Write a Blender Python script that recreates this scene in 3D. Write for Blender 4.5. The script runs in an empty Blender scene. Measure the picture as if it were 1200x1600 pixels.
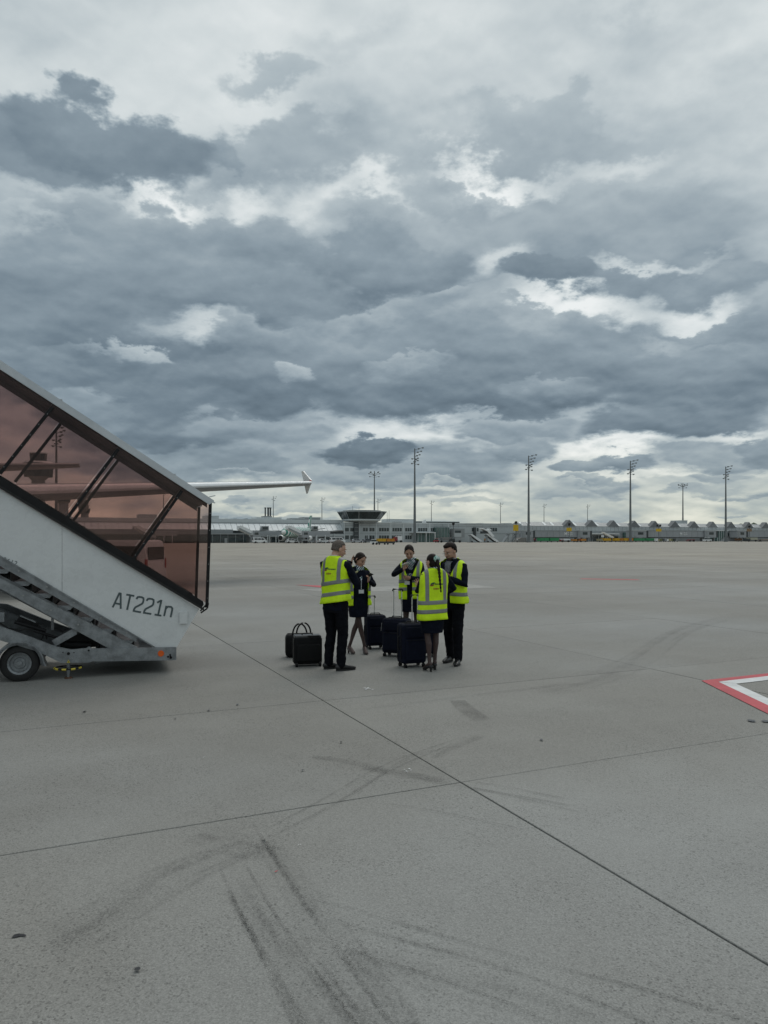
import bpy, bmesh, math, random
from mathutils import Vector, Matrix, noise
from mathutils.bvhtree import BVHTree
R = math.radians
random.seed(7)
scn = bpy.context.scene
COL = scn.collection

# ------------------------------------------------------------------ camera
CAMH, F, CX, HY = 1.89, 1150.0, 600.0, 840.0
cam_d = bpy.data.cameras.new('camera')
cam = bpy.data.objects.new('camera', cam_d); COL.objects.link(cam)
cam.location = (0, 0, CAMH); cam.rotation_euler = (R(90), 0, 0)
cam_d.sensor_fit = 'VERTICAL'; cam_d.sensor_height = 24.0; cam_d.lens = F/1600*24.0
cam_d.shift_y = (HY-800)/1600.0
cam_d.clip_start = 0.1; cam_d.clip_end = 12000
scn.camera = cam
scn.view_settings.view_transform = 'Standard'
scn.view_settings.look = 'None'
scn.view_settings.exposure = 0.0
scn.view_settings.gamma = 1.0
scn.view_settings.use_curve_mapping = False

# ------------------------------------------------------------------ sun
SUN_EL, SUN_AZ = 52, 20            # azimuth east of the viewing direction (+Y)
sd = bpy.data.lights.new('sun', 'SUN'); sd.energy = 1.0; sd.angle = R(35); sd.color = (1.0, .965, .91)
sun = bpy.data.objects.new('sun', sd); COL.objects.link(sun)
sv = Vector((math.sin(R(SUN_AZ))*math.cos(R(SUN_EL)), math.cos(R(SUN_AZ))*math.cos(R(SUN_EL)), math.sin(R(SUN_EL))))
sun.rotation_euler = sv.to_track_quat('Z', 'Y').to_euler()
sun.location = sv*50

# ------------------------------------------------------------------ world: overcast, broken cloud
world = bpy.data.worlds.new('World'); scn.world = world; world.use_nodes = True
NT = world.node_tree; NT.nodes.clear()
def nd(nt, t, **kw):
    n = nt.nodes.new(t)
    for k, v in kw.items():
        if k == 'inp':
            for i, x in v.items(): n.inputs[i].default_value = x
        else: setattr(n, k, v)
    return n
def mth(nt, op, a, b=None, c=None, clamp=False):
    n = nt.nodes.new('ShaderNodeMath'); n.operation = op; n.use_clamp = clamp
    for i, x in enumerate((a, b, c)):
        if x is None: continue
        if isinstance(x, (int, float)): n.inputs[i].default_value = x
        else: nt.links.new(x, n.inputs[i])
    return n.outputs[0]
def vmth(nt, op, a, b=None, scale=None):
    n = nt.nodes.new('ShaderNodeVectorMath'); n.operation = op
    for i, x in enumerate((a, b)):
        if x is None: continue
        if isinstance(x, (tuple, list)): n.inputs[i].default_value = x
        else: nt.links.new(x, n.inputs[i])
    if scale is not None:
        if isinstance(scale, (int, float)): n.inputs['Scale'].default_value = scale
        else: nt.links.new(scale, n.inputs['Scale'])
    return n.outputs['Value'] if op in ('LENGTH', 'DOT_PRODUCT') else n.outputs[0]
def smooth(nt, x, a, b, lo=0.0, hi=1.0):
    n = nt.nodes.new('ShaderNodeMapRange'); n.interpolation_type = 'SMOOTHSTEP'
    nt.links.new(x, n.inputs[0])
    for i, v in zip((1, 2, 3, 4), (a, b, lo, hi)):
        if isinstance(v, (int, float)): n.inputs[i].default_value = v
        else: nt.links.new(v, n.inputs[i])
    return n.outputs[0]
def noise_tex(nt, vec, scale, detail=5, rough=.55, dist=0, w=None):
    n = nt.nodes.new('ShaderNodeTexNoise')
    n.inputs['Scale'].default_value = scale; n.inputs['Detail'].default_value = detail
    n.inputs['Roughness'].default_value = rough; n.inputs['Distortion'].default_value = dist
    nt.links.new(vec, n.inputs['Vector'])
    return n
def lin(c):
    return tuple(((x/255)/12.92 if x/255 <= .04045 else ((x/255+.055)/1.055)**2.4) for x in c)+(1,)

tc = nd(NT, 'ShaderNodeTexCoord')
dirv = tc.outputs['Generated']
sep = nd(NT, 'ShaderNodeSeparateXYZ'); NT.links.new(dirv, sep.inputs[0])
az = mth(NT, 'ARCTAN2', sep.outputs[0], sep.outputs[1])
el = mth(NT, 'ARCSINE', sep.outputs[2])
# cloud-deck coordinates: direction projected on a layer overhead (foreshortens to the horizon)
zz = mth(NT, 'ADD', mth(NT, 'ABSOLUTE', sep.outputs[2]), .30)
cx = mth(NT, 'DIVIDE', sep.outputs[0], zz); cy = mth(NT, 'DIVIDE', sep.outputs[1], zz)
cmb = nd(NT, 'ShaderNodeCombineXYZ'); NT.links.new(cx, cmb.inputs[0]); NT.links.new(cy, cmb.inputs[1])
P = cmb.outputs[0]
q0 = nd(NT, 'ShaderNodeCombineXYZ'); NT.links.new(az, q0.inputs[0]); NT.links.new(el, q0.inputs[1])
q0 = q0.outputs[0]
# direction-space coordinate, compressed vertically close to the horizon (small flat puffs there)
amp = mth(NT, 'ADD', mth(NT, 'MULTIPLY', mth(NT, 'MAXIMUM', el, 0.0), .62), .050)   # feature size grows with elevation
PL = P
wA = noise_tex(NT, PL, 3.6, 6, .52).outputs['Color']
wB = noise_tex(NT, vmth(NT, 'ADD', PL, (7.3, 2.1, 4.4)), 13.0, 5, .60).outputs['Color']
wa = vmth(NT, 'SCALE', vmth(NT, 'SUBTRACT', wA, (.5, .5, .5)), scale=mth(NT, 'MULTIPLY', amp, .62))
wb = vmth(NT, 'SCALE', vmth(NT, 'SUBTRACT', wB, (.5, .5, .5)), scale=mth(NT, 'MULTIPLY', amp, .22))
q = vmth(NT, 'ADD', vmth(NT, 'ADD', q0, wa), wb)
# fine field that lights the billows from above (difference along elevation)
nf = noise_tex(NT, PL, 5.2, 6, .48).outputs[0]
nf2 = noise_tex(NT, vmth(NT, 'MULTIPLY', PL, (.994, .985, 1)), 5.2, 6, .48).outputs[0]
emb = mth(NT, 'SUBTRACT', nf, nf2)
nmid = noise_tex(NT, vmth(NT, 'ADD', PL, (3.1, 9.2, 1.7)), 2.6, 5, .50, .3).outputs[0]
nbig = noise_tex(NT, vmth(NT, 'ADD', PL, (13.1, 5.2, 8.7)), 1.1, 4, .5).outputs[0]

# base deck brightness (display grey 0..1)
base = nd(NT, 'ShaderNodeValToRGB'); cr = base.color_ramp
cr.interpolation = 'B_SPLINE'
for i, (p_, v_) in enumerate([(0.0, .78), (.05, .75), (.09, .64), (.15, .48), (.22, .52), (.29, .62), (.36, .70), (.46, .78), (1.0, .80)]):
    e = cr.elements[i] if i < 2 else cr.elements.new(p_)
    e.position = p_; e.color = (v_, v_, v_, 1)
NT.links.new(mth(NT, 'DIVIDE', mth(NT, 'ADD', el, 0.0), 1.35), base.inputs[0])
L = base.outputs[0]
L = mth(NT, 'ADD', L, mth(NT, 'MULTIPLY', mth(NT, 'SUBTRACT', nbig, .5), .30))
L = mth(NT, 'ADD', L, mth(NT, 'MULTIPLY', smooth(NT, nmid, .34, .68, -.5, .5), .20))

# node group: one cloud body laid over what is behind it
g = bpy.data.node_groups.new('cloud_body', 'ShaderNodeTree')
for nm, ty in (('L', 'NodeSocketFloat'), ('Q', 'NodeSocketVector'), ('C', 'NodeSocketVector'), ('S', 'NodeSocketVector'),
               ('Top', 'NodeSocketFloat'), ('Base', 'NodeSocketFloat'), ('Op', 'NodeSocketFloat'), ('Soft', 'NodeSocketFloat'), ('Edge', 'NodeSocketFloat')):
    g.interface.new_socket(nm, in_out='INPUT', socket_type=ty)
g.interface.new_socket('L', in_out='OUTPUT', socket_type='NodeSocketFloat')
g.interface.new_socket('Q', in_out='OUTPUT', socket_type='NodeSocketVector')
gi = g.nodes.new('NodeGroupInput'); go = g.nodes.new('NodeGroupOutput')
t = vmth(g, 'MULTIPLY_ADD', gi.outputs['Q'], gi.outputs['S']); g.links.new(gi.outputs['C'], t.node.inputs[2])
ln = vmth(g, 'LENGTH', t)
fs = g.nodes.new('ShaderNodeSeparateXYZ'); g.links.new(t, fs.inputs[0])
def mr(x, a, b, lo, hi, kind='LINEAR'):
    n = g.nodes.new('ShaderNodeMapRange'); n.interpolation_type = kind; g.links.new(x, n.inputs[0])
    for i, v in zip((1, 2, 3, 4), (a, b, lo, hi)):
        if isinstance(v, (int, float)): n.inputs[i].default_value = v
        else: g.links.new(v, n.inputs[i])
    return n.outputs[0]
edge = mr(fs.outputs[1], -.7, .3, gi.outputs['Soft'], gi.outputs['Edge'])
al = mr(ln, 1.0, edge, 0.0, gi.outputs['Op'], 'SMOOTHSTEP')
lum = mr(fs.outputs[1], -.5, .8, gi.outputs['Base'], gi.outputs['Top'])
mx = g.nodes.new('ShaderNodeMix'); mx.data_type = 'FLOAT'
g.links.new(al, mx.inputs[0]); g.links.new(gi.outputs['L'], mx.inputs[2]); g.links.new(lum, mx.inputs[3])
g.links.new(mx.outputs[0], go.inputs[0])
# (the coordinate is handed on through each body, so that they are evaluated one after the other)
qn = vmth(g, 'MULTIPLY_ADD', mx.outputs[0], (1e-7, 1e-7, 1e-7)); g.links.new(gi.outputs['Q'], qn.node.inputs[2])
g.links.new(qn, go.inputs[1])

def cloud(L, px, py, rx, ry, top, bs, op=.9, soft=1.0):
    global q
    a = math.atan((px-CX)/F); e = math.atan((HY-py)/F*math.cos(a))
    k = math.cos(a)
    n = NT.nodes.new('ShaderNodeGroup'); n.node_tree = g
    NT.links.new(L, n.inputs['L']); NT.links.new(q, n.inputs['Q'])
    sx, sy = F/(rx*k*k), F/(ry*k)
    n.inputs['C'].default_value = (-a*sx, -e*sy, 0)
    n.inputs['S'].default_value = (sx, sy, 0)
    n.inputs['Top'].default_value = top; n.inputs['Base'].default_value = bs
    n.inputs['Op'].default_value = op; n.inputs['Soft'].default_value = 1-min(.95, .62*soft)
    n.inputs['Edge'].default_value = .74 if soft <= 1 else (.6 if soft <= 1.25 else .05)
    q = n.outputs[1]
    return n.outputs[0]
CL = [ # px, py, rx, ry, top, base, opacity, softness
 (330, 40, 460, 110, .84, .80, .7, 2), (1000, 190, 340, 130, .68, .62, .8, 2), (700, 150, 260, 90, .76, .72, .7, 2), (1000, 40, 200, 60, .66, .64, .6, 2),
 (450, 115, 120, 34, .66, .60, .8, 1.2), (560, 60, 160, 40, .70, .68, .5, 2), (400, 245, 240, 52, .62, .52, .85, 1.2), (840, 210, 200, 40, .64, .58, .7, 1.2),
 (60, 262, 150, 30, .95, .92, .9, 2), (250, 302, 90, 22, .95, .92, .95, 2), (360, 320, 60, 40, .92, .88, .9, 2), (470, 340, 110, 34, .86, .82, .8, 2),
 (770, 275, 170, 26, 1.0, .96, .95, 2), (580, 312, 150, 26, .92, .88, .8, 2), (985, 240, 130, 26, .84, .80, .8, 2), (780, 410, 90, 60, .90, .86, .8, 2),
 (720, 300, 120, 20, .64, .58, .8, 1.2), (900, 350, 330, 56, .62, .54, .85, 1.2), (640, 350, 130, 36, .66, .58, .8, 1.1),
 (330, 225, 60, 26, .56, .46, .8, .8), (60, 230, 170, 64, .46, .40, .95, .7), (165, 205, 175, 68, .44, .36, .95, .5),
 (240, 360, 200, 50, .60, .46, .85, .9), (50, 375, 150, 44, .70, .52, .85, .8), (200, 420, 220, 70, .54, .42, .9, .9), (400, 400, 120, 44, .58, .44, .9, .8), (60, 450, 160, 44, .50, .38, .8, .9),
 (900, 488, 220, 44, 1.0, .96, .95, 2), (1090, 482, 110, 30, .94, .9, .9, 2), (1000, 405, 200, 16, .84, .82, .8, 2), (1180, 560, 60, 20, .82, .8, .7, 2),
 (640, 500, 240, 40, .60, .50, .8, 1.1), (620, 418, 158, 54, .54, .38, .97, .6), (865, 437, 92, 34, .46, .38, .97, .55), (985, 432, 62, 24, .52, .44, .9, .8), (1125, 430, 120, 30, .54, .45, .92, .8),
 (120, 510, 330, 66, .46, .34, .9, 1), (330, 512, 150, 28, .88, .74, .85, 2), (430, 470, 130, 30, .46, .40, .8, 1),
 (1120, 512, 160, 26, .58, .46, .9, .8), (790, 530, 170, 34, .60, .46, .9, .8), (1010, 532, 120, 18, .78, .70, .7, 2),
 (600, 560, 260, 56, .54, .40, .92, .8), (420, 540, 110, 34, .58, .42, .85, .8), (100, 588, 120, 22, .78, .66, .8, 2), (200, 590, 110, 36, .68, .46, .9, .7), (900, 560, 180, 44, .52, .38, .9, .7),
 (230, 560, 60, 26, .74, .50, .85, .7), (560, 500, 90, 30, .66, .46, .85, .7), (700, 480, 70, 24, .64, .48, .8, .7), (330, 610, 300, 52, .42, .26, .95, .8), (50, 600, 110, 40, .44, .34, .85, .8), (1120, 592, 190, 62, .50, .34, .97, .6),
 (470, 588, 50, 22, .68, .46, .92, .6), (740, 620, 330, 44, .42, .29, .95, .8), (640, 585, 80, 24, .62, .42, .85, .65), (860, 610, 90, 24, .56, .38, .85, .65), (250, 665, 190, 62, .38, .30, .95, .9),
 (1050, 662, 170, 40, .40, .31, .97, .6), (130, 650, 90, 36, .56, .40, .75, .8),
 (640, 676, 300, 24, .90, .86, .9, 2), (400, 678, 140, 30, .56, .42, .85, .9), (800, 668, 110, 22, .60, .44, .9, .7), (960, 694, 200, 20, 1.0, .96, .95, 2),
 (1150, 682, 110, 16, .94, .9, .9, 2), (290, 735, 210, 34, .46, .40, .9, 1),
 (700, 735, 130, 34, .52, .42, .92, .8), (580, 742, 130, 26, .58, .48, .9, .8), (1010, 740, 260, 9, .90, .86, .8, 2),
 (815, 702, 66, 26, .56, .42, .97, .6), (970, 720, 54, 20, .48, .40, .97, .55), (902, 730, 48, 15, .52, .42, .95, .6), (1100, 712, 90, 20, .60, .48, .92, .7), (1185, 705, 40, 26, .52, .40, .95, .6),
 (575, 706, 92, 24, .34, .28, 1, .5),
 (960, 760, 46, 19, .60, .50, .92, .6), (875, 774, 56, 12, .66, .54, .9, .7), (1090, 768, 80, 11, .64, .56, .85, .8), (650, 774, 150, 9, .62, .56, .8, 1.1),
 (1120, 742, 60, 12, .60, .53, .85, .8), (740, 790, 90, 7, .66, .62, .75, 1.1), (420, 790, 110, 7, .66, .62, .7, 1.1),
]
rs = random.Random(3)
for i in range(16):
    CL.append((rs.uniform(330, 1200), rs.uniform(745, 818), rs.uniform(26, 70), rs.uniform(4, 9), rs.uniform(.60, .72), .50, .85, .9))
lift = lambda v: v+(.60-v)*.26 if v < .60 else v
for c_ in CL: L = cloud(L, *c_[:4], lift(c_[4]), lift(c_[5]), *c_[6:])
L = mth(NT, 'ADD', L, mth(NT, 'MULTIPLY', emb, .36))
L = mth(NT, 'ADD', L, mth(NT, 'MULTIPLY', mth(NT, 'SUBTRACT', nf, .5), .10))
L = mth(NT, 'ADD', mth(NT, 'MULTIPLY', mth(NT, 'SUBTRACT', L, .55), 1.08), .575)
cr2n = nd(NT, 'ShaderNodeValToRGB'); cr = cr2n.color_ramp
st = [(0.0, (48, 60, 70)), (.28, (82, 98, 110)), (.42, (112, 128, 140)), (.55, (141, 156, 166)), (.7, (175, 187, 193)), (.85, (209, 217, 219)), (1.0, (238, 242, 242))]
for i, (p_, c_) in enumerate(st):
    e = cr.elements[i] if i < 2 else cr.elements.new(p_)
    e.position = p_; e.color = lin(c_)
NT.links.new(L, cr2n.inputs[0])
# warm light low down, only where the cloud is thin
warm = mth(NT, 'MULTIPLY', smooth(NT, el, .0, .16, 1, 0), smooth(NT, L, .52, .8, .25, 1))
mw = nd(NT, 'ShaderNodeMix', data_type='RGBA', blend_type='MULTIPLY')
NT.links.new(warm, mw.inputs[0]); NT.links.new(cr2n.outputs[0], mw.inputs[6]); mw.inputs[7].default_value = (1.05, 1.0, .86, 1)
# the clear-sky light above the deck (a little comes through)
sky = nd(NT, 'ShaderNodeTexSky', sky_type='NISHITA', sun_disc=False, sun_elevation=R(SUN_EL), sun_rotation=R(SUN_AZ))
bg1 = nd(NT, 'ShaderNodeBackground'); NT.links.new(sky.outputs[0], bg1.inputs[0]); bg1.inputs[1].default_value = .05
bg2 = nd(NT, 'ShaderNodeBackground'); NT.links.new(mw.outputs[2], bg2.inputs[0]); bg2.inputs[1].default_value = 1.0
ms = nd(NT, 'ShaderNodeMixShader'); ms.inputs[0].default_value = .97
NT.links.new(bg1.outputs[0], ms.inputs[1]); NT.links.new(bg2.outputs[0], ms.inputs[2])
wo = nd(NT, 'ShaderNodeOutputWorld'); NT.links.new(ms.outputs[0], wo.inputs[0])

world.cycles.sampling_method = 'MANUAL'; world.cycles.sample_map_resolution = 256

# ================================================================== helpers
MATS = {}
def mat(name, col, rough=.6, metal=0.0, var=.10, scale=6.0, bump=0.0, bscale=40.0, spec=.5, dirt=0.0, coat=0.0, vcol=None, stretch=(1, 1, 1)):
    """procedural surface: base colour broken up by two noises, roughness varied, optional fine relief and grime"""
    if name in MATS: return MATS[name]
    m = bpy.data.materials.new(name); m.use_nodes = True; nt = m.node_tree
    b = nt.nodes['Principled BSDF']
    tcn = nt.nodes.new('ShaderNodeTexCoord'); v = tcn.outputs['Object']
    if stretch != (1, 1, 1): v = vmth(nt, 'MULTIPLY', v, stretch)
    n1 = noise_tex(nt, v, scale, 4, .6).outputs[0]; n2 = noise_tex(nt, v, scale*7.3, 3, .6).outputs[0]
    f = mth(nt, 'ADD', mth(nt, 'MULTIPLY', n1, .65), mth(nt, 'MULTIPLY', n2, .35))
    k = smooth(nt, f, .32, .68, 1-var, 1+var)
    c = col if len(col) == 4 else tuple(col)+(1,)
    rgb = nt.nodes.new('ShaderNodeRGB'); rgb.outputs[0].default_value = c
    out = vmth(nt, 'SCALE', rgb.outputs[0], scale=k)
    if vcol:
        mxv = nd(nt, 'ShaderNodeMix', data_type='RGBA'); nt.links.new(smooth(nt, n1, .45, .62), mxv.inputs[0])
        nt.links.new(out, mxv.inputs[6]); mxv.inputs[7].default_value = tuple(vcol)+(1,); out = mxv.outputs[2]
    if dirt > 0:
        dn = noise_tex(nt, v, scale*.8, 6, .7).outputs[0]
        mxd = nd(nt, 'ShaderNodeMix', data_type='RGBA'); nt.links.new(smooth(nt, dn, .5, .75, 0, dirt), mxd.inputs[0])
        nt.links.new(out, mxd.inputs[6]); mxd.inputs[7].default_value = (.07, .065, .055, 1); out = mxd.outputs[2]
    nt.links.new(out, b.inputs['Base Color'])
    nt.links.new(smooth(nt, n2, .3, .7, max(.03, rough-.10), min(1, rough+.10)), b.inputs['Roughness'])
    b.inputs['Metallic'].default_value = metal
    b.inputs['Specular IOR Level'].default_value = spec
    b.inputs['Coat Weight'].default_value = coat
    if bump:
        bp = nt.nodes.new('ShaderNodeBump'); bp.inputs['Strength'].default_value = bump; bp.inputs['Distance'].default_value = .01
        nt.links.new(noise_tex(nt, v, bscale, 4, .6).outputs[0], bp.inputs['Height']); nt.links.new(bp.outputs[0], b.inputs['Normal'])
    MATS[name] = m; return m
def glass_mat(name, tint, gloss=.08, rough=.03):
    if name in MATS: return MATS[name]
    m = bpy.data.materials.new(name); m.use_nodes = True; nt = m.node_tree; nt.nodes.clear()
    tr = nd(nt, 'ShaderNodeBsdfTransparent'); 
    tcn = nt.nodes.new('ShaderNodeTexCoord')
    ns = noise_tex(nt, tcn.outputs['Object'], 1.3, 5, .6).outputs[0]
    rgb = nt.nodes.new('ShaderNodeRGB'); rgb.outputs[0].default_value = tuple(tint)+(1,)
    nt.links.new(vmth(nt, 'SCALE', rgb.outputs[0], scale=smooth(nt, ns, .3, .7, .95, 1.05)), tr.inputs[0])
    gl = nd(nt, 'ShaderNodeBsdfGlossy'); gl.inputs['Roughness'].default_value = rough
    fr = nd(nt, 'ShaderNodeFresnel'); fr.inputs[0].default_value = 1.5
    mxs = nd(nt, 'ShaderNodeMixShader'); nt.links.new(mth(nt, 'MULTIPLY', fr.outputs[0], gloss/.08, clamp=True), mxs.inputs[0])
    nt.links.new(tr.outputs[0], mxs.inputs[1]); nt.links.new(gl.outputs[0], mxs.inputs[2])
    # film of dust
    df = nd(nt, 'ShaderNodeBsdfDiffuse'); df.inputs[0].default_value = (.22, .17, .15, 1)
    mx2 = nd(nt, 'ShaderNodeMixShader'); nt.links.new(smooth(nt, ns, .3, .75, .03, .09), mx2.inputs[0])
    nt.links.new(mxs.outputs[0], mx2.inputs[1]); nt.links.new(df.outputs[0], mx2.inputs[2])
    o = nd(nt, 'ShaderNodeOutputMaterial'); nt.links.new(mx2.outputs[0], o.inputs[0])
    MATS[name] = m; return m

def G(px, py, z=0.0):
    Y = (CAMH-z)*F/(py-HY); return Vector(((px-CX)/F*Y, Y, z))
def W(px, py, Y): return Vector(((px-CX)/F*Y, Y, CAMH-(py-HY)/F*Y))

def tag(o, label=None, cat=None, group=None, kind=None):
    if label: o['label'] = label
    if cat: o['category'] = cat
    if group: o['group'] = group
    if kind: o['kind'] = kind
    return o
def empty(name, loc=(0, 0, 0), rz=0.0, label=None, cat=None, group=None):
    o = bpy.data.objects.new(name, None); COL.objects.link(o); o.location = loc; o.rotation_euler = (0, 0, rz)
    o.empty_display_size = .2
    return tag(o, label, cat, group)
def link(name, me, parent=None, mats=()):
    o = bpy.data.objects.new(name, me); COL.objects.link(o)
    if parent is not None: o.parent = parent
    for m in mats: me.materials.append(m)
    return o
def build(name, bm, m, parent=None, smooth_=False, bevel=0):
    if bevel:
        bmesh.ops.bevel(bm, geom=[e for e in bm.edges if e.is_manifold and e.calc_face_angle(0) > .6], offset=bevel, segments=2, affect='EDGES', profile=.6)
    bmesh.ops.recalc_face_normals(bm, faces=bm.faces[:])
    me = bpy.data.meshes.new(name); bm.to_mesh(me); bm.free()
    if smooth_:
        for p in me.polygons: p.use_smooth = True
        if smooth_ == 'auto':
            try: me.set_sharp_from_angle(angle=R(38))
            except Exception: pass
    return link(name, me, parent, m if isinstance(m, (list, tuple)) else [m])
def copy_tree(o, parent=None):
    c = o.copy(); COL.objects.link(c)
    if parent is not None: c.parent = parent
    for ch in list(o.children): copy_tree(ch, c)
    return c
def box(bm, x0, x1, y0, y1, z0, z1, mi=0):
    vs = [bm.verts.new((x, y, z)) for z in (z0, z1) for x, y in ((x0, y0), (x1, y0), (x1, y1), (x0, y1))]
    for f in ((3, 2, 1, 0), (4, 5, 6, 7), (0, 1, 5, 4), (1, 2, 6, 5), (2, 3, 7, 6), (3, 0, 4, 7)):
        fc = bm.faces.new([vs[i] for i in f]); fc.material_index = mi
def prism(bm, pts, axis, a, b):
    """pts: outline in the two other axes; extruded along axis from a to b"""
    def mk(p, t):
        if axis == 'x': return (t, p[0], p[1])
        if axis == 'y': return (p[0], t, p[1])
        return (p[0], p[1], t)
    A = [bm.verts.new(mk(p, a)) for p in pts]; B = [bm.verts.new(mk(p, b)) for p in pts]
    n = len(pts); bm.faces.new(A[::-1]); bm.faces.new(B)
    for i in range(n): bm.faces.new((A[i], A[(i+1) % n], B[(i+1) % n], B[i]))
def tube(bm, pts, rads, seg=12, ref=None, cap=True, mi=0):
    """sweep; rads: number or (across, along-normal); round ends"""
    pts = [Vector(p) for p in pts]; rads = [(r, r) if isinstance(r, (int, float)) else r for r in rads]
    n = len(pts); T = []
    for i in range(n):
        a = pts[max(0, i-1)]; b = pts[min(n-1, i+1)]; T.append((b-a).normalized())
    rf = Vector(ref) if ref else (Vector((1, 0, 0)) if abs(T[0].x) < .8 else Vector((0, 0, 1)))
    rings = []
    def ring(c, t, ra, rb):
        S = (rf-t*rf.dot(t)).normalized(); N = t.cross(S)
        return [bm.verts.new(c+S*(math.cos(2*math.pi*k/seg)*ra)+N*(math.sin(2*math.pi*k/seg)*rb)) for k in range(seg)]
    if cap:
        r = min(rads[0]); rings.append(ring(pts[0]-T[0]*r*.85, T[0], rads[0][0]*.45, rads[0][1]*.45)); rings.append(ring(pts[0]-T[0]*r*.5, T[0], rads[0][0]*.84, rads[0][1]*.84))
    for i in range(n): rings.append(ring(pts[i], T[i], *rads[i]))
    if cap:
        r = min(rads[-1]); rings.append(ring(pts[-1]+T[-1]*r*.5, T[-1], rads[-1][0]*.84, rads[-1][1]*.84)); rings.append(ring(pts[-1]+T[-1]*r*.85, T[-1], rads[-1][0]*.45, rads[-1][1]*.45))
    for a, b in zip(rings, rings[1:]):
        for k in range(seg):
            f = bm.faces.new((a[k], a[(k+1) % seg], b[(k+1) % seg], b[k])); f.material_index = mi
    for rg, rev in ((rings[0], True), (rings[-1], False)):
        f = bm.faces.new(rg[::-1] if rev else rg); f.material_index = mi
def cyl(bm, p0, p1, r0, r1=None, seg=10, mi=0):
    r1 = r0 if r1 is None else r1
    p0 = Vector(p0); p1 = Vector(p1); t = (p1-p0).normalized()
    rf = Vector((0, 0, 1)) if abs(t.z) < .9 else Vector((1, 0, 0))
    S = (rf-t*rf.dot(t)).normalized(); N = t.cross(S)
    A, B = ([bm.verts.new(c+S*(math.cos(2*math.pi*(k+.5)/seg)*r)+N*(math.sin(2*math.pi*(k+.5)/seg)*r)) for k in range(seg)] for c, r in ((p0, r0), (p1, r1)))
    for k in range(seg):
        f = bm.faces.new((A[k], A[(k+1) % seg], B[(k+1) % seg], B[k])); f.material_index = mi
    bm.faces.new(A[::-1]).material_index = mi; bm.faces.new(B).material_index = mi
def bar(bm, p0, p1, w, h, up=(0, 0, 1)):
    """rectangular bar between two points; w across, h along 'up'"""
    p0 = Vector(p0); p1 = Vector(p1); t = (p1-p0).normalized(); u = Vector(up); u = (u-t*u.dot(t)).normalized(); s = t.cross(u)
    vs = [bm.verts.new(p+s*(a*w/2)+u*(b*h/2)) for p in (p0, p1) for a, b in ((-1, -1), (1, -1), (1, 1), (-1, 1))]
    for f in ((3, 2, 1, 0), (4, 5, 6, 7), (0, 1, 5, 4), (1, 2, 6, 5), (2, 3, 7, 6), (3, 0, 4, 7)): bm.faces.new([vs[i] for i in f])
def ell(bm, c, r, M=None, u=14, v=10, mi=0):
    mtx = Matrix.Translation(Vector(c)) @ (M.to_4x4() if M else Matrix()) @ Matrix.Diagonal((r[0], r[1], r[2], 1))
    g0 = bmesh.ops.create_uvsphere(bm, u_segments=u, v_segments=v, radius=1, matrix=mtx)
    for f in {f for vv in g0['verts'] for f in vv.link_faces}: f.material_index = mi
def text_mesh(s, size, extrude=.002, align='LEFT', space=1.0, offset=0.0):
    cu = bpy.data.curves.new('lettering', 'FONT'); cu.body = s; cu.size = size; cu.extrude = extrude; cu.align_x = align
    cu.space_character = space; cu.offset = offset; cu.resolution_u = 6
    o = bpy.data.objects.new('lettering', cu); COL.objects.link(o)
    dg = bpy.context.evaluated_depsgraph_get(); me = bpy.data.meshes.new_from_object(o.evaluated_get(dg))
    bpy.data.objects.remove(o); bpy.data.curves.remove(cu); return me
def BM(): return bmesh.new()

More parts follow.
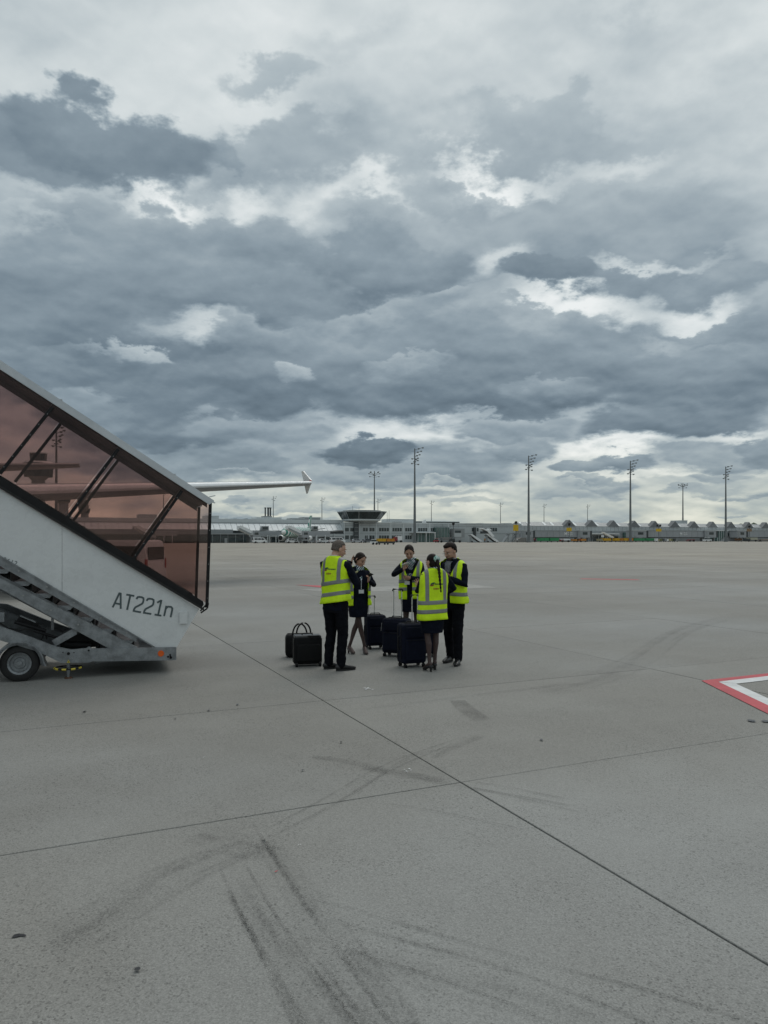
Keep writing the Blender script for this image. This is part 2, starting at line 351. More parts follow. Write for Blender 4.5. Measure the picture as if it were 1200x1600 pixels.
# ================================================================== ground
GA = R(24.5)                                            # direction of the slab joints and of the terminal front
gx = Vector((math.cos(GA), math.sin(GA), 0)); gy = Vector((-math.sin(GA), math.cos(GA), 0))
K0 = G(720, 1222)                                       # where two joints cross
def concrete(name):
    m = bpy.data.materials.new(name); m.use_nodes = True; nt = m.node_tree; b = nt.nodes['Principled BSDF']
    ge = nt.nodes.new('ShaderNodeNewGeometry'); pos = ge.outputs['Position']
    rot = nd(nt, 'ShaderNodeVectorRotate', rotation_type='Z_AXIS'); nt.links.new(pos, rot.inputs['Vector']); rot.inputs['Center'].default_value = K0; rot.inputs['Angle'].default_value = -GA
    lp = vmth(nt, 'SUBTRACT', rot.outputs[0], tuple(K0))
    # aggregate: pale and dark grains in a grey matrix
    gA = noise_tex(nt, pos, 120, 3, .75).outputs[0]
    vo = nd(nt, 'ShaderNodeTexVoronoi', feature='F1'); nt.links.new(pos, vo.inputs['Vector']); vo.inputs['Scale'].default_value = 105
    vc = nd(nt, 'ShaderNodeSeparateColor'); nt.links.new(vo.outputs['Color'], vc.inputs[0])
    grain = mth(nt, 'ADD', mth(nt, 'MULTIPLY', mth(nt, 'SUBTRACT', gA, .5), 2.1), mth(nt, 'MULTIPLY', mth(nt, 'SUBTRACT', vc.outputs[0], .5), .34))
    dark = mth(nt, 'MULTIPLY', smooth(nt, vc.outputs[1], .80, .93), smooth(nt, noise_tex(nt, pos, 1.1, 4, .6).outputs[0], .38, .6, .25, .75))
    big = noise_tex(nt, lp, .11, 5, .6).outputs[0]
    mid = noise_tex(nt, lp, .9, 6, .62).outputs[0]
    strk = noise_tex(nt, vmth(nt, 'MULTIPLY', lp, (.045, .35, 1)), 1.0, 5, .6).outputs[0]
    # per-slab tone
    fl = vmth(nt, 'FLOOR', vmth(nt, 'MULTIPLY', vmth(nt, 'ADD', lp, (0, 1.87, 0)), (.2, .2, 0)))
    wn = nd(nt, 'ShaderNodeTexWhiteNoise', noise_dimensions='2D'); nt.links.new(fl, wn.inputs['Vector'])
    v = mth(nt, 'ADD', 1.0, mth(nt, 'MULTIPLY', grain, .62))
    v = mth(nt, 'ADD', v, mth(nt, 'MULTIPLY', mth(nt, 'SUBTRACT', big, .5), .62))
    v = mth(nt, 'ADD', v, mth(nt, 'MULTIPLY', mth(nt, 'SUBTRACT', mid, .5), .34))
    v = mth(nt, 'ADD', v, mth(nt, 'MULTIPLY', mth(nt, 'SUBTRACT', strk, .5), .40))
    v = mth(nt, 'ADD', v, mth(nt, 'MULTIPLY', mth(nt, 'SUBTRACT', wn.outputs[0], .5), .09))
    v = mth(nt, 'SUBTRACT', v, mth(nt, 'MULTIPLY', dark, .42))
    # joints beyond the slabs that are built one by one
    dist = vmth(nt, 'LENGTH', pos)
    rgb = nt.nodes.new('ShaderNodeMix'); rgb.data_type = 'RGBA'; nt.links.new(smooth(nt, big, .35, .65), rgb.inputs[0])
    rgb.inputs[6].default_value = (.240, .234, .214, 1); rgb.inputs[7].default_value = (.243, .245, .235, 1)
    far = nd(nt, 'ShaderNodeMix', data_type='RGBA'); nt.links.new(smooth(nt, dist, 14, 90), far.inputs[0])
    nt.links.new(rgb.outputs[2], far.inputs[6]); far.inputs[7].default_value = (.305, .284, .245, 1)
    sx = nd(nt, 'ShaderNodeSeparateXYZ'); nt.links.new(lp, sx.inputs[0])
    def joint(c, off, wdt):
        a = mth(nt, 'PINGPONG', mth(nt, 'ADD', c, off), 2.5); return smooth(nt, a, wdt, wdt*.3)
    j = mth(nt, 'MAXIMUM', joint(sx.outputs[0], 0, .03), joint(sx.outputs[1], 1.87, .03))
    j = mth(nt, 'MULTIPLY', j, smooth(nt, dist, 40, 46, 0, .6))
    v = mth(nt, 'SUBTRACT', v, j)
    nt.links.new(vmth(nt, 'SCALE', far.outputs[2], scale=v), b.inputs['Base Color'])
    nt.links.new(smooth(nt, mid, .3, .7, .78, .94), b.inputs['Roughness']); b.inputs['Specular IOR Level'].default_value = .3
    bp = nt.nodes.new('ShaderNodeBump'); bp.inputs['Strength'].default_value = .35; bp.inputs['Distance'].default_value = .004
    nt.links.new(gA, bp.inputs['Height']); nt.links.new(bp.outputs[0], b.inputs['Normal'])
    return m
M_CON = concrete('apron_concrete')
M_SEAL = mat('joint_sealant', (.045, .043, .04), .8)
bm = BM(); S_ = 9000
vs = [bm.verts.new(p) for p in ((-S_, -400, -.045), (S_, -400, -.045), (S_, S_, -.045), (-S_, S_, -.045))]; bm.faces.new(vs)
ground = tag(build('ground', bm, mat('grass_field', (.075, .085, .045), .95, var=.3, scale=.02)), kind='structure')
# apron: flat sheet to the terminal; slabs near the camera are laid one by one over the sealant bed
apron = tag(empty('apron'), kind='structure')
bm = BM()
vs = [bm.verts.new(p) for p in ((-700, -60, -.022), (900, -60, -.022), (900, 800, -.022), (-700, 800, -.022))]; bm.faces.new(vs)
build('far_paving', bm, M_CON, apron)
bm = BM()
def gp(i, j): return K0.xy.to_3d()+gx*i+gy*j
c4 = [gp(-37.4, -12.4), gp(37.4, -12.4), gp(37.4, 43.03), gp(-37.4, 43.03)]
bm.faces.new([bm.verts.new((p.x, p.y, -.012)) for p in c4]); build('joint_bed', bm, M_SEAL, apron)
rows = [-12.0, -10, -5, 0, 3.13]+[3.13+5*k for k in range(1, 9)]
cols = [5*k for k in range(-8, 9)]
sl_cache = {}
for j in range(1, len(rows)-1):
    for i in range(len(cols)-1):
        w = cols[i+1]-cols[i]; h = rows[j+1]-rows[j]
        ctr = gp((cols[i]+cols[i+1])/2, (rows[j]+rows[j+1])/2)
        if ctr.y < -3 or abs(ctr.x) > ctr.y*.56+6.5: continue
        key = (round(w, 2), round(h, 2), )
        if key not in sl_cache:
            bm = BM(); a = .0062; box(bm, -w/2+a*1.1, w/2-a*1.1, -h/2+a*.85, h/2-a*.85, -.05, 0)
            bmesh.ops.bevel(bm, geom=[e for e in bm.edges if all(v.co.z > -.01 for v in e.verts)], offset=.0035, segments=1, affect='EDGES')
            me = bpy.data.meshes.new('slab'); bm.to_mesh(me); bm.free(); me.materials.append(M_CON); sl_cache[key] = me
        o = bpy.data.objects.new('slab', sl_cache[key]); COL.objects.link(o); o.parent = apron
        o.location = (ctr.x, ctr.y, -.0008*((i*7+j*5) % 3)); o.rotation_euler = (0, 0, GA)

# ---- worn rubber, oil and paint on the slabs
def wear_mat(name, col, strength, nscale=105, thr=.52, rough=.8, streak=None):
    m = bpy.data.materials.new(name); m.use_nodes = True; nt = m.node_tree; b = nt.nodes['Principled BSDF']
    ge = nt.nodes.new('ShaderNodeNewGeometry'); uv = nt.nodes.new('ShaderNodeTexCoord')
    su = nd(nt, 'ShaderNodeSeparateXYZ'); nt.links.new(uv.outputs['UV'], su.inputs[0])
    edge = mth(nt, 'MULTIPLY', smooth(nt, su.outputs[0], 0, .12), smooth(nt, su.outputs[0], 1, .88))
    ends = mth(nt, 'MULTIPLY', smooth(nt, su.outputs[1], 0, .12), smooth(nt, su.outputs[1], 1, .80))
    n1 = noise_tex(nt, ge.outputs['Position'], nscale, 3, .7).outputs[0]
    n2 = noise_tex(nt, ge.outputs['Position'], 2.3, 4, .6).outputs[0]
    a = mth(nt, 'MULTIPLY', edge, ends)
    a = mth(nt, 'MULTIPLY', a, smooth(nt, n1, thr-.06, thr+.10, .16, 1))
    a = mth(nt, 'MULTIPLY', a, smooth(nt, n2, .32, .62, .25, 1))
    if streak:
        s2 = nd(nt, 'ShaderNodeCombineXYZ'); nt.links.new(mth(nt, 'MULTIPLY', su.outputs[0], streak), s2.inputs[0]); nt.links.new(mth(nt, 'MULTIPLY', su.outputs[1], 1.2), s2.inputs[1])
        a = mth(nt, 'MULTIPLY', a, smooth(nt, noise_tex(nt, s2.outputs[0], 1.0, 3, .5).outputs[0], .42, .6, .3, 1.25))
    nt.links.new(mth(nt, 'MULTIPLY', a, strength, clamp=True), b.inputs['Alpha'])
    b.inputs['Base Color'].default_value = tuple(col)+(1,); b.inputs['Roughness'].default_value = rough; b.inputs['Specular IOR Level'].default_value = .25
    MATS[name] = m; return m
zc = [0.004]
def strip(name, pxs, wpx, m, close=False):
    """band on the ground along image points (turned into ground positions); wpx = width in metres per point"""
    P_ = [G(*p) for p in pxs]
    # resample smoothly
    Q = []
    for i in range(len(P_)-1):
        p0 = P_[max(0, i-1)]; p1 = P_[i]; p2 = P_[i+1]; p3 = P_[min(len(P_)-1, i+2)]
        for k in range(8):
            t = k/8; Q.append((.5*((2*p1)+(p2-p0)*t+(2*p0-5*p1+4*p2-p3)*t*t+(3*p1-p0-3*p2+p3)*t**3), i+t))
    Q.append((P_[-1], len(P_)-1))
    bm = BM(); uvl = bm.loops.layers.uv.new('uv'); prev = None; z = zc[0]; zc[0] += .0002
    for n_, (p, t) in enumerate(Q):
        a = Q[max(0, n_-1)][0]; b = Q[min(len(Q)-1, n_+1)][0]; d = (b-a).normalized(); s = Vector((d.y, -d.x, 0))
        i = min(int(t), len(P_)-2); w = wpx if isinstance(wpx, (int, float)) else wpx[i]+(wpx[i+1]-wpx[i])*(t-i)
        cur = (bm.verts.new((p-s*w/2)+Vector((0, 0, z))), bm.verts.new((p+s*w/2)+Vector((0, 0, z))), n_/(len(Q)-1))
        if prev:
            f = bm.faces.new((prev[0], prev[1], cur[1], cur[0]))
            for l, u in zip(f.loops, ((0, prev[2]), (1, prev[2]), (1, cur[2]), (0, cur[2]))): l[uvl].uv = u
        prev = cur
    return build(name, bm, m, apron)
M_RUB = wear_mat('tyre_rubber', (.04, .04, .038), .42)
M_RUB2 = wear_mat('tyre_rubber_faint', (.04, .04, .038), .34)
M_RUB3 = wear_mat('tyre_rubber_wide', (.05, .05, .048), .36, thr=.53, streak=3)
M_RUB4 = wear_mat('tyre_rubber_ghost', (.06, .06, .057), .26, streak=3)
strip('tyre_mark', [(60, 1490), (150, 1440), (240, 1385), (330, 1345), (425, 1308)], [.34, .44, .42, .34, .22], M_RUB3)
strip('tyre_mark', [(312, 1300), (360, 1318), (430, 1338)], [.30, .34, .24], M_RUB3)
strip('tyre_mark', [(392, 1282), (425, 1335), (470, 1405), (540, 1500), (625, 1620), (760, 1800)], [.03, .03, .035, .035, .035, .035], M_RUB)
strip('tyre_mark', [(400, 1300), (440, 1350), (500, 1440), (570, 1540), (610, 1600), (720, 1800)], [.14, .20, .26, .26, .26, .26], M_RUB3)
strip('tyre_mark', [(340, 1350), (372, 1420), (410, 1500), (462, 1610), (560, 1850)], .022, M_RUB)
strip('tyre_mark', [(375, 1370), (415, 1440), (470, 1520), (545, 1625), (660, 1800)], [.16, .24, .26, .24, .24], M_RUB3)
strip('tyre_mark', [(380, 1345), (430, 1430), (480, 1500), (555, 1600), (680, 1800)], .022, M_RUB)
strip('tyre_mark', [(350, 1385), (400, 1470), (440, 1540), (480, 1620), (560, 1800)], .04, M_RUB2)
strip('tyre_mark', [(470, 1402), (560, 1425), (700, 1465), (860, 1510), (1010, 1548), (1190, 1605), (1500, 1720)], [.03, .03, .025, .03, .03, .03, .03], M_RUB)
strip('tyre_mark', [(500, 1432), (600, 1462), (760, 1505), (900, 1555), (1010, 1600), (1300, 1750)], [.03, .03, .03, .03, .03, .03], M_RUB)
strip('tyre_mark', [(480, 1462), (560, 1490), (700, 1535), (860, 1600), (1100, 1750)], [.03, .03, .03, .03, .03], M_RUB2)
strip('tyre_mark', [(520, 1480), (640, 1520), (800, 1560), (960, 1620)], [.16, .22, .22, .18], M_RUB4)
strip('tyre_mark', [(410, 1315), (520, 1258), (620, 1200), (752, 1145)], .03, M_RUB2)
strip('tyre_mark', [(405, 1302), (500, 1252), (600, 1196), (700, 1160), (745, 1148)], .025, M_RUB2)
strip('tyre_mark', [(676, 1186), (705, 1170), (757, 1149)], [.05, .09, .12], M_RUB)
strip('tyre_mark', [(470, 1290), (560, 1235), (650, 1180), (740, 1165)], .05, M_RUB4)
strip('tyre_mark', [(714, 1094), (728, 1108), (758, 1128)], [.20, .24, .24], M_RUB)
strip('tyre_mark', [(484, 1183), (540, 1190), (610, 1207)], [.06, .15, .12], M_RUB2)
strip('tyre_mark', [(560, 1200), (640, 1212), (700, 1222)], [.1, .16, .1], M_RUB2)
strip('tyre_mark', [(735, 1222), (800, 1232), (897, 1252)], .03, M_RUB2)
strip('tyre_mark', [(700, 1226), (800, 1243), (905, 1262)], .035, M_RUB)
strip('tyre_mark', [(640, 1215), (760, 1236), (870, 1262), (915, 1272)], .03, M_RUB2)
strip('tyre_mark', [(600, 1256), (700, 1272), (830, 1300)], .02, M_RUB2)
strip('tyre_mark', [(830, 1085), (930, 1062), (1000, 1030), (1070, 985), (1160, 960)], [.5, .6, .6, .5, .5], M_RUB4)
strip('tyre_mark', [(560, 1110), (760, 1085), (900, 1068)], [.10, .12, .1], M_RUB4)
strip('tyre_mark', [(700, 930), (900, 925), (1200, 912)], [.5, .6, .5], M_RUB4)
strip('tyre_mark', [(330, 905), (700, 893), (1220, 889)], [1.2, 1.4, 1.2], M_RUB4)
strip('tyre_mark', [(330, 880), (700, 882), (1220, 880)], [.8, .8, .8], M_RUB2)
M_OIL = wear_mat('oil_spot', (.012, .012, .013), 1.0, 30, .3, .35)
def spot(px, py, rx, ry, name='oil_spot', m=None):
    bm = BM(); c = G(px, py); uvl = bm.loops.layers.uv.new('uv'); rr = random.Random(px)
    vs = [bm.verts.new((c.x+rx*math.cos(a*.393)*rr.uniform(.75, 1.1)*.8, c.y+ry*math.sin(a*.393)*rr.uniform(.75, 1.1), zc[0])) for a in range(16)]
    zc[0] += .0002
    f = bm.faces.new(vs)
    build(name, bm, m or MATS['fresh_oil'], apron)
MATS['fresh_oil'] = mat('fresh_oil_', (.02, .02, .022), .35, var=.3)
spot(215, 1517, .019, .016); spot(1174, 1127, .05, .05); spot(1197, 1128, .06, .05); spot(846, 1157, .02, .03)
spot(132, 1113, .018, .03); spot(326, 1111, .018, .026); spot(274, 1124, .012, .02); spot(533, 1161, .015, .02); spot(473, 1205, .012, .016); spot(371, 1102, .018, .03)
bm = BM()
A_ = [(18, 1466), (22, 1461), (30, 1459.5), (40, 1461), (41, 1464), (31, 1463.5), (24, 1465.5)]
bm.faces.new([bm.verts.new(G(*p)+Vector((0, 0, .0035))) for p in A_]); build('oil_spot', bm, MATS['fresh_oil'], apron)
def paint_mat(name, col, wear=.35):
    m = bpy.data.materials.new(name); m.use_nodes = True; nt = m.node_tree; b = nt.nodes['Principled BSDF']
    ge = nt.nodes.new('ShaderNodeNewGeometry')
    n1 = noise_tex(nt, ge.outputs['Position'], 45, 4, .7).outputs[0]; n2 = noise_tex(nt, ge.outputs['Position'], 3, 5, .6).outputs[0]
    rgb = nt.nodes.new('ShaderNodeRGB'); rgb.outputs[0].default_value = tuple(col)+(1,)
    nt.links.new(vmth(nt, 'SCALE', rgb.outputs[0], scale=smooth(nt, n2, .3, .7, .82, 1.08)), b.inputs['Base Color'])
    nt.links.new(smooth(nt, mth(nt, 'ADD', mth(nt, 'MULTIPLY', n1, .6), mth(nt, 'MULTIPLY', n2, .4)), .30, .42, 1-wear, 1), b.inputs['Alpha'])
    b.inputs['Roughness'].default_value = .7; MATS[name] = m; return m
M_RED = paint_mat('red_paint', (.46, .06, .075)); M_WHT = paint_mat('white_paint', (.62, .63, .63)); M_YEL = paint_mat('yellow_paint', (.42, .36, .18), .7)
def poly(name, pts, m, z=.006):
    bm = BM(); bm.faces.new([bm.verts.new((p[0], p[1], z)) for p in pts]); return build(name, bm, m, apron)
# corner of the red and white box on the right: two arms of a right angle
o0 = G(1096, 1064.5); e_ = Vector
def isect(p, d, q_, e2):
    t = ((q_.x-p.x)*e2.y-(q_.y-p.y)*e2.x)/(d.x*e2.y-d.y*e2.x); return p+d*t
def pl_(a, b): A = G(*a); B = G(*b); return A, (B-A).normalized()
o1, u1 = pl_((1096, 1064), (1200, 1052.5)); w1, _ = pl_((1124, 1065.5), (1200, 1057)); w1b, _ = pl_((1150, 1069), (1200, 1063))
o2, u2 = pl_((1096, 1064), (1200, 1116)); w2, _ = pl_((1124, 1066.5), (1200, 1104.5)); w2b, _ = pl_((1150, 1069), (1200, 1094.5))
cO = isect(o1, u1, o2, u2); cW = isect(w1, u1, w2, u2); cI = isect(w1b, u1, w2b, u2)
poly('red_marking', [cO, cO+u1*9, cW+u1*9, cW], M_RED); poly('red_marking', [cO, cW, cW+u2*5, cO+u2*5], M_RED)
poly('white_marking', [cW+u1*.012, cW+u1*9, cI+u1*9, cI], M_WHT, .0063); poly('white_marking', [cW+u2*.012, cI, cI+u2*5, cW+u2*5], M_WHT, .0063)
# markings farther out
a = G(462, 914); b = G(505, 918.5); poly('red_marking', [a, b, b-gy*.9, a-gy*.9+gx*.8], M_RED)
a = G(500, 917); poly('pale_patch', [a-gx*1.2-gy*.9, a+gx*6-gy*.9, a+gx*6-gy*3.1, a-gx*.5-gy*3.1], paint_mat('pale_concrete_patch', (.29, .285, .265), .75), .003)
a = G(905, 904); b = G(995, 905.5); poly('red_marking', [a, b, b-Vector((0, .5, 0)), a-Vector((0, .5, 0))], M_RED, .004)
def far_line(name, p0, p1, w, m):
    a = G(*p0); b = G(*p1); d = (b-a).normalized(); s = Vector((-d.y, d.x, 0))*w/2
    poly(name, [a-s, b-s, b+s, a+s], m, .005)
far_line('yellow_line', (340, 853.6), (560, 855.4), .5, M_YEL); far_line('yellow_line', (470, 857.2), (620, 858.4), .35, M_YEL)
far_line('yellow_line', (660, 863), (1210, 868.5), .30, M_YEL); far_line('yellow_line', (640, 861.5), (760, 862.2), .3, M_YEL)
far_line('white_line', (600, 877.4), (1210, 877), .22, paint_mat('worn_white_paint', (.40, .40, .38), .8))
far_line('white_line', (1040, 860), (1210, 860.2), .3, MATS['worn_white_paint'])
# flecks
def flecks(px, py, n, r, m, name, spread):
    rr = random.Random(px); bm = BM(); c = G(px, py)
    for k in range(n):
        o = Vector((rr.uniform(-spread, spread), rr.uniform(-spread, spread)*1.6, 0)); rad = rr.uniform(.4, 1)*r
        vs = [bm.verts.new((c.x+o.x+math.cos(a)*rad*rr.uniform(.6, 1), c.y+o.y+math.sin(a)*rad*rr.uniform(.6, 1), .005)) for a in (0, 1.2, 2.4, 3.6, 4.9)]
        bm.faces.new(vs)
    build(name, bm, m, apron)
flecks(577, 1076, 7, .035, M_WHT, 'paint_fleck', .06); flecks(318, 1183, 2, .012, M_WHT, 'paint_fleck', .01)
flecks(639, 1205, 5, .015, M_WHT, 'paint_fleck', .04); flecks(432, 1362, 3, .010, M_RED, 'paint_fleck', .01); flecks(468, 1320, 2, .007, M_WHT, 'paint_fleck', .008)
flecks(600, 1083, 2, .01, M_WHT, 'paint_fleck', .02)

# ================================================================== passenger stairs
M_WPAN = mat('white_panel', (.68, .70, .70), .30, var=.045, scale=1.2, dirt=.16, spec=.5)
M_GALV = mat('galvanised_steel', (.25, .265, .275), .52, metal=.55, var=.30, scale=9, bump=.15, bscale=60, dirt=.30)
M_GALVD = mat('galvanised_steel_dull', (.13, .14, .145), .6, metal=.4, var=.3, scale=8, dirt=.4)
M_BLK = mat('black_frame', (.012, .012, .013), .6, var=.3, scale=8, spec=.25)
M_RUBR = mat('black_rubber', (.016, .016, .016), .75, var=.3, scale=12, bump=.3)
M_ALU = mat('pale_aluminium', (.55, .58, .60), .38, metal=.25, var=.08, scale=2, dirt=.12)
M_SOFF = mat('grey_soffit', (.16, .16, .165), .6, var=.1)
M_TINT = glass_mat('brown_glass', (.795, .695, .675), .03)
M_BOLT = mat('bolt_steel', (.35, .36, .36), .35, metal=.8)
M_ORG = mat('orange_reflector', (.75, .12, .01), .25, var=.15, scale=60)
M_YJ = mat('yellow_plastic', (.62, .50, .06), .5, dirt=.25)
M_LET = mat('grey_lettering', (.07, .095, .10), .5)
PH = R(20); U0 = G(30, 1064); cph, sph = math.cos(PH), math.sin(PH)
SW = 1.50
stair = empty('passenger_stairs', (U0.x, U0.y, 0), PH, 'white covered passenger stairs on a galvanised trailer chassis with brown tinted panes', 'boarding stairs')
def S(px, py, v=0.0):
    """image point on the vertical plane at depth v of the stairs -> (u, z)"""
    r = (px-CX)/F; X0 = U0.x-v*sph; Y0 = U0.y+v*cph
    u = (r*Y0-X0)/(cph-r*sph); Y = Y0+u*sph
    return u, CAMH-(py-HY)/F*Y
def line_at(p, q_, u):        # extend a line in (u,z)
    t = (u-p[0])/(q_[0]-p[0]); return p[1]+(q_[1]-p[1])*t
UL = -5.6                     # upper end (out of the picture, at the aircraft door)
def P3(u, v, z): return Vector((u, v, z))
def slab_uz(name, pts, v0, v1, m, parent=None, bevel=0, sm=False):
    bm = BM(); prism(bm, [(p[0], p[1]) for p in pts], 'y', v0, v1); return build(name, bm, m, parent or stair, sm, bevel)
# side panel
a_top, b_top = S(0, 764), S(311, 951)
a_bot, b_bot = S(0, 868), S(243, 1011)
zt = lambda u: line_at(a_top, b_top, u); zb = lambda u: line_at(a_bot, b_bot, u)
tip = S(311.5, 951); low = S(276, 1011)
for v0, v1 in ((-.012, .008), (SW-.008, SW+.012)):
    us = [UL, -3.35, -1.5, .52, None]
    for i in range(4):
        ua = us[i]+(.002 if i else 0); ub = us[i+1]
        if ub is None:
            pts = [(ua, zb(ua)), (b_bot[0], b_bot[1]), (low[0], low[1]), (tip[0], tip[1]), (ua, zt(ua))]
        else:
            ub -= .002; pts = [(ua, zb(ua)), (ub, zb(ub)), (ub, zt(ub)), (ua, zt(ua))]
        slab_uz('side_panel', pts, v0, v1, M_WPAN)
# dark beam / lower glazing rail
c_top, d_top = S(0, 744), S(298, 927.5)
zr = lambda u: line_at(c_top, d_top, u)
e_top = S(0, 753); f_top = S(305, 938); zr2 = lambda u: line_at(e_top, f_top, u)
for v0, v1 in ((-.055, .0), (SW, SW+.055)):
    ue = S(318, 941)[0]
    slab_uz('lower_rail', [(UL, zt(UL)+.004), (tip[0]+.02, zt(tip[0])+.004), (ue, S(323, 944)[1]), (ue-.01, zr(ue-.01)), (UL, zr(UL))], v0+.018, v1-.018 if v1 < .1 else v1, M_BLK)
    # proud lip at the foot of the rail
    slab_uz('rail_lip', [(UL, zt(UL)+.004), (ue, zt(ue)+.012), (ue, zt(ue)+.05), (UL, zt(UL)+.042)], v0-.008 if v0 < .1 else v1, v0+.018 if v0 < .1 else v1+.02, M_RUBR)
# roof
r1, r2 = S(0, 563), S(334, 782); ro = lambda u: line_at(r1, r2, u)
q1, q2 = S(0, 577.5), S(327, 789); ri = lambda u: line_at(q1, q2, u)
ur = r2[0]
bm = BM(); prism(bm, [(UL, ri(UL)), (ur-.07, ri(ur-.07)), (ur, ro(ur)-.02), (ur-.005, ro(ur)), (UL, ro(UL))], 'y', -.05, .0); build('roof_fascia', bm, M_ALU, stair, bevel=.006)
bm = BM(); prism(bm, [(UL, ri(UL)), (ur-.07, ri(ur-.07)), (ur, ro(ur)-.02), (ur-.005, ro(ur)), (UL, ro(UL))], 'y', SW, SW+.05); build('roof_fascia', bm, M_ALU, stair, bevel=.006)
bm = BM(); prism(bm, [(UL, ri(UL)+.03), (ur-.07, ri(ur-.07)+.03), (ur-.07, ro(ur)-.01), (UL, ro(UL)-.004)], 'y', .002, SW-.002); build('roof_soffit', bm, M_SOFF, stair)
for i, u in enumerate((UL+.5, -2.2, -.55, S(96, 623)[0], S(273, 741)[0])):
    bm = BM(); box(bm, u-.012, u+.012, -.055, SW+.055, ro(u)+.001, ro(u)+.012); build('roof_seam', bm, M_ALU, stair)
u = S(330, 778)[0]
for p_, q_ in (((u-.03, -.04, ro(u-.03)+.005), (u+.05, -.04, ro(u)+.045)), ((u-.03, SW-.02, ro(u-.03)+.005), (u+.05, SW-.02, ro(u)+.045)), ((u, -.03, ro(u)-.045), (u+.05, -.03, ro(u)-.06))):
    bm = BM(); bar(bm, p_, q_, .05, .012); build('rain_lip', bm, M_ALU, stair)
# posts and panes
posts = [((82, 638), (0, 738)), ((185, 703), (100, 814)), ((284, 768), (205, 876)), ((328.5, 787), (323, 947))]
sl = [( S(*p), S(*q_)) for p, q_ in posts]
d1 = (sl[1][0][0]-sl[1][1][0], sl[1][0][1]-sl[1][1][1])
du = sl[1][0][0]-sl[0][0][0]
allp = [((sl[0][0][0]-du*k, ri(sl[0][0][0]-du*k)), (sl[0][0][0]-du*k-d1[0], ri(sl[0][0][0]-du*k)-d1[1])) for k in (4, 3, 2, 1)]+sl
for v in (0, SW):
    for k, (t_, b_) in enumerate(allp):
        if t_[0] < UL: continue
        bm = BM(); w = .042
        vv = v-.012 if v == 0 else v+.012
        bar(bm, (b_[0], vv, b_[1]-.02), (t_[0], vv, t_[1]+.01), w, .035, up=(0, 1, 0)); o = build('post', bm, M_BLK, stair)
        if v == 0:
            bm = BM()
            for j in range(6):
                f = .08+j*.165; c = Vector((b_[0], vv-.0185, b_[1])).lerp(Vector((t_[0], vv-.0185, t_[1])), f); cyl(bm, c, c-Vector((0, .004, 0)), .006, seg=6)
            build('bolt', bm, M_BOLT, o)['kind'] = 'stuff'
    top = lambda u: ri(u)-.002
    for k in range(len(allp)-1):
        (ta, ba), (tb, bb) = allp[k], allp[k+1]
        if ta[0] < UL: continue
        zr_ = lambda u: zr(u)+.002
        g_ = .003
        pts = [(ba[0]+g_, zr_(ba[0]+g_)), (bb[0]-g_, zr_(bb[0]-g_)), (tb[0]-g_, top(tb[0]-g_)), (ta[0]+g_, top(ta[0]+g_))]
        slab_uz('pane', pts, v-.004, v+.002, M_TINT)
# roof inner rail (near and far), seen as a dark band
for v in (.02, SW-.05):
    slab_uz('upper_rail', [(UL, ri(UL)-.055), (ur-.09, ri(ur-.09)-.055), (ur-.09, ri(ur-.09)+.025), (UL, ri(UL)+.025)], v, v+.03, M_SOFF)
# grab handle at the foot
bm = BM(); a = S(325, 942); b = S(313, 956); c = S(322, 950)
for p, q_ in (((a[0], -.05, a[1]), (c[0]+.01, -.06, c[1])), ((c[0]+.01, -.06, c[1]), (b[0], -.06, b[1]-.01)), ((b[0]-.005, -.045, b[1]+.015), (a[0]-.03, -.045, a[1]-.02))): cyl(bm, p, q_, .011, seg=8)
build('handle', bm, M_BLK, stair)
# handrails inside
for v in (.10, SW-.10):
    bm = BM(); tube(bm, [(UL+.1, v, zt(UL+.1)+.12), (tip[0]-.15, v, zt(tip[0]-.15)+.12)], [.02, .02], 8); build('handrail', bm, M_BLK, stair)
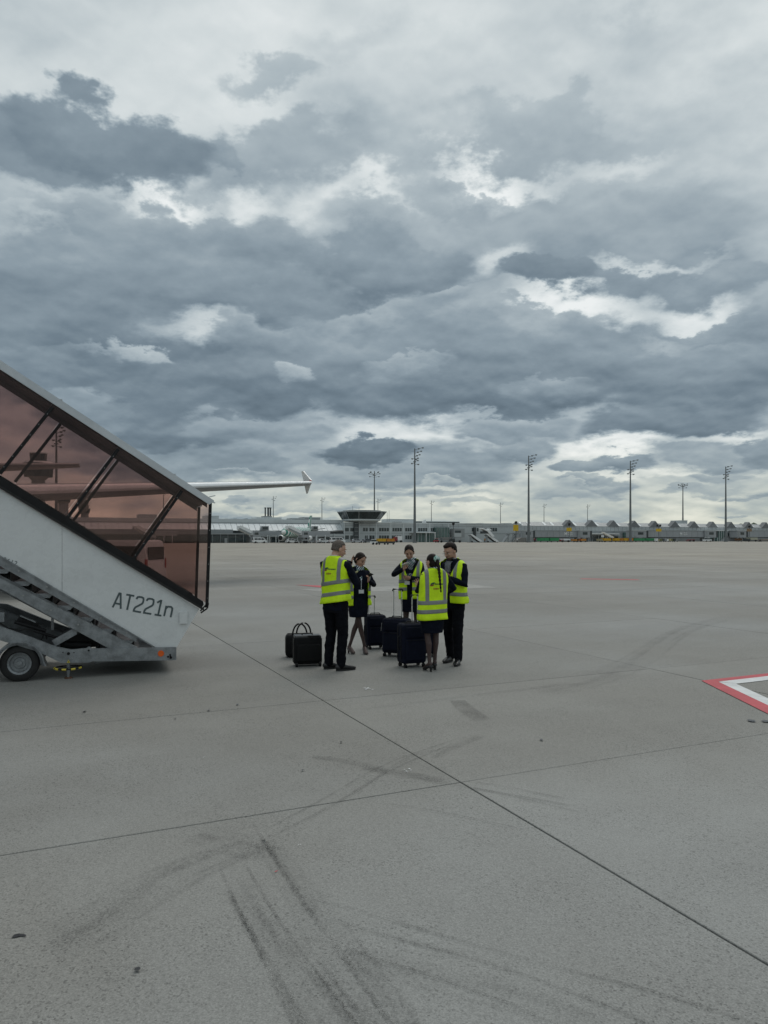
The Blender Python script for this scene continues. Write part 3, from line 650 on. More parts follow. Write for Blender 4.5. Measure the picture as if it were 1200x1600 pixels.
# stringers and steps
l1, l2 = S(0, 884), S(213, 1003); zl = lambda u: line_at(l1, l2, u)
m1, m2 = S(0, 903), S(187, 997); zm = lambda u: line_at(m1, m2, u)
n1_, n2_ = S(0, 919), S(166, 1010.5); zn = lambda u: line_at(n1_, n2_, u)
uA = S(243, 1011)[0]
def quad(name, fa, fb, ua, ub, v0, v1, m, par=None): return slab_uz(name, [(ua, fb(ua)), (ub, fb(ub)), (ub, fa(ub)), (ua, fa(ua))], v0, v1, m, par)
zfr = S(200, 1011)[1]; uz_ = S
def U0_at(fn, z): z0_, z1_ = fn(0), fn(1); return (z-z0_)/(z1_-z0_)
for v0, v1 in ((-.03, .012), (SW-.012, SW+.03)):
    s = 1 if v0 < 0 else -1
    usr = S(213, 1001)[0]
    us_ = quad('upper_stringer', lambda u: zb(u)-.003, lambda u: max(zl(u), zfr), UL, usr, v0, v1, M_GALV)
    bm = BM(); vv = v0-.018 if s == 1 else v1+.018
    prism(bm, [(UL, zb(UL)-.03), (uA-.04, zb(uA-.04)-.012), (uA-.04, zb(uA-.04)+.006), (UL, zb(UL)+.006)], 'y', min(vv, v0 if s == 1 else v1), max(vv, v0 if s == 1 else v1)); build('stringer_flange', bm, M_GALV, us_)
    ue = S(160, 1003)[0]
    zF = uz_(200, 1012)[1]; uT = U0_at(zm, zF); uN = U0_at(zn, zF)
    slab_uz('lower_stringer', [(UL, zn(UL)), (uN, zF), (uT, zF), (UL, zm(UL))], v0, v1, M_GALV)
    usx = S(60, 980)[0]
    bm = BM()
    for k in range(8):
        u = S(60+0, 900)[0]-.9+k*.335
        for z_ in ((zb(u)+zl(u))/2+.012,): cyl(bm, (u, v0-.012, z_), (u, v0, z_), .012, seg=6)
        u2 = u+.05
        if u2 < ue-.02: cyl(bm, (u2, v0-.014, (zm(u2)+zn(u2))/2), (u2, v0, (zm(u2)+zn(u2))/2), .013, seg=6)
    if s == 1: build('bolt', bm, M_BOLT, us_)['kind'] = 'stuff'
    else: bm.free()
# steps: tread with nosing and a dark riser behind
un, zn0 = S(162, 983); rise, run = .168, .168/.657
ns = int((un-UL)/run)
for k in range(-1, ns):
    u = un-k*run; z = zn0+k*rise
    if u < UL: break
    if z < zfr+.01 and k < 0: z = zfr+.012
    bm = BM(); prism(bm, [(u-.15, z-.06), (u+.09, z-.06), (u+.15, z), (u-.09, z)], 'y', -.02 if False else .0125, SW-.0125); build('step', bm, M_GALV, stair)
    bm = BM(); prism(bm, [(u-.128, z+.002), (u-.118, z+.002), (u-.118-.0, z+rise-.024), (u-.128, z+rise-.024)], 'y', .02, SW-.02); build('riser', bm, M_RUBR, stair)
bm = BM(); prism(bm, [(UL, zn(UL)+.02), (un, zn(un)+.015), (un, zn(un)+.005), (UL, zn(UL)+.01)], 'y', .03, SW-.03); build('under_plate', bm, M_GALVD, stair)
# chassis
def uz(px, py, v=0): return S(px, py, v)
fr1, fr2 = uz(118, 1013), uz(275, 1010.5); fb1, fb2 = uz(97, 1034), uz(275, 1030.5)
for v0, v1 in ((-.06, -.02), (SW+.02, SW+.06)):
    slab_uz('chassis_beam', [uz(139, 1032.5), fb2, fr2, uz(142, 1012.5)], v0, v1, M_GALV, bevel=.004)
    # swan-neck plate rising to the axle
    slab_uz('chassis_plate', [(UL*.62, uz(0, 978)[1]+.55), (UL*.62, uz(0, 978)[1]+.25), uz(0, 999), uz(60, 1017), uz(97, 1034.5), uz(140, 1034), uz(152, 1027), uz(152, 1013.5), uz(138, 1011.5), uz(112, 1014), uz(90, 1010), uz(37, 990), uz(0, 977.5)], v0-.012, v1-.004, M_GALV, bevel=.003)
for px in (152, 215, 272):
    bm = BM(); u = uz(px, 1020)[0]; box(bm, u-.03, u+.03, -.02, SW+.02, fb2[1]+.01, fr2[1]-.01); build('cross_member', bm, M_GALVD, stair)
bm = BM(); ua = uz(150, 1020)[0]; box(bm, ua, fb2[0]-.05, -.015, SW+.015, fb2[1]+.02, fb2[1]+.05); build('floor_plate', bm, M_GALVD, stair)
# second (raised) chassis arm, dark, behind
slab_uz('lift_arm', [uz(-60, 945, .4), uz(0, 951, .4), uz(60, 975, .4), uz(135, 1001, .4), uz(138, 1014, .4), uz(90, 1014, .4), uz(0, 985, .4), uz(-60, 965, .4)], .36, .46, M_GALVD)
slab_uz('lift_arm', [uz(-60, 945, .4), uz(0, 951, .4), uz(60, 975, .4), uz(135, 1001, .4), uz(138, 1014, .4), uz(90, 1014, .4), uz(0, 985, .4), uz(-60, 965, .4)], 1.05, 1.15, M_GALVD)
bm = BM(); a = uz(84, 1005, .05); b = uz(118, 986, .05); c = uz(130, 980, .05)
bar(bm, (a[0], .05, a[1]), (b[0], .05, b[1]), .05, .09); bar(bm, (b[0], .05, b[1]), (c[0]+.02, .05, c[1]), .04, .05); build('brace', bm, M_GALV, stair)
bm = BM(); a = uz(82, 966, .3); b = uz(82, 984, .3); bar(bm, (a[0], .3, a[1]), (b[0], .3, b[1]), .035, .035, up=(1, 0, 0)); build('stub_post', bm, M_GALV, stair)
bm = BM(); a = uz(28, 967, .2); b = uz(60, 978, .2)
bar(bm, (a[0], .2, a[1]), (b[0], .2, b[1]), .10, .06); cyl(bm, (a[0]-.03, .12, a[1]-.03), (b[0]+.1, .12, b[1]-.06), .025); cyl(bm, (b[0]-.05, .10, b[1]-.05), (b[0]+.35, .10, b[1]-.20), .018)
build('hydraulic_ram', bm, M_BLK, stair)
bm = BM(); a = uz(33, 961, .2); b = uz(57, 971, .2); bar(bm, (a[0], .13, a[1]), (b[0], .13, b[1]), .08, .012); build('cover_plate', bm, M_GALV, stair)
bm = BM(); hp = [uz(0, 975), uz(12, 983), uz(30, 986), uz(50, 983), uz(62, 984), uz(70, 992), uz(71, 1001)]
tube(bm, [(p[0], .06+.02*i, p[1]) for i, p in enumerate(hp)], [.010]*len(hp), 8); build('hose', bm, M_RUBR, stair)
bm = BM(); hp = [uz(58, 975), uz(64, 985), uz(66, 995), uz(62, 1004)]
tube(bm, [(p[0], .10+.02*i, p[1]) for i, p in enumerate(hp)], [.008]*len(hp), 8); build('hose', bm, M_RUBR, stair)
bm = BM(); a = uz(108, 992, .5)
box(bm, a[0]-.10, a[0]+.38, .3, 1.2, a[1]-.16, a[1]+.02); cyl(bm, (a[0]-.05, .25, a[1]-.10), (a[0]+.3, .25, a[1]-.13), .05); build('hydraulic_tank', bm, M_BLK, stair, bevel=.01)
bm = BM(); a = uz(0, 966, .1); box(bm, a[0]-.4, a[0]+.06, .02, .09, a[1]-.04, a[1]+.08); cyl(bm, (a[0], .015, a[1]+.02), (a[0], .10, a[1]+.02), .045); build('pivot_block', bm, M_GALV, stair, bevel=.006)
# pins and holes on the plate
for px, py, r_ in ((107.5, 1020, .020), (139, 1015, .014), (99, 1018, .008), (116, 1018.5, .008), (262, 1025, .013)):
    bm = BM(); p = uz(px, py); cyl(bm, (p[0], -.078, p[1]), (p[0], -.05, p[1]), r_, seg=14); build('pivot_pin', bm, M_BLK, stair)
bm = BM(); p = uz(139, 1013); cyl(bm, (p[0], -.075, p[1]), (p[0], -.02, p[1]), .03, seg=14); build('lug', bm, M_GALV, stair)
bm = BM(); p = uz(251, 1020); cyl(bm, (p[0], -.075, p[1]), (p[0], -.058, p[1]), .042, seg=20); build('reflector', bm, M_ORG, stair, smooth_='auto')
bm = BM(); p = uz(265, 1024); bar(bm, (p[0], -.075, p[1]+.03), (p[0]+.01, -.075, p[1]-.035), .02, .01, up=(0, 1, 0)); cyl(bm, (p[0]+.012, -.08, p[1]-.02), (p[0]+.012, -.06, p[1]-.02), .018); build('latch', bm, M_BLK, stair)
# wheels
def wheel(u, v, r=.235, w=.16, side=-1, parent=None, tyre=None, rimm=None, hub=.55):
    t_ = BM(); prof = [(r*.60, -w*.42), (r*.66, -w*.5), (r*.88, -w*.5), (r*.97, -w*.40), (r, -w*.2), (r, w*.2), (r*.97, w*.4), (r*.88, w*.5), (r*.66, w*.5), (r*.60, w*.42)]
    seg = 32; rings = []
    for k in range(seg):
        a = 2*math.pi*k/seg; rings.append([t_.verts.new((math.cos(a)*p[0], p[1], math.sin(a)*p[0])) for p in prof])
    for k in range(seg):
        A, B = rings[k], rings[(k+1) % seg]
        for i in range(len(prof)): t_.faces.new((A[i], A[(i+1) % len(prof)], B[(i+1) % len(prof)], B[i]))
    # tread grooves
    rim = BM(); s = side
    cyl(rim, (0, s*w*.10, 0), (0, s*w*.16, 0), r*.58, seg=28)
    for k in range(28):
        a0, a1 = 2*math.pi*k/28, 2*math.pi*(k+1)/28
        for (ra, ya), (rb, yb) in (((r*.60, s*w*.46), (r*.50, s*w*.40)), ((r*.50, s*w*.40), (r*.47, s*w*.17))):
            rim.faces.new([rim.verts.new((math.cos(x)*rr_, y_, math.sin(x)*rr_)) for x, rr_, y_ in ((a0, ra, ya), (a1, ra, ya), (a1, rb, yb), (a0, rb, yb))])
    cyl(rim, (0, s*w*.16, 0), (0, s*w*.36, 0), r*.16, r*.13, seg=16); cyl(rim, (0, s*w*.16, 0), (0, s*w*.22, 0), r*.32, r*.28, seg=20)
    for k in range(5):
        a = 2*math.pi*k/5+.3; cyl(rim, (math.cos(a)*r*.235, s*w*.2, math.sin(a)*r*.235), (math.cos(a)*r*.235, s*w*.29, math.sin(a)*r*.235), r*.035, seg=6)
    wh = empty('wheel', (u, v, r-.006)); wh.parent = parent
    build('tyre', t_, tyre or M_RUBR, wh, 'auto'); build('rim', rim, rimm or M_GALV, wh, 'auto')
    return wh
wc = uz(31, 1037)
wheel(wc[0], .02, .243, .17, -1, stair); wheel(wc[0], SW-.02, .243, .17, 1, stair)
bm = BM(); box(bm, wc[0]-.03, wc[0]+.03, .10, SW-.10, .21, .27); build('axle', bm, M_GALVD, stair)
for v0, v1 in ((-.11, .13), (SW-.13, SW+.11)):
    bm = BM(); R1 = .285; n = 16; prev = None
    for k in range(n+1):
        a = R(-8)+(R(196)*k/n); rr_ = R1+(.03 if k == 0 else 0)
        c = [(wc[0]+math.cos(a)*rr_, v, .237+math.sin(a)*rr_*.98) for v in (v0, v1)]; d = [(wc[0]+math.cos(a)*(rr_+.014), v, .237+math.sin(a)*(rr_+.014)*.98) for v in (v0, v1)]
        e = [(wc[0]+math.cos(a)*(rr_-.03), v0, .237+math.sin(a)*(rr_-.03)*.98)]
        cur = [bm.verts.new(p) for p in (c[0], c[1], d[1], d[0], e[0])]
        if prev:
            for i, j in ((0, 1), (1, 2), (2, 3), (3, 4), (4, 0)): bm.faces.new((prev[i], prev[j], cur[j], cur[i]))
        prev = cur
    build('mudguard', bm, M_GALV, stair, 'auto')
# jack foot with its ring handle
jp = uz(107, 1040); jack = empty('jack', (jp[0], -.02, 0)); jack.parent = stair
bm = BM(); cyl(bm, (0, 0, .06), (0, 0, .26), .022, seg=12); cyl(bm, (0, 0, .02), (0, 0, .07), .016); build('jack_tube', bm, M_GALV, jack)
bm = BM(); cyl(bm, (0, 0, .0), (0, 0, .02), .055, .045, seg=16); build('foot_plate', bm, mat('rusty_steel', (.10, .05, .03), .8, var=.4, scale=30), jack)
rp = [(math.cos(a*R(22.5))*.17, math.sin(a*R(22.5))*.17, .145) for a in range(17)]
bm = BM(); tube(bm, rp, [.008]*17, 6, ref=(0, 0, 1)); [cyl(bm, (0, 0, .145), (math.cos(a)*.17, math.sin(a)*.17, .145), .006, seg=6) for a in (0.4, 2.5, 4.6)]; build('ring_handle', bm, M_BLK, jack)
for k in range(5):
    a0 = R(210+k*38-40); bm = BM(); pp = [(math.cos(a0+R(t*9))*.17, math.sin(a0+R(t*9))*.17, .145) for t in range(3)]; tube(bm, pp, [.0135]*3, 8, ref=(0, 0, 1), cap=False); build('yellow_sleeve', bm, M_YJ, jack)
bm = BM(); p = uz(107.5, 1032); prism(bm, [(p[0]-.022, p[1]-.02), (p[0]+.022, p[1]-.02), (p[0], p[1]+.022)], 'y', -.0765, -.0745); o = build('warning_sign', bm, M_YJ, stair)
bm = BM(); prism(bm, [(p[0]-.004, p[1]-.012), (p[0]+.004, p[1]-.012), (p[0], p[1]+.010)], 'y', -.0785, -.077); build('sign_mark', bm, M_BLK, o)
# box on the side panel
a = uz(280, 955.5); b = uz(292.5, 975); bm = BM(); box(bm, a[0], b[0], -.045, -.012, b[1]+.01, a[1]-.005); o = build('junction_box', bm, M_WPAN, stair, bevel=.004)
bm = BM(); box(bm, a[0]-.015, b[0]+.02, -.018, -.0125, b[1]+.05, b[1]+.07); box(bm, a[0]-.015, b[0]+.02, -.018, -.0125, a[1]-.07, a[1]-.05); build('mounting_strap', bm, M_WPAN, o)
# lettering
def letters(s, p0, p1, size, space=1.0, off=0.0, v=-.0135, name='lettering', wscale=1.0):
    me = text_mesh(s, size, .0012, space=space, offset=off); a = uz(*p0); b = uz(*p1)
    o = link(name, me, stair, [M_LET]); w = max(vx.co.x for vx in me.vertices); L_ = math.hypot(b[0]-a[0], b[1]-a[1])
    ang = math.atan2(b[1]-a[1], b[0]-a[0]); k = L_/w
    o.matrix_local = Matrix.Translation((a[0], v, a[1])) @ Matrix.Rotation(-ang, 4, 'Y') @ Matrix.Rotation(R(90), 4, 'X') @ Matrix.Diagonal((k, wscale, 1, 1))
    return o
GL = {'A': [[(0, 0), (.26, 1), (.36, 1), (.62, 0)], [(.10, .30), (.52, .30)]], 'T': [[(0, 1), (.62, 1)], [(.31, 1), (.31, 0)]],
      '2': [[(.02, .82), (.10, .97), (.22, 1), (.42, 1), (.54, .96), (.58, .84), (.58, .66), (.52, .56), (.08, .26), (.02, .12), (.02, 0), (.60, 0)]],
      '1': [[(.06, .82), (.30, 1), (.34, 1), (.34, 0)], [(.06, 0), (.60, 0)]], 'n': [[(.02, .72), (.02, 0)], [(.02, .52), (.16, .68), (.40, .70), (.52, .62), (.54, .48), (.54, 0)]]}
def stroke_text(s, h, w, adv, parent, a, b, v):
    L_ = math.hypot(b[0]-a[0], b[1]-a[1]); ang = math.atan2(b[1]-a[1], b[0]-a[0]); k = L_/((len(s)-1)*adv+.62)
    for i, ch in enumerate(s):
        bm = BM()
        for st_ in GL[ch]:
            pts = [Vector((a[0], 0, a[1]))+Vector((math.cos(ang), 0, math.sin(ang)))*((i*adv+x)*k)+Vector((-math.sin(ang), 0, math.cos(ang)))*(y*h) for x, y in st_]
            # offset outline of the stroke
            lft, rgt = [], []
            for n_ in range(len(pts)):
                d0 = (pts[n_]-pts[n_-1]).normalized() if n_ else (pts[1]-pts[0]).normalized()
                d1_ = (pts[n_+1]-pts[n_]).normalized() if n_ < len(pts)-1 else d0
                t_ = (d0+d1_).normalized(); nn = Vector((-t_.z, 0, t_.x)); sc = w/2/max(.5, nn.dot(Vector((-d0.z, 0, d0.x))))
                lft.append(pts[n_]+nn*sc); rgt.append(pts[n_]-nn*sc)
            for n_ in range(len(pts)-1):
                bm.faces.new([bm.verts.new((q_.x, v, q_.z)) for q_ in (lft[n_], lft[n_+1], rgt[n_+1], rgt[n_])])
            v -= .0002
        build('letter', bm, M_LET, parent)
stroke_text('AT221n', .205, .025, .80, stair, uz(176, 949), uz(268, 964.5), -.0145)
letters('125612', (-8, 873), (25.5, 884), .085, 1.15, 0)
bm = BM(); hp = [uz(143, 972), uz(146, 978), uz(153, 978), uz(157, 970), uz(154, 966)]; tube(bm, [(p[0], -.05, p[1]) for p in hp], [.004]*5, 6); build('wire_loop', bm, M_BOLT, stair)
# lattice / cross plates under the stairs on the far left
bm = BM()
for k in range(7): box(bm, uz(0, 1005)[0]-.45+k*.06, uz(0, 1005)[0]-.425+k*.06, .1, .12, .30, .50)
build('grating', bm, M_GALV, stair)
# upper landing and its support legs (outside the picture)
bm = BM(); box(bm, UL-1.2, UL, 0, SW, zb(UL)-.05, zb(UL)+.12); build('landing', bm, M_GALV, stair)
for v in (.06, SW-.06):
    bm = BM(); bar(bm, (UL*.62, v, uz(0, 978)[1]+.4), (UL+.3, v, zn(UL+.3)), .09, .12); build('support_leg', bm, M_GALV, stair)
    bm = BM(); bar(bm, (UL*.62-.4, v, .5), (UL*.62+.1, v, .95), .09, .12); build('support_leg', bm, M_GALV, stair)
    wheel(UL*.62-.5, v, .243, .17, -1 if v < .5 else 1, stair)

# ================================================================== airliner whose wing reaches out beyond the stairs
M_AIR = mat('aircraft_white', (.70, .71, .71), .30, var=.03, scale=.5, dirt=.05)
M_WING = mat('wing_grey', (.26, .27, .275), .42, var=.08, scale=.8, dirt=.12, stretch=(.4, 2, 1))
M_LE = mat('leading_edge_metal', (.80, .82, .83), .35, metal=.0, var=.04, scale=1)
M_DK = mat('dark_glass', (.02, .023, .026), .15, var=.2, scale=1)
ax = Vector((-sph, cph, 0))                      # nose points towards the camera, tail away: axis from nose to tail
air = empty('airliner', (-10.6, 6.0, 0), PH, 'white airliner beyond the stairs, its long pale wing reaching out over the apron', 'aeroplane')
# local: +X = towards its right-hand wing in view (spanwise), +Y = towards the tail
bm = BM()
st_ = [(-4.6, .15, 3.1), (-4.2, .75, 3.15), (-3.2, 1.35, 3.3), (-1.5, 1.8, 3.5), (.5, 1.97, 3.65), (4, 1.98, 3.65), (16, 1.98, 3.65), (22, 1.95, 3.7), (26, 1.6, 4.0), (29.5, 1.0, 4.5), (32, .5, 4.9), (33.2, .15, 5.05)]
tube(bm, [(0, y, z) for y, r_, z in st_], [r_ for y, r_, z in st_], 28, ref=(1, 0, 0), cap=False); build('fuselage', bm, M_AIR, air, 'auto')
def wing(sgn, le_root, span, c_root, c_tip, z_root, z_tip, sweep, th_root, th_tip, m, name, kink=None):
    bm = BM(); n = 10; rings = []
    prof = [(0, 0), (.012, .22), (.05, .42), (.15, .55), (.35, .55), (.6, .38), (.85, .14), (1, .01), (.85, -.06), (.6, -.22), (.35, -.40), (.15, -.42), (.05, -.30), (.012, -.16)]
    for i in range(n+1):
        t = i/n; x = sgn*span*t; le = le_root+sweep*t; c = c_root+(c_tip-c_root)*t
        if kink: c = kink(t, c)
        th = th_root+(th_tip-th_root)*t; z = z_root+(z_tip-z_root)*t-(.5*th if name == 'wing' else 0)
        rings.append([bm.verts.new((x, le+c*p[0], z+th*p[1]-(th*.25*p[0]))) for p in prof])
    for i in range(n):
        for k in range(len(prof)):
            f = bm.faces.new((rings[i][k], rings[i][(k+1) % len(prof)], rings[i+1][(k+1) % len(prof)], rings[i+1][k]))
            f.material_index = 1 if k in (0, 1, 13) and name == 'wing' else 0
    bm.faces.new(rings[0]); bm.faces.new(rings[-1][::-1])
    return build(name, bm, [m, M_LE], air, 'auto')
WT = air.matrix_basis.inverted() @ Vector((0, 0, 0))
# wing tip found from the picture: its leading edge at image (478, 749) about 35 m out
Minv = (Matrix.Translation(air.location) @ Matrix.Rotation(PH, 4, 'Z')).inverted()
tipL = Minv @ W(487, 750.0, 35.2); rootL = Minv @ W(60, 750.5, 25.6)
spn = tipL.x; dxr = (tipL.y-rootL.y)/(tipL.x-rootL.x); le0 = rootL.y-dxr*rootL.x; z0 = rootL.z-(tipL.z-rootL.z)/(tipL.x-rootL.x)*rootL.x
kink = lambda t, c: max(c, 6.6-9.0*t)
wing(1, le0, spn, 5.0, 1.75, z0-.10, tipL.z-.03, tipL.y-le0, .78, .20, M_WING, 'wing', kink)
wing(-1, le0, spn, 5.0, 1.75, z0-.10, tipL.z-.03, tipL.y-le0, .78, .20, M_WING, 'wing', kink)
for sg in (1, -1):
    # tip fence: swept arrow plate above and below
    bm = BM(); x = sg*(spn+.02)
    prism(bm, [(tipL.y+.1, tipL.z-.02), (tipL.y+1.1, tipL.z+.52), (tipL.y+1.45, tipL.z+.52), (tipL.y+1.55, tipL.z), (tipL.y+1.3, tipL.z-.58), (tipL.y+1.2, tipL.z-.58)], 'x', x-.02, x+.03)
    o = build('wingtip_fence', bm, M_AIR, air, bevel=.012)
    if sg == 1:
        o.rotation_euler = (0, 0, 0)
        me = o.data
        for v in me.vertices:                       # the fence leans a little outwards top and bottom
            dz = v.co.z-tipL.z; v.co.x += -.30*dz if dz > 0 else -.10*dz
    bm = BM(); ell(bm, (x-.02, tipL.y+.25, tipL.z-.02), (.05, .16, .04)); build('navigation_light', bm, mat('red_lens', (.55, .05, .06), .2), air, True)
    for t, ln_, hz in ((.40, 3.4, .75), (.655, 3.0, .62)):
        xx = sg*spn*t; c = kink(t, 4.3-2.85*t); yy = le0+(tipL.y-le0)*t+c*.72; z = z0-.10+(tipL.z-z0)*t
        bm = BM(); tube(bm, [(xx, yy-ln_*.45, z-.05), (xx, yy-ln_*.2, z-hz*.75), (xx, yy+ln_*.2, z-hz), (xx, yy+ln_*.5, z-hz*.75)], [(.04, .04), (.17, .20), (.20, .24), (.05, .06)], 14, ref=(1, 0, 0)); build('flap_fairing', bm, M_WING, air, True)
    xx = sg*5.4; t = 5.4/spn; yy = le0+(tipL.y-le0)*t
    bm = BM(); tube(bm, [(xx, yy-2.6, 1.62), (xx, yy-2.2, 1.62), (xx, yy-1.2, 1.62), (xx, yy, 1.64), (xx, yy+1.2, 1.68)], [.82, .93, .98, .9, .62], 24, ref=(1, 0, 0), cap=False); eng = build('engine', bm, M_AIR, air, 'auto')
    bm = BM(); cyl(bm, (xx, yy-2.63, 1.62), (xx, yy-2.58, 1.62), .78, seg=24); build('fan', bm, M_DK, eng)
    bm = BM(); prism(bm, [(yy-1.6, 2.5), (yy+1.8, 2.3), (yy+1.8, 3.0), (yy-.2, 3.1)], 'x', xx-.12, xx+.12); build('pylon', bm, M_AIR, eng)
wing(1, 26.5, 6.2, 3.6, 1.4, 4.9, 5.5, 3.4, .35, .15, M_WING, 'tailplane'); wing(-1, 26.5, 6.2, 3.6, 1.4, 4.9, 5.5, 3.4, .35, .15, M_WING, 'tailplane')
bm = BM(); prism(bm, [(24.5, 5.3), (30.4, 5.2), (32.6, 11.4), (30.4, 11.4), (27.2, 6.6)], 'x', -.14, .14); build('tail_fin', bm, M_AIR, air, bevel=.05)
bm = BM()
for k in range(34):
    if 12 < k < 18 and k % 3 == 0: continue
    for s in (1, -1): ell(bm, (s*1.95, .9+k*.72, 4.05), (.04, .13, .19), u=8, v=6)
build('cabin_window', bm, M_DK, air)['kind'] = 'stuff'
for x_, y_ in ((0, -1.0), (3.6, le0+5), (-3.6, le0+5)):
    bm = BM(); cyl(bm, (x_, y_, .5), (x_, y_, 2.6), .10); o = build('gear_leg', bm, M_ALU, air)
    for s in (-.25, .25):
        bm = BM(); cyl(bm, (x_+s-.12, y_, .5), (x_+s+.12, y_, .5), .5, seg=20); build('gear_wheel', bm, M_RUBR, o)

# ================================================================== generic vehicles
M_VAN = mat('vehicle_white', (.66, .67, .67), .3, var=.03, scale=2, dirt=.08)
M_GLS = mat('vehicle_glass', (.018, .022, .026), .12, var=.15)
M_TAIL = mat('red_tail_lamp', (.35, .02, .02), .2)
def vehicle(name, L_, W_, H_, body, label, cat, group=None, kind='van', glassm=None, full=True):
    r = empty(name, label=label, cat=cat, group=group)
    if kind == 'van': prof = [(0, .32), (.0, H_*.62), (L_*.025, H_*.97), (L_*.06, H_), (L_*.74, H_), (L_*.80, H_*.95), (L_*.90, H_*.60), (L_*.985, H_*.50), (L_, H_*.32), (L_, .28)]
    elif kind == 'car': prof = [(0, .32), (.0, H_*.58), (L_*.04, H_*.66), (L_*.12, H_*.94), (L_*.22, H_), (L_*.58, H_), (L_*.74, H_*.66), (L_*.97, H_*.54), (L_, H_*.35), (L_, .28)]
    else: prof = [(0, .35), (0, H_*.95), (.1, H_), (L_*.96, H_), (L_, H_*.85), (L_, .35)]
    bm = BM(); prism(bm, prof, 'y', -W_/2, W_/2)
    for v in bm.verts:
        if v.co.z > H_*.6: v.co.y *= .90
    build('body', bm, body, r, 'auto', bevel=.05 if full else 0)
    gm = glassm or M_GLS
    def win(x0, x1, z0, z1, k0=0, k1=0):
        for s in (-1, 1):
            bm = BM(); kk = W_/2*(.945)
            vs = [(x0, z0), (x1, z0), (x1-k1, z1), (x0+k0, z1)]
            A = [bm.verts.new((p[0], s*(W_/2*(1-.10*max(0, (p[1]-H_*.5)/(H_*.5)))+.012), p[1])) for p in vs]; bm.faces.new(A)
            o = build('window', bm, gm, r); 
            md = o.modifiers.new('thick', 'SOLIDIFY'); md.thickness = .02
    if kind == 'van':
        win(L_*.08, L_*.32, H_*.60, H_*.88); win(L_*.35, L_*.56, H_*.60, H_*.88); win(L_*.59, L_*.84, H_*.58, H_*.88, 0, L_*.10)
    elif kind == 'car': win(L_*.13, L_*.36, H_*.64, H_*.90, L_*.06, 0); win(L_*.385, L_*.70, H_*.64, H_*.90, 0, L_*.11)
    bm = BM()
    if kind == 'van': pts = [(L_*.815, H_*.90), (L_*.895, H_*.62)]
    elif kind == 'car': pts = [(L_*.60, H_*.96), (L_*.73, H_*.70)]
    else: pts = [(L_+.02, H_*.8), (L_+.02, H_*.5)]
    a = W_/2*.82; A = [bm.verts.new(p) for p in ((pts[0][0]+.03, -a, pts[0][1]+.02), (pts[0][0]+.03, a, pts[0][1]+.02), (pts[1][0]+.03, a*1.05, pts[1][1]+.02), (pts[1][0]+.03, -a*1.05, pts[1][1]+.02))]
    bm.faces.new(A); build('windscreen', bm, gm, r)
    bm = BM(); box(bm, -.015, .02, -W_*.36, W_*.36, H_*.60, H_*.86); build('rear_window', bm, gm, r)
    for s in (-1, 1):
        bm = BM(); box(bm, -.02, .05, s*W_*.44-.05, s*W_*.44+.05, H_*.42, H_*.62); build('tail_light', bm, M_TAIL, r)
        for x in (L_*.17, L_*.81):
            bm = BM(); cyl(bm, (x, s*(W_/2-.16), .32), (x, s*(W_/2+.01), .32), .33, seg=18 if full else 10); cyl(bm, (x, s*(W_/2+.01), .32), (x, s*(W_/2+.02), .32), .19, seg=12); build('wheel', bm, M_RUBR, r)
    return r
van = vehicle('parked_van', 4.3, 1.75, 1.80, M_VAN, 'small white van seen through the brown panes of the stairs', 'van')
p = W(236, 880, 26.5); van.location = (p.x, p.y+.6, 0); van.rotation_euler = (0, 0, R(172))

# ================================================================== terminal and everything on its apron
TA = math.tan(GA); ca, sa = math.cos(GA), math.sin(GA)
M_TW = mat('facade_panel_grey', (.44, .475, .48), .5, var=.06, scale=.15, dirt=.10)
M_TW2 = mat('facade_panel_pale', (.56, .60, .605), .5, var=.06, scale=.15, dirt=.08)
M_TD = mat('facade_dark_recess', (.05, .058, .06), .6, var=.3, scale=.3)
M_TM = mat('facade_mid_grey', (.27, .29, .295), .55, var=.12, scale=.2, dirt=.15)
M_TG = mat('facade_glass', (.035, .05, .055), .12, var=.35, scale=.4)
M_TGG = mat('facade_green_glass', (.10, .16, .15), .15, var=.25, scale=.3)
M_RF = mat('roof_glazing', (.50, .545, .56), .35, var=.08, scale=.3)
M_RFW = mat('roof_skylight', (.62, .66, .66), .2, var=.05)
M_RD = mat('roof_dark', (.07, .085, .08), .7, var=.2, scale=.1)
M_STL = mat('mast_steel', (.15, .165, .17), .5, metal=.3, var=.1, scale=.3)
M_JB = mat('jet_bridge_grey', (.31, .33, .345), .5, var=.06, scale=.2, dirt=.12)
M_WH = mat('painted_white', (.72, .74, .74), .4, var=.04, scale=.5, dirt=.06)
M_CYE = mat('container_yellow', (.56, .33, .012), .45, var=.12, scale=.6, dirt=.2)
M_COR = mat('container_orange', (.48, .20, .02), .5, var=.15, scale=.6, dirt=.25)
M_CGR = mat('container_green', (.03, .24, .09), .5, var=.15, scale=.6, dirt=.2)
M_CRD = mat('truck_red', (.33, .03, .04), .4, var=.12, scale=.6, dirt=.1)
M_SGN = mat('sign_yellow', (.62, .40, .01), .5)
M_BLKS = mat('sign_black', (.01, .01, .011), .6)
M_CON2 = mat('grey_tarpaulin', (.20, .195, .185), .8, var=.15, scale=.5)
def onl(px, Y0): r = (px-CX)/F; Y = Y0/(1-TA*r); return Vector((r*Y, Y, 0))
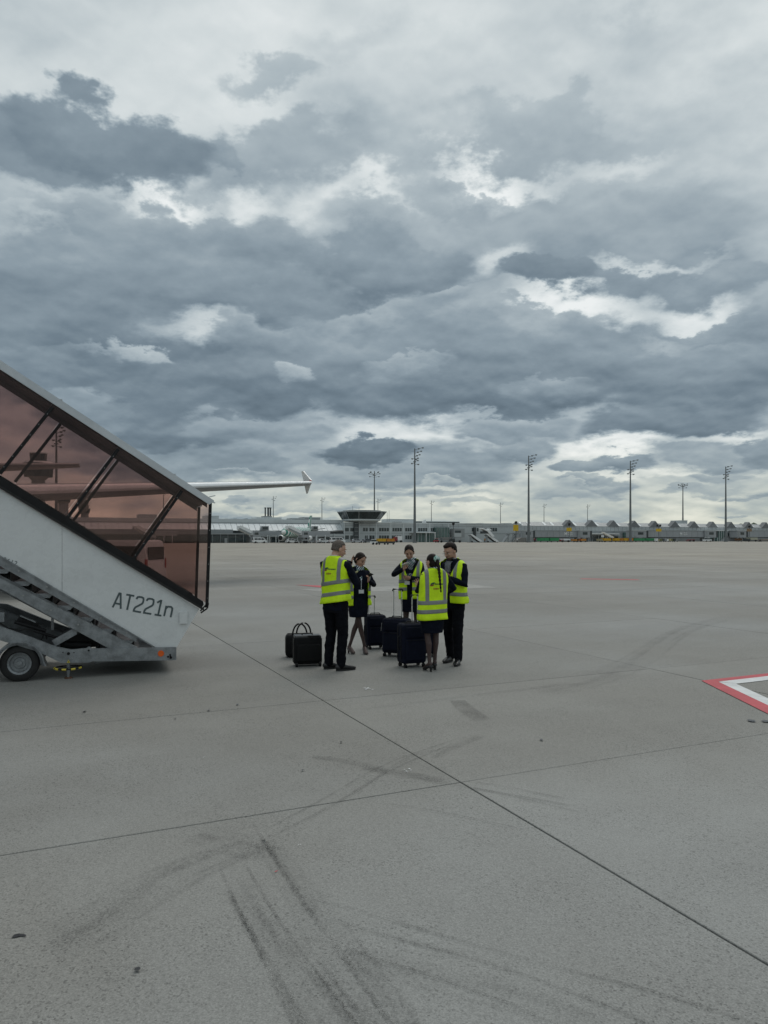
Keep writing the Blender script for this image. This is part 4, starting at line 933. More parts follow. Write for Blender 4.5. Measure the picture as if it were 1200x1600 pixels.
class Fac:
    def __init__(s, name, Y0, pxc, label=None, cat=None, group=None):
        s.Y0 = Y0; s.c = onl(pxc, Y0); s.o = empty(name, s.c, GA, label, cat, group)
    def lx(s, px, off=0):
        p = onl(px, s.Y0+off)-s.c; return p.x*ca+p.y*sa, -p.x*sa+p.y*ca
    def z(s, px, y, off=0): return CAMH-(y-HY)/F*onl(px, s.Y0+off).y
    def box(s, name, p0, p1, yt, yb, m, off=0, dep=1.0, parent=None, zb=None, pz=None, bev=0):
        x0, y = s.lx(p0, off); x1, _ = s.lx(p1, off); pm = pz or (p0+p1)/2
        zt = s.z(pm, yt, off); z0 = zb if zb is not None else s.z(pm, yb, off)
        bm = BM(); box(bm, x0, x1, y, y+dep, z0, zt); return build(name, bm, m, parent or s.o, bevel=bev)
    def pris(s, name, pts, m, off=0, dep=1.0, parent=None):
        """pts: image outline on the plane, extruded back by dep"""
        q_ = [(s.lx(p[0], off)[0], s.z(p[0], p[1], off)) for p in pts]; y = s.lx(pts[0][0], off)[1]
        bm = BM(); prism(bm, q_, 'y', y, y+dep); return build(name, bm, m, parent or s.o)
    def windows(s, lst, yt, yb, off=0, n=None, m=None, par=None):
        for w in lst:
            p0, p1 = w[0], w[1]; k = w[2] if len(w) > 2 else 1
            fr = s.box('window', p0, p1, yt, yb, M_TW2, off-.06, .05, par)
            for i in range(k):
                a = p0+(p1-p0)*i/k+.25; b = p0+(p1-p0)*(i+1)/k-.25
                s.box('pane', a, b, yt+.35, yb-.35, m or M_TG, off-.10, .04, fr)
                fr_ = None
def reparent_panes():
    pass

# ---- left pier
t1 = Fac('terminal_pier', 300, 330, 'long low terminal pier with a glazed sloping roof, left of the control cab', 'terminal building')
t1.box('upper_gallery', -140, 537, 811.5, 818, M_TW2, 5, 26, pz=440)
t1.box('eaves_line', -140, 537, 817.3, 818.1, M_TM, 4.2, .5, pz=440)
t1.box('wall', -140, 537, 829, 848, M_TM, 1.0, 24, pz=440, zb=0)
t1.box('recess', -140, 537, 829.3, 834, M_TD, .6, .5, pz=440)
t1.box('concourse_wall', -140, 537, 834, 838.5, M_TW, .0, 1.2, pz=440)
z_hi = t1.z(440, 818, 4.4); z_lo = t1.z(440, 829, 0)
x = t1.lx(-140)[0]; xe = t1.lx(537)[0]; n = 66; w = (xe-x)/n
_, yh = t1.lx(330, 4.4)
pcache = None
for i in range(n):
    if pcache is None:
        bm = BM(); a = [(0.06, 0, z_lo), (w-.06, 0, z_lo), (w-.06, yh, z_hi), (.06, yh, z_hi)]
        A = [bm.verts.new(p) for p in a]; B = [bm.verts.new((p[0], p[1]+.1, p[2]-.12)) for p in a]
        bm.faces.new(A); bm.faces.new(B[::-1])
        for k in range(4): bm.faces.new((A[k], B[k], B[(k+1) % 4], A[(k+1) % 4]))
        bmesh.ops.recalc_face_normals(bm, faces=bm.faces[:])
        pcache = bpy.data.meshes.new('roof_panel'); bm.to_mesh(pcache); bm.free(); pcache.materials.append(M_RF)
    o = link('roof_panel', pcache, t1.o); o.location = (x+i*w, 0, 0)
bm = BM(); prism(bm, [(.15, z_lo-.2), (yh+.4, z_hi-.2), (yh+.4, z_lo-.2)], 'x', x, xe); build('roof_frame', bm, M_TM, t1.o)
for i in range(46):
    px = -130+i*14.5; t1.box('column', px, px+1.0, 834, 848, M_TW2, -.8, .5, zb=0)
for p0, p1 in ((-120, -70), (-60, 0), (10, 90), (100, 150), (160, 200), (225, 300), (392, 405), (425, 445), (500, 515), (518, 534)): t1.box('ground_floor_glazing', p0, p1, 840, 847.5, M_TG, .5, .5, zb=0)
for p0, p1, yt, yb, m in ((406, 420, 822, 829, M_TM), (486, 497, 822, 829, M_TM), (205, 220, 822, 829, M_TM), (120, 132, 822, 829, M_TM)):
    t1.pris('dormer', [(p0, yb), (p1, yb), (p1, yt), (p0+4, yt)], m, -.6, 5)
    t1.box('dormer_window', p0+4.5, p1-1.5, yt+1.2, yb-2, M_TG, -.75, .1)
# roof-top plant
def rooftop(name, lst, label, cat, Y0=312):
    for p0, p1, yt, yb, m, lb in lst:
        f = Fac(name, Y0, (p0+p1)/2, lb, cat); f.box('casing', p0, p1, yt, yb, m, 0, 8, bev=0); f.box('parapet', p0-.3, p1+.3, yt, yt+.7, M_TW2, -.2, .4)
rooftop('plant_room', [(322, 342, 805.5, 812, M_TW, 'small grey plant room on the roof just right of the stairs'), (400, 440, 808.2, 812.5, M_TW2, 'pale plant room carrying three exhaust flues'),
        (457, 476, 809.5, 812.5, M_TM, 'low dark grey roof block left of a taller one'), (476, 501, 808, 812.5, M_TM, 'darker grey roof block between the flues and the control cab'),
        (608, 646, 811, 818, M_TW2, 'wide pale roof block just right of the control cab'), (500, 545, 812.2, 814, M_RD, 'long dark green roof seen behind the pier'),
        (648, 718, 814.5, 817, M_RD, 'long dark roof line behind the office block'), (1066, 1074, 813, 823, M_TW, 'small grey roof housing among the gables'), (104, 112, 806, 812, M_TW, 'small roof housing seen through the brown panes'),
        (217, 245, 803.5, 811, M_TW, 'wide roof block seen through the last brown pane')], None, 'plant room')
fl = Fac('exhaust_flues', 314, 418, 'cluster of three dark exhaust flues on the pale plant room', 'chimneys')
for px, r_ in ((414.5, .28), (419, .36), (422.5, .32)):
    bm = BM(); x_, y_ = fl.lx(px, 2); cyl(bm, (x_, y_, fl.z(px, 808.5)), (x_, y_, fl.z(px, 793)), r_); cyl(bm, (x_, y_, fl.z(px, 794.2)), (x_, y_, fl.z(px, 792.6)), r_*1.35); build('flue', bm, M_TD, fl.o)
fl.box('base', 412, 425, 806.3, 808.6, M_TM, 0, 4)
for px in (354, 368, 385):
    f = Fac('roof_vent', 306, px, {354: 'leftmost of three small dark vents on the pier roof', 368: 'middle one of three small dark vents on the pier roof', 385: 'small dark vent on the pier roof nearest the plant room'}[px], 'roof vent', 'vents along the pier roof')
    f.box('vent_cowl', px-2.2, px+2.2, 810.4, 811.5, M_TD, 0, 2); f.box('vent_curb', px-1.4, px+1.4, 811.3, 812, M_TM, 0, 1.4)
# ground-floor block with dark glazing, far left
b1 = Fac('apron_block', 288, 350, 'low dark glazed building in front of the pier, just right of the stairs', 'building')
b1.box('wall', 100, 389, 834, 848, M_TD, 0, 10, pz=350, zb=0); b1.box('upper_storey', 100, 364, 827.3, 834, M_TM, 1.5, 8, pz=350); b1.box('fascia', 100, 389, 833.2, 835, M_TM, -.3, .3, pz=350)
for i in range(14):
    px = 190+i*14; b1.box('window', px, px+12.8, 838, 846.5, M_TG, -.12, .1, pz=350); 
for i in range(5): b1.box('mullion', 332+i*12, 332.5+i*12, 835, 847.5, M_TM, -.3, .2, zb=0)
b1.box('door', 351, 355, 841, 847.5, M_TM, -.25, .1, zb=0)
# ---- jet bridges by the pier (white, sloping down to the right)
def bridge(px, label, Y0=280):
    f = Fac('jet_bridge', Y0, px, label, 'jet bridge', 'white passenger bridges along the pier')
    f.pris('bridge_tunnel', [(px, 821.5), (px+4, 821), (px+24, 830.5), (px+24, 836), (px+18, 836), (px, 827)], M_WH, -2, 3)
    f.pris('tunnel_side', [(px+1, 824.5), (px+21, 834), (px+18, 835.6), (px+1, 827)], M_TM, -2.1, .1)
    f.box('rotunda', px+23, px+33, 829.5, 840, M_JB, -3, 5); f.box('window', px+25, px+31, 832, 835.5, M_TG, -3.1, .1)
    f.box('walkway', px+33, px+66, 831, 837, M_JB, 2, 3); f.box('handrail', px+33, px+66, 830.2, 831, M_TW, 2, .2)
    for q_ in (px+24.5, px+31, px+45, px+58): f.box('leg', q_, q_+.8, 836, 848, M_TW2, 0, .4, zb=0)
    f.box('drive_unit', px+24, px+32, 843, 848, M_TM, -3.2, 2, zb=.3)
    for q_ in (px+25.5, px+29):
        bm = BM(); x_, y_ = f.lx(q_, -3.5); cyl(bm, (x_, y_, .45), (x_+.1, y_+.5, .45), .45, seg=12); build('wheel', bm, M_BLKS, f.o)
bridge(373, 'white passenger bridge sloping down beside the dark glazed block'); bridge(450, 'white passenger bridge sloping down in front of the green striped airliner', 258); bridge(211, 'passenger bridge seen through the brown panes')
# ---- office block with the control cab
t2 = Fac('office_block', 300, 620, 'grey two storey office block with window rows under the control cab', 'building')
Z = lambda y: t2.z(600, y)
t2.box('wall', 537, 815, 817.5, 848, M_TW, 0, 22, pz=620, zb=0); t2.box('parapet', 536.8, 815.2, 816.3, 818, M_TW2, -.25, .5, pz=620)
for px in (537.5, 553, 561, 587.5, 610, 630, 646, 671, 700): t2.box('pilaster', px, px+1.3, 818, 848, M_TW2, -.15, .3, pz=620, zb=0)
for y in (821.5, 833): t2.box('string_course', 537, 815, y, y+.5, M_TM, -.1, .2, pz=620)
R1 = [(539, 545.5), (547, 552.5), (567, 575, 2), (577, 585.5, 2), (592, 608, 4), (613, 628, 4), (633, 643.5, 3), (653, 668, 4), (673, 678.5, 2), (737, 740), (745, 748), (755, 761, 2), (765.5, 777, 3)]
R2 = [(539, 545.5), (547, 552), (570, 575, 2), (577, 585.5, 2), (592, 608, 4), (612, 627, 4), (633, 643.5, 3)]
t2.windows(R1, 824.3, 830.6); t2.windows(R2, 836.2, 843)
t2.box('stair_tower', 553.5, 560.5, 814, 848, M_TD, -1.0, 6, pz=620, zb=0)
for y in (818, 824, 830, 836, 842): t2.box('spandrel', 554, 560, y, y+.7, M_TM, -1.1, .2, pz=620)
t2.box('entrance_canopy', 648, 681, 831.6, 832.6, M_WH, -5, 5); t2.box('entrance_glazing', 653, 680, 833, 848, M_TGG, -2.5, 2.5, zb=0)
for px in (653, 658, 664, 671, 679): t2.box('mullion', px, px+.5, 832.6, 848, M_TW2, -2.8, .3, zb=0)
for px in (649, 666, 680): t2.box('post', px, px+.6, 832.4, 848, M_WH, -4.8, .3, zb=0)
t2.box('glazed_bay', 681, 702, 824, 840, M_TGG, -2, 3); t2.box('glazed_bay', 741, 744, 824, 840, M_TD, -1, 1)
for px in (684, 689, 694, 699): t2.box('mullion', px, px+.5, 823.6, 840, M_TM, -2.2, .3)
t2.box('shaft', 708, 726, 826, 840, M_TM, -3, 6); t2.box('shaft_window', 711, 720, 829, 832.5, M_TG, -3.1, .1); t2.box('shaft_panel', 710, 721, 833, 839, M_TW, -3.15, .1)
for p0, p1 in ((619, 628), (729, 738.5), (747, 756), (789, 800), (717, 725)): t2.box('roof_unit', p0, p1, 815.3 if p0 < 650 else 817.3, 819, M_TM, 3, 4)
for i in range(22): t2.box('facade_joint', 540+i*12.6, 540.25+i*12.6, 818.2, 824, M_TM, -.04, .1, pz=620)
# control cab: eight-sided glazed frustum on a collar
cb = Fac('control_cab', 299, 571, 'apron control cab with outward leaning dark windows on top of the office block', 'control tower')
x0, _ = cb.lx(545.5); x1, _ = cb.lx(594.5); X0, _ = cb.lx(540); X1, _ = cb.lx(602); zb_ = cb.z(571, 811.3); zt_ = cb.z(571, 800.2); zr_ = cb.z(571, 797.3)
def octo(xa, xb, z, ins=0, dep=None):
    w = xb-xa; d = (dep or w)*.5; c = w*.22; cx_ = (xa+xb)/2; yc = 4.0
    a, b = w/2-ins, d-ins
    return [(cx_-a+c, yc-b, z), (cx_+a-c, yc-b, z), (cx_+a, yc-b+c, z), (cx_+a, yc+b-c, z), (cx_+a-c, yc+b, z), (cx_-a+c, yc+b, z), (cx_-a, yc+b-c, z), (cx_-a, yc-b+c, z)]
lo = octo(x0, x1, zb_); hi = octo(X0, X1, zt_)
def loft(name, rings, m, par):
    bm = BM(); V = [[bm.verts.new(p) for p in r_] for r_ in rings]
    for a, b in zip(V, V[1:]):
        for k in range(len(a)): bm.faces.new((a[k], a[(k+1) % len(a)], b[(k+1) % len(b)], b[k]))
    bm.faces.new(V[0][::-1]); bm.faces.new(V[-1]); return build(name, bm, m, par)
loft('collar', [octo(x0+1, x1-1, zb_-.9), octo(x0-.1, x1+.1, zb_-.5), octo(x0-.1, x1+.1, zb_)], M_TW2, cb.o)
loft('core', [octo(x0, x1, zb_, .25), octo(X0, X1, zt_, .25)], M_TD, cb.o)
loft('roof', [octo(X0, X1, zt_, -.2), octo(X0, X1, zt_+.35, -.2), octo(X0, X1, zt_+.36, 1.6), octo(X0, X1, zr_, 1.6)], M_TM, cb.o)
for k in range(8):
    a, b, c, d = [Vector(p) for p in (lo[k], lo[(k+1) % 8], hi[(k+1) % 8], hi[k])]; nn = 7 if k % 2 == 0 else 3
    for j in range(nn):
        t0, t1_ = j/nn+.012, (j+1)/nn-.012
        bm = BM(); bm.faces.new([bm.verts.new(p) for p in (a.lerp(b, t0), a.lerp(b, t1_), d.lerp(c, t1_), d.lerp(c, t0))]); o = build('pane', bm, M_TG, cb.o); md = o.modifiers.new('thick', 'SOLIDIFY'); md.thickness = .06
    bm = BM(); bar(bm, a, d, .22, .16); build('corner_post', bm, M_TM, cb.o)
loft('pillar', [octo(cb.lx(560)[0], cb.lx(592)[0], cb.z(571, 818), 0), octo(cb.lx(560)[0], cb.lx(592)[0], zb_-.9, 0)], M_TM, cb.o)
for px, yt in ((551, 790), (561, 792), (605, 800), (608, 797)):
    bm = BM(); x_, y_ = cb.lx(px, 3); cyl(bm, (x_, y_, cb.z(px, 815)), (x_, y_, cb.z(px, yt)), .06, seg=5); build('aerial', bm, M_STL, cb.o)
# dish on the roof
ds = Fac('roof_dish', 303, 663, 'small white dish standing on the office block roof', 'dish'); ds.pris('dish', [(660, 817), (666, 817), (665, 811.5), (662.5, 813)], M_WH, 0, .6); ds.box('mount', 662.5, 664.5, 816.5, 818, M_TM, 0, .6)
# ---- gabled pier
t3 = Fac('gabled_terminal', 300, 1000, 'grey terminal pier with a row of small pointed gables on the right', 'terminal building')
t3.box('wall', 815, 1300, 822.2, 848, M_TW, .2, 20, pz=924, zb=0)
t3.box('lower_wall', 815, 1300, 829.5, 848, M_TM, 0, .3, pz=924, zb=0)
gp_ = [830.5, 862, 891, 924.5]; base = t3.lx(924.5)[0]; stp = t3.lx(958.5)[0]-base
ze = t3.z(924.5, 822.4); za = t3.z(924.5, 812.6); zrg = t3.z(924.5, 816.2)
gab = None; seg_ = None
for k in range(-3, 14):
    gxx = base+k*stp
    if gab is None:
        bm = BM(); hw = stp*.26; prism(bm, [(-hw, ze-.02), (hw, ze-.02), (0, za)], 'y', -.25, 2.5); bmesh.ops.recalc_face_normals(bm, faces=bm.faces[:])
        gab = bpy.data.meshes.new('gable'); bm.to_mesh(gab); bm.free(); gab.materials.append(mat('gable_cladding', (.17, .18, .185), .7, var=.1, scale=.3))
        bm = BM(); A = [bm.verts.new(p) for p in ((0, .1, ze+.03), (stp, .1, ze+.03), (stp, 5, zrg), (0, 5, zrg))]; bm.faces.new(A)
        A = [bm.verts.new(p) for p in ((0, 10, ze), (stp, 10, ze), (stp, 5, zrg), (0, 5, zrg))]; bm.faces.new(A[::-1])
        seg_ = bpy.data.meshes.new('roof_slope'); bm.to_mesh(seg_); bm.free(); seg_.materials.append(M_TM)
        bm = BM(); xx = hw*1.15; f0 = lambda t: (.1+4.9*t, ze+.03+(zrg-ze)*t)
        A = [bm.verts.new(p) for p in ((xx, f0(.1)[0], f0(.1)[1]+.08), (xx+stp*.10, f0(.1)[0], f0(.1)[1]+.08), (xx+stp*.20, f0(.97)[0], f0(.97)[1]+.08), (xx+stp*.12, f0(.97)[0], f0(.97)[1]+.08))]; bm.faces.new(A)
        sky_ = bpy.data.meshes.new('skylight'); bm.to_mesh(sky_); bm.free(); sky_.materials.append(M_RFW)
    if k >= -1: o = link('gable', gab, t3.o); o.location = (gxx, 0, 0)
    o = link('roof_slope', seg_, t3.o); o.location = (gxx, 0, 0); o = link('skylight', sky_, t3.o); o.location = (gxx, 0, 0)
    if k < -1:
        o = link('skylight', sky_, t3.o); o.location = (gxx-stp*.33, 0, 0)
for i in range(64): 
    px = 820+i*6.1; t3.box('cladding_joint', px, px+.22, 822.8, 829.2, M_TM, .12, .1, pz=924)
t3.box('glazing', 925, 968, 838, 848, M_TG, -.3, .3, zb=0); t3.box('canopy', 925, 968, 833.4, 834.8, M_WH, -4, 4, pz=945); t3.box('glazing', 975, 1000, 832, 840, M_TGG, -1, 1)
t3.box('glazing', 1105, 1122, 834, 848, M_TGG, -1.5, 1.5, zb=0); t3.box('canopy', 1103, 1122, 834, 835, M_WH, -3, 3, pz=1112)
for px in (926, 935, 946, 957, 967, 1105, 1110, 1116, 1121): t3.box('mullion', px, px+.5, 835, 848, M_TW2, -1.8 if px > 1000 else -.6, .2, zb=0)
# glazed stair house
sh = Fac('stair_house', 292, 1140, 'glazed stair house with a diagonal flight at the foot of the gabled pier', 'stair house')
sh.pris('glazing', [(1121, 848), (1121, 829.5), (1146, 829.5), (1146, 838), (1133, 838)], M_TGG, 0, 6); sh.box('roof', 1120, 1152, 828.6, 829.6, M_WH, -.4, 7); sh.pris('flight', [(1122, 848), (1133, 839.5), (1146, 839.5), (1146, 848)], M_JB, -.3, 5)
sh.box('cabin', 1133, 1146, 830, 839, M_TM, -.25, .2); sh.box('window', 1137, 1140, 832, 837.5, M_TG, -.35, .1); sh.box('window', 1141, 1145, 832, 837.5, M_TG, -.35, .1); sh.box('tower', 1146, 1152, 829.6, 848, M_TM, -.3, 6, zb=0)
for i in range(8): px = 1121.3+i*3; sh.box('mullion', px, px+.35, 829.6, 838 if px > 1133 else 846, M_TW2, -.45, .15)
# ---- fixed bridges in front of the gabled pier
def fixed_bridge(p0, p1, label, letters_at=None):
    f = Fac('fixed_bridge', 287, (p0+p1)/2, label, 'jet bridge', 'grey fixed bridges in front of the gabled pier')
    f.box('corridor', p0, p1, 829.3, 839.3, M_JB, 0, 4); f.box('roof_edge', p0-.3, p1+.3, 828.7, 829.6, M_TM, -.15, 4.3); f.box('floor_beam', p0, p1, 839.2, 840.6, M_TD, .2, 3.6)
    n_ = max(2, int((p1-p0)/9))
    for i in range(n_+1): px = p0+(p1-p0)*i/n_; f.box('rib', px-.15, px+.15, 829.6, 839.2, M_TM, -.06, .08)
    for px in (p0+2, p1-3): f.box('leg', px, px+1.6, 839, 848, M_TM, 1, 1.2, zb=0)
    if letters_at:
        for s_, px, sz, yy in (('M', letters_at, 2.1, 836.5), ('Munich', letters_at+5.6, .85, 833.5), ('Airport', letters_at+5.6, .85, 836.3)):
            me = text_mesh(s_, sz, .02, offset=.02); o = link('lettering', me, f.o, [M_WH]); x_, y_ = f.lx(px, 0); o.location = (x_, y_-.09, f.z(px, yy)); o.rotation_euler = (R(90), 0, 0)
fixed_bridge(836, 903, 'grey fixed bridge lettered with a big white M, behind the green containers', 881.5)
fixed_bridge(1013, 1100, 'grey fixed bridge lettered with a white M, right of the double yellow sign', 1062)
fixed_bridge(1168, 1240, 'grey fixed bridge cut by the right edge of the picture')
def cabin(px, w, label):
    f = Fac('bridge_cabin', 286, px, label, 'bridge cabin', 'bridge cabins on the apron')
    f.box('housing', px, px+w, 828.8, 840, M_JB, 0, 4.5); f.box('window', px+w*.38, px+w*.78, 831.5, 835.5, M_TG, -.12, .1); f.box('door', px+w*.1, px+w*.26, 831.5, 839, M_TM, -.12, .1); f.box('roof_edge', px-.4, px+w+.4, 828.2, 829, M_TW2, -.3, 5)
    f.box('bellows', px+w, px+w+3, 829.5, 840, M_TD, .3, 4); f.box('leg', px+w*.3, px+w*.3+1.2, 840, 848, M_TM, 1, 1, zb=0); f.box('leg', px+w*.8, px+w*.8+1.2, 840, 848, M_TM, 1, 1, zb=0)
cabin(904, 18, 'bridge cabin just right of the white M lettering'); cabin(989, 21, 'pale bridge cabin left of the double yellow sign'); cabin(1102, 17, 'bridge cabin between the lettered bridge and the stair house'); cabin(1152, 14, 'bridge cabin right of the glazed stair house'); cabin(815, 18, 'bridge cabin beside the tall mast above the grey shelters')
# ---- stand signs
def sign(px, yb_top, yb_bot, yy_top, yy_bot, label, two=False, m=M_SGN, txt='23'):
    f = Fac('stand_sign', 279, px, label, 'stand sign', 'stand guidance signs'); w = 2.1
    bm = BM(); x_, y_ = f.lx(px, .6); cyl(bm, (x_, y_, 0), (x_, y_, f.z(px, yb_bot)), .16, seg=8); build('pole', bm, M_STL, f.o)
    if yy_top: f.box('number_board', px-(3.8 if not two else 4), px+(3.8 if not two else 4), yy_top, yy_bot, m, -.2, .25)
    for q_ in ((px,) if not two else (px-2.2, px+2.2)):
        bm = BM(); x_, y_ = f.lx(q_, 0); r_ = .47 if not two else .40; z_ = f.z(px, (yb_top+yb_bot)/2); cyl(bm, (x_, y_-.3, z_), (x_, y_+.3, z_), r_, seg=12); box(bm, x_-r_*.8, x_+r_*.8, y_-.2, y_+.2, z_-r_*1.5, z_); build('docking_display', bm, M_BLKS, f.o)
        if two: f.box('white_stripe', px-.5, px+.5, yb_top-.2, yb_bot-2, M_WH, -.5, .1)
    if yy_top:
        me = text_mesh(txt, 1.3, .01, 'CENTER'); o = link('stand_number', me, f.o, [M_BLKS]); x_, y_ = f.lx(px, -.2); o.location = (x_, y_-.03, f.z(px, (yy_top+yy_bot)/2)-.45); o.rotation_euler = (R(90), 0, 0)
sign(806.3, 813.5, 818.5, 820, 829.5, 'yellow stand sign with a round black display, left of the tall mast', txt='')
sign(889.5, 816.5, 821, 824.5, 830, 'yellow stand sign above the white M lettering', txt='')
sign(1029.5, 818.5, 823, 826, 830.5, 'double black stand display over a yellow board', True, txt='')
sign(1171, 820, 824, 826, 830.5, 'faded brown stand sign near the right edge', m=mat('sign_brown', (.22, .15, .09), .6), txt='')
sign(708.4, 815.5, 820, None, None, 'black stand display without a board, beside the office block')
# ---- floodlight masts
M_LAMP = mat('lamp_grey', (.22, .24, .25), .4)
def mast(px, ytop, label, style=0, H=34.0, rb=.55, rt=.20):
    Y = (H-CAMH)*F/(HY-ytop); X = (px-CX)/F*Y
    r = empty('floodlight_mast', (X, Y, 0), R(random.Random(px).uniform(-8, 8)), label, 'light mast', 'floodlight masts over the apron')
    bm = BM(); cyl(bm, (0, 0, 0), (0, 0, H), rb, rt, seg=12); cyl(bm, (0, 0, 0), (0, 0, .5), rb*1.5, rb*1.5, seg=12); build('pole', bm, M_STL, r)
    def lampg(x, y, z):
        bm = BM(); box(bm, x-.34, x+.34, y-.30, y+.30, z-.16, z+.10); prism(bm, [(x-.34, z-.16), (x+.34, z-.16), (x+.18, z-.34), (x-.18, z-.34)], 'y', y-.22, y+.22); build('floodlight', bm, M_LAMP, r)
    def rod(p, q_): bm = BM(); cyl(bm, p, q_, .075, seg=5); build('bracket', bm, M_STL, r)
    if style == 0:      # lamps stepped up to the right, a few low on the left
        for k in range(4):
            z = H-3.8+k*1.25; L_ = 1.2+k*.58; rod((0, 0, z-.4), (L_, 0, z+.45)); lampg(L_, 0, z+.45); lampg(L_*.5, .5, z+.15)
        for z, L_ in ((H-4.2, 1.1), (H-5.6, 1.3), (H-5.3, -1.0), (H-3.6, -.9)): rod((0, 0, z), (L_, 0, z)); lampg(L_, 0, z)
        bm = BM(); box(bm, -.5, .5, -.5, .5, H-4.9, H-4.6); build('service_platform', bm, M_STL, r)
    elif style == 1:    # spread crown
        for k in range(8):
            a = k*math.pi/4+.2; L_ = 2.6; z = H-1.2+(.7 if k % 2 else 0); rod((0, 0, H-2.4), (math.cos(a)*L_, math.sin(a)*L_, z)); lampg(math.cos(a)*L_, math.sin(a)*L_, z)
        for a in (0.3, 3.2): rod((0, 0, H-3), (math.cos(a)*2.2, math.sin(a)*2.2, H-2.6)); lampg(math.cos(a)*2.2, math.sin(a)*2.2, H-2.6)
    else:               # far ones: short arms to the right
        for z, L_ in ((H-.6, 2.4), (H-1.8, 1.7), (H-3.4, 1.0), (H-2.4, -1.0)): rod((0, 0, z-.3), (L_, 0, z)); lampg(L_, 0, z)
    return r
mast(648, 701, 'tall floodlight mast nearest the control cab, stout pole, biggest of all'); mast(826, 712, 'tall floodlight mast beside the single yellow stand sign'); mast(985, 720, 'tall floodlight mast above the green containers on the right'); mast(1134, 729, 'tall floodlight mast rising behind the glazed stair house'); mast(88, 668, 'tall floodlight mast seen through the brown panes of the stairs')
mast(585, 736, 'floodlight mast with a spread crown of lamps behind the control cab', 1, rb=.5); mast(1067, 755, 'floodlight mast with a spread crown of lamps above the gables', 1, rb=.55)
for px, y, lb in ((427, 775, 'thin far mast right of the three flues'), (503, 777, 'thin far mast left of the control cab, alone above the pier'), (590.5, 779, 'short far mast close behind the crowned mast at the control cab'), (674, 782, 'thin far mast right of the biggest floodlight mast'),
                  (782, 785, 'thin far mast above the white mobile stairs'), (850, 787, 'thin far mast above the skylights, right of the second tall mast'), (918, 788, 'thin far mast above the gables left of the third tall mast'), (138, 784, 'far mast low behind the second brown pane'), (255.5, 765, 'far mast behind the last brown pane')):
    mast(px, y, lb, 2, rb=.42, rt=.18)
# ---- towers beyond, behind the brown panes
def tower(name, Y, px, tiers, stem, label):
    c = W(px, 840, Y); r = empty(name, (c.x, c.y, 0), GA, label, 'control tower')
    k = Y/F
    for nm, (wt, wb, yt, yb, m) in tiers:
        bm = BM(); zt = CAMH-(yt-HY)*k; zb0 = CAMH-(yb-HY)*k
        cyl(bm, (0, 0, zb0), (0, 0, zt), wb/2*k, wt/2*k, seg=12); build(nm, bm, m, r)
    bm = BM(); cyl(bm, (0, 0, 0), (0, 0, CAMH-(stem[1]-HY)*k), stem[0]/2*k*1.1, stem[0]/2*k, seg=12); build('shaft', bm, M_TM, r)
    bm = BM(); cyl(bm, (0, 0, CAMH-(tiers[0][1][2]-HY)*k), (0, 0, CAMH-(tiers[0][1][2]-8-HY)*k), .12, seg=5); build('aerial', bm, M_STL, r)
tower('control_tower', 560, 60, [('upper_cab', (26, 24, 709, 722, M_TG)), ('cab_roof', (27, 27, 707.8, 709.5, M_TW2)), ('gallery_roof', (40, 46, 721.5, 724.5, M_TW2)), ('gallery', (46, 42, 724.5, 745, M_TG)), ('collar', (30, 22, 745, 750, M_TM))], (20, 748), 'large two tier control tower seen through the brown panes above the wing')
tower('apron_tower', 420, 99, [('cab_roof', (25, 25, 773.5, 775.5, M_TW2)), ('cab', (24, 20, 775.5, 784, M_TG)), ('collar', (21, 17, 784, 786.5, M_TM))], (15, 786), 'small apron tower seen through the brown panes just below the wing')
tower('apron_tower', 430, 132, [('cab_roof', (18, 18, 794, 795.5, M_TW2)), ('cab', (18, 15, 795.5, 801.5, M_TG)), ('collar', (15, 12, 801.5, 803.5, M_TM))], (11, 803), 'lowest apron tower seen through the second brown pane')
# ---- green striped airliner nosed in behind the bridge
jet = empty('striped_airliner', onl(466, 282), R(79), 'airliner with green and white hoops, engine towards the apron', 'aeroplane')
M_STR = bpy.data.materials.new('green_stripes'); M_STR.use_nodes = True; nt = M_STR.node_tree; b = nt.nodes['Principled BSDF']
tcn = nt.nodes.new('ShaderNodeTexCoord'); sp_ = nd(nt, 'ShaderNodeSeparateXYZ'); nt.links.new(tcn.outputs['Object'], sp_.inputs[0])
pg = mth(nt, 'PINGPONG', mth(nt, 'ADD', sp_.outputs[0], 50), .95); mxr = nd(nt, 'ShaderNodeMix', data_type='RGBA'); nt.links.new(smooth(nt, pg, .44, .52), mxr.inputs[0])
mxr.inputs[6].default_value = (.02, .22, .16, 1); mxr.inputs[7].default_value = (.70, .72, .70, 1); nt.links.new(mxr.outputs[2], b.inputs['Base Color']); b.inputs['Roughness'].default_value = .3
bm = BM(); tube(bm, [(-17, 0, 3.6), (-16, 0, 3.7), (-13, 0, 3.8), (4, 0, 3.8), (8, 0, 3.9), (13, 0, 4.6), (16, 0, 5.0)], [.3, 1.1, 1.8, 1.9, 1.75, 1.0, .2], 20, ref=(0, 1, 0), cap=False); build('fuselage', bm, M_STR, jet, 'auto')
bm = BM(); prism(bm, [(10, 5.0), (15.5, 5.4), (17.2, 10.4), (15.2, 10.4), (12.3, 6.4)], 'y', -.15, .15); build('tail_fin', bm, M_STR, jet)
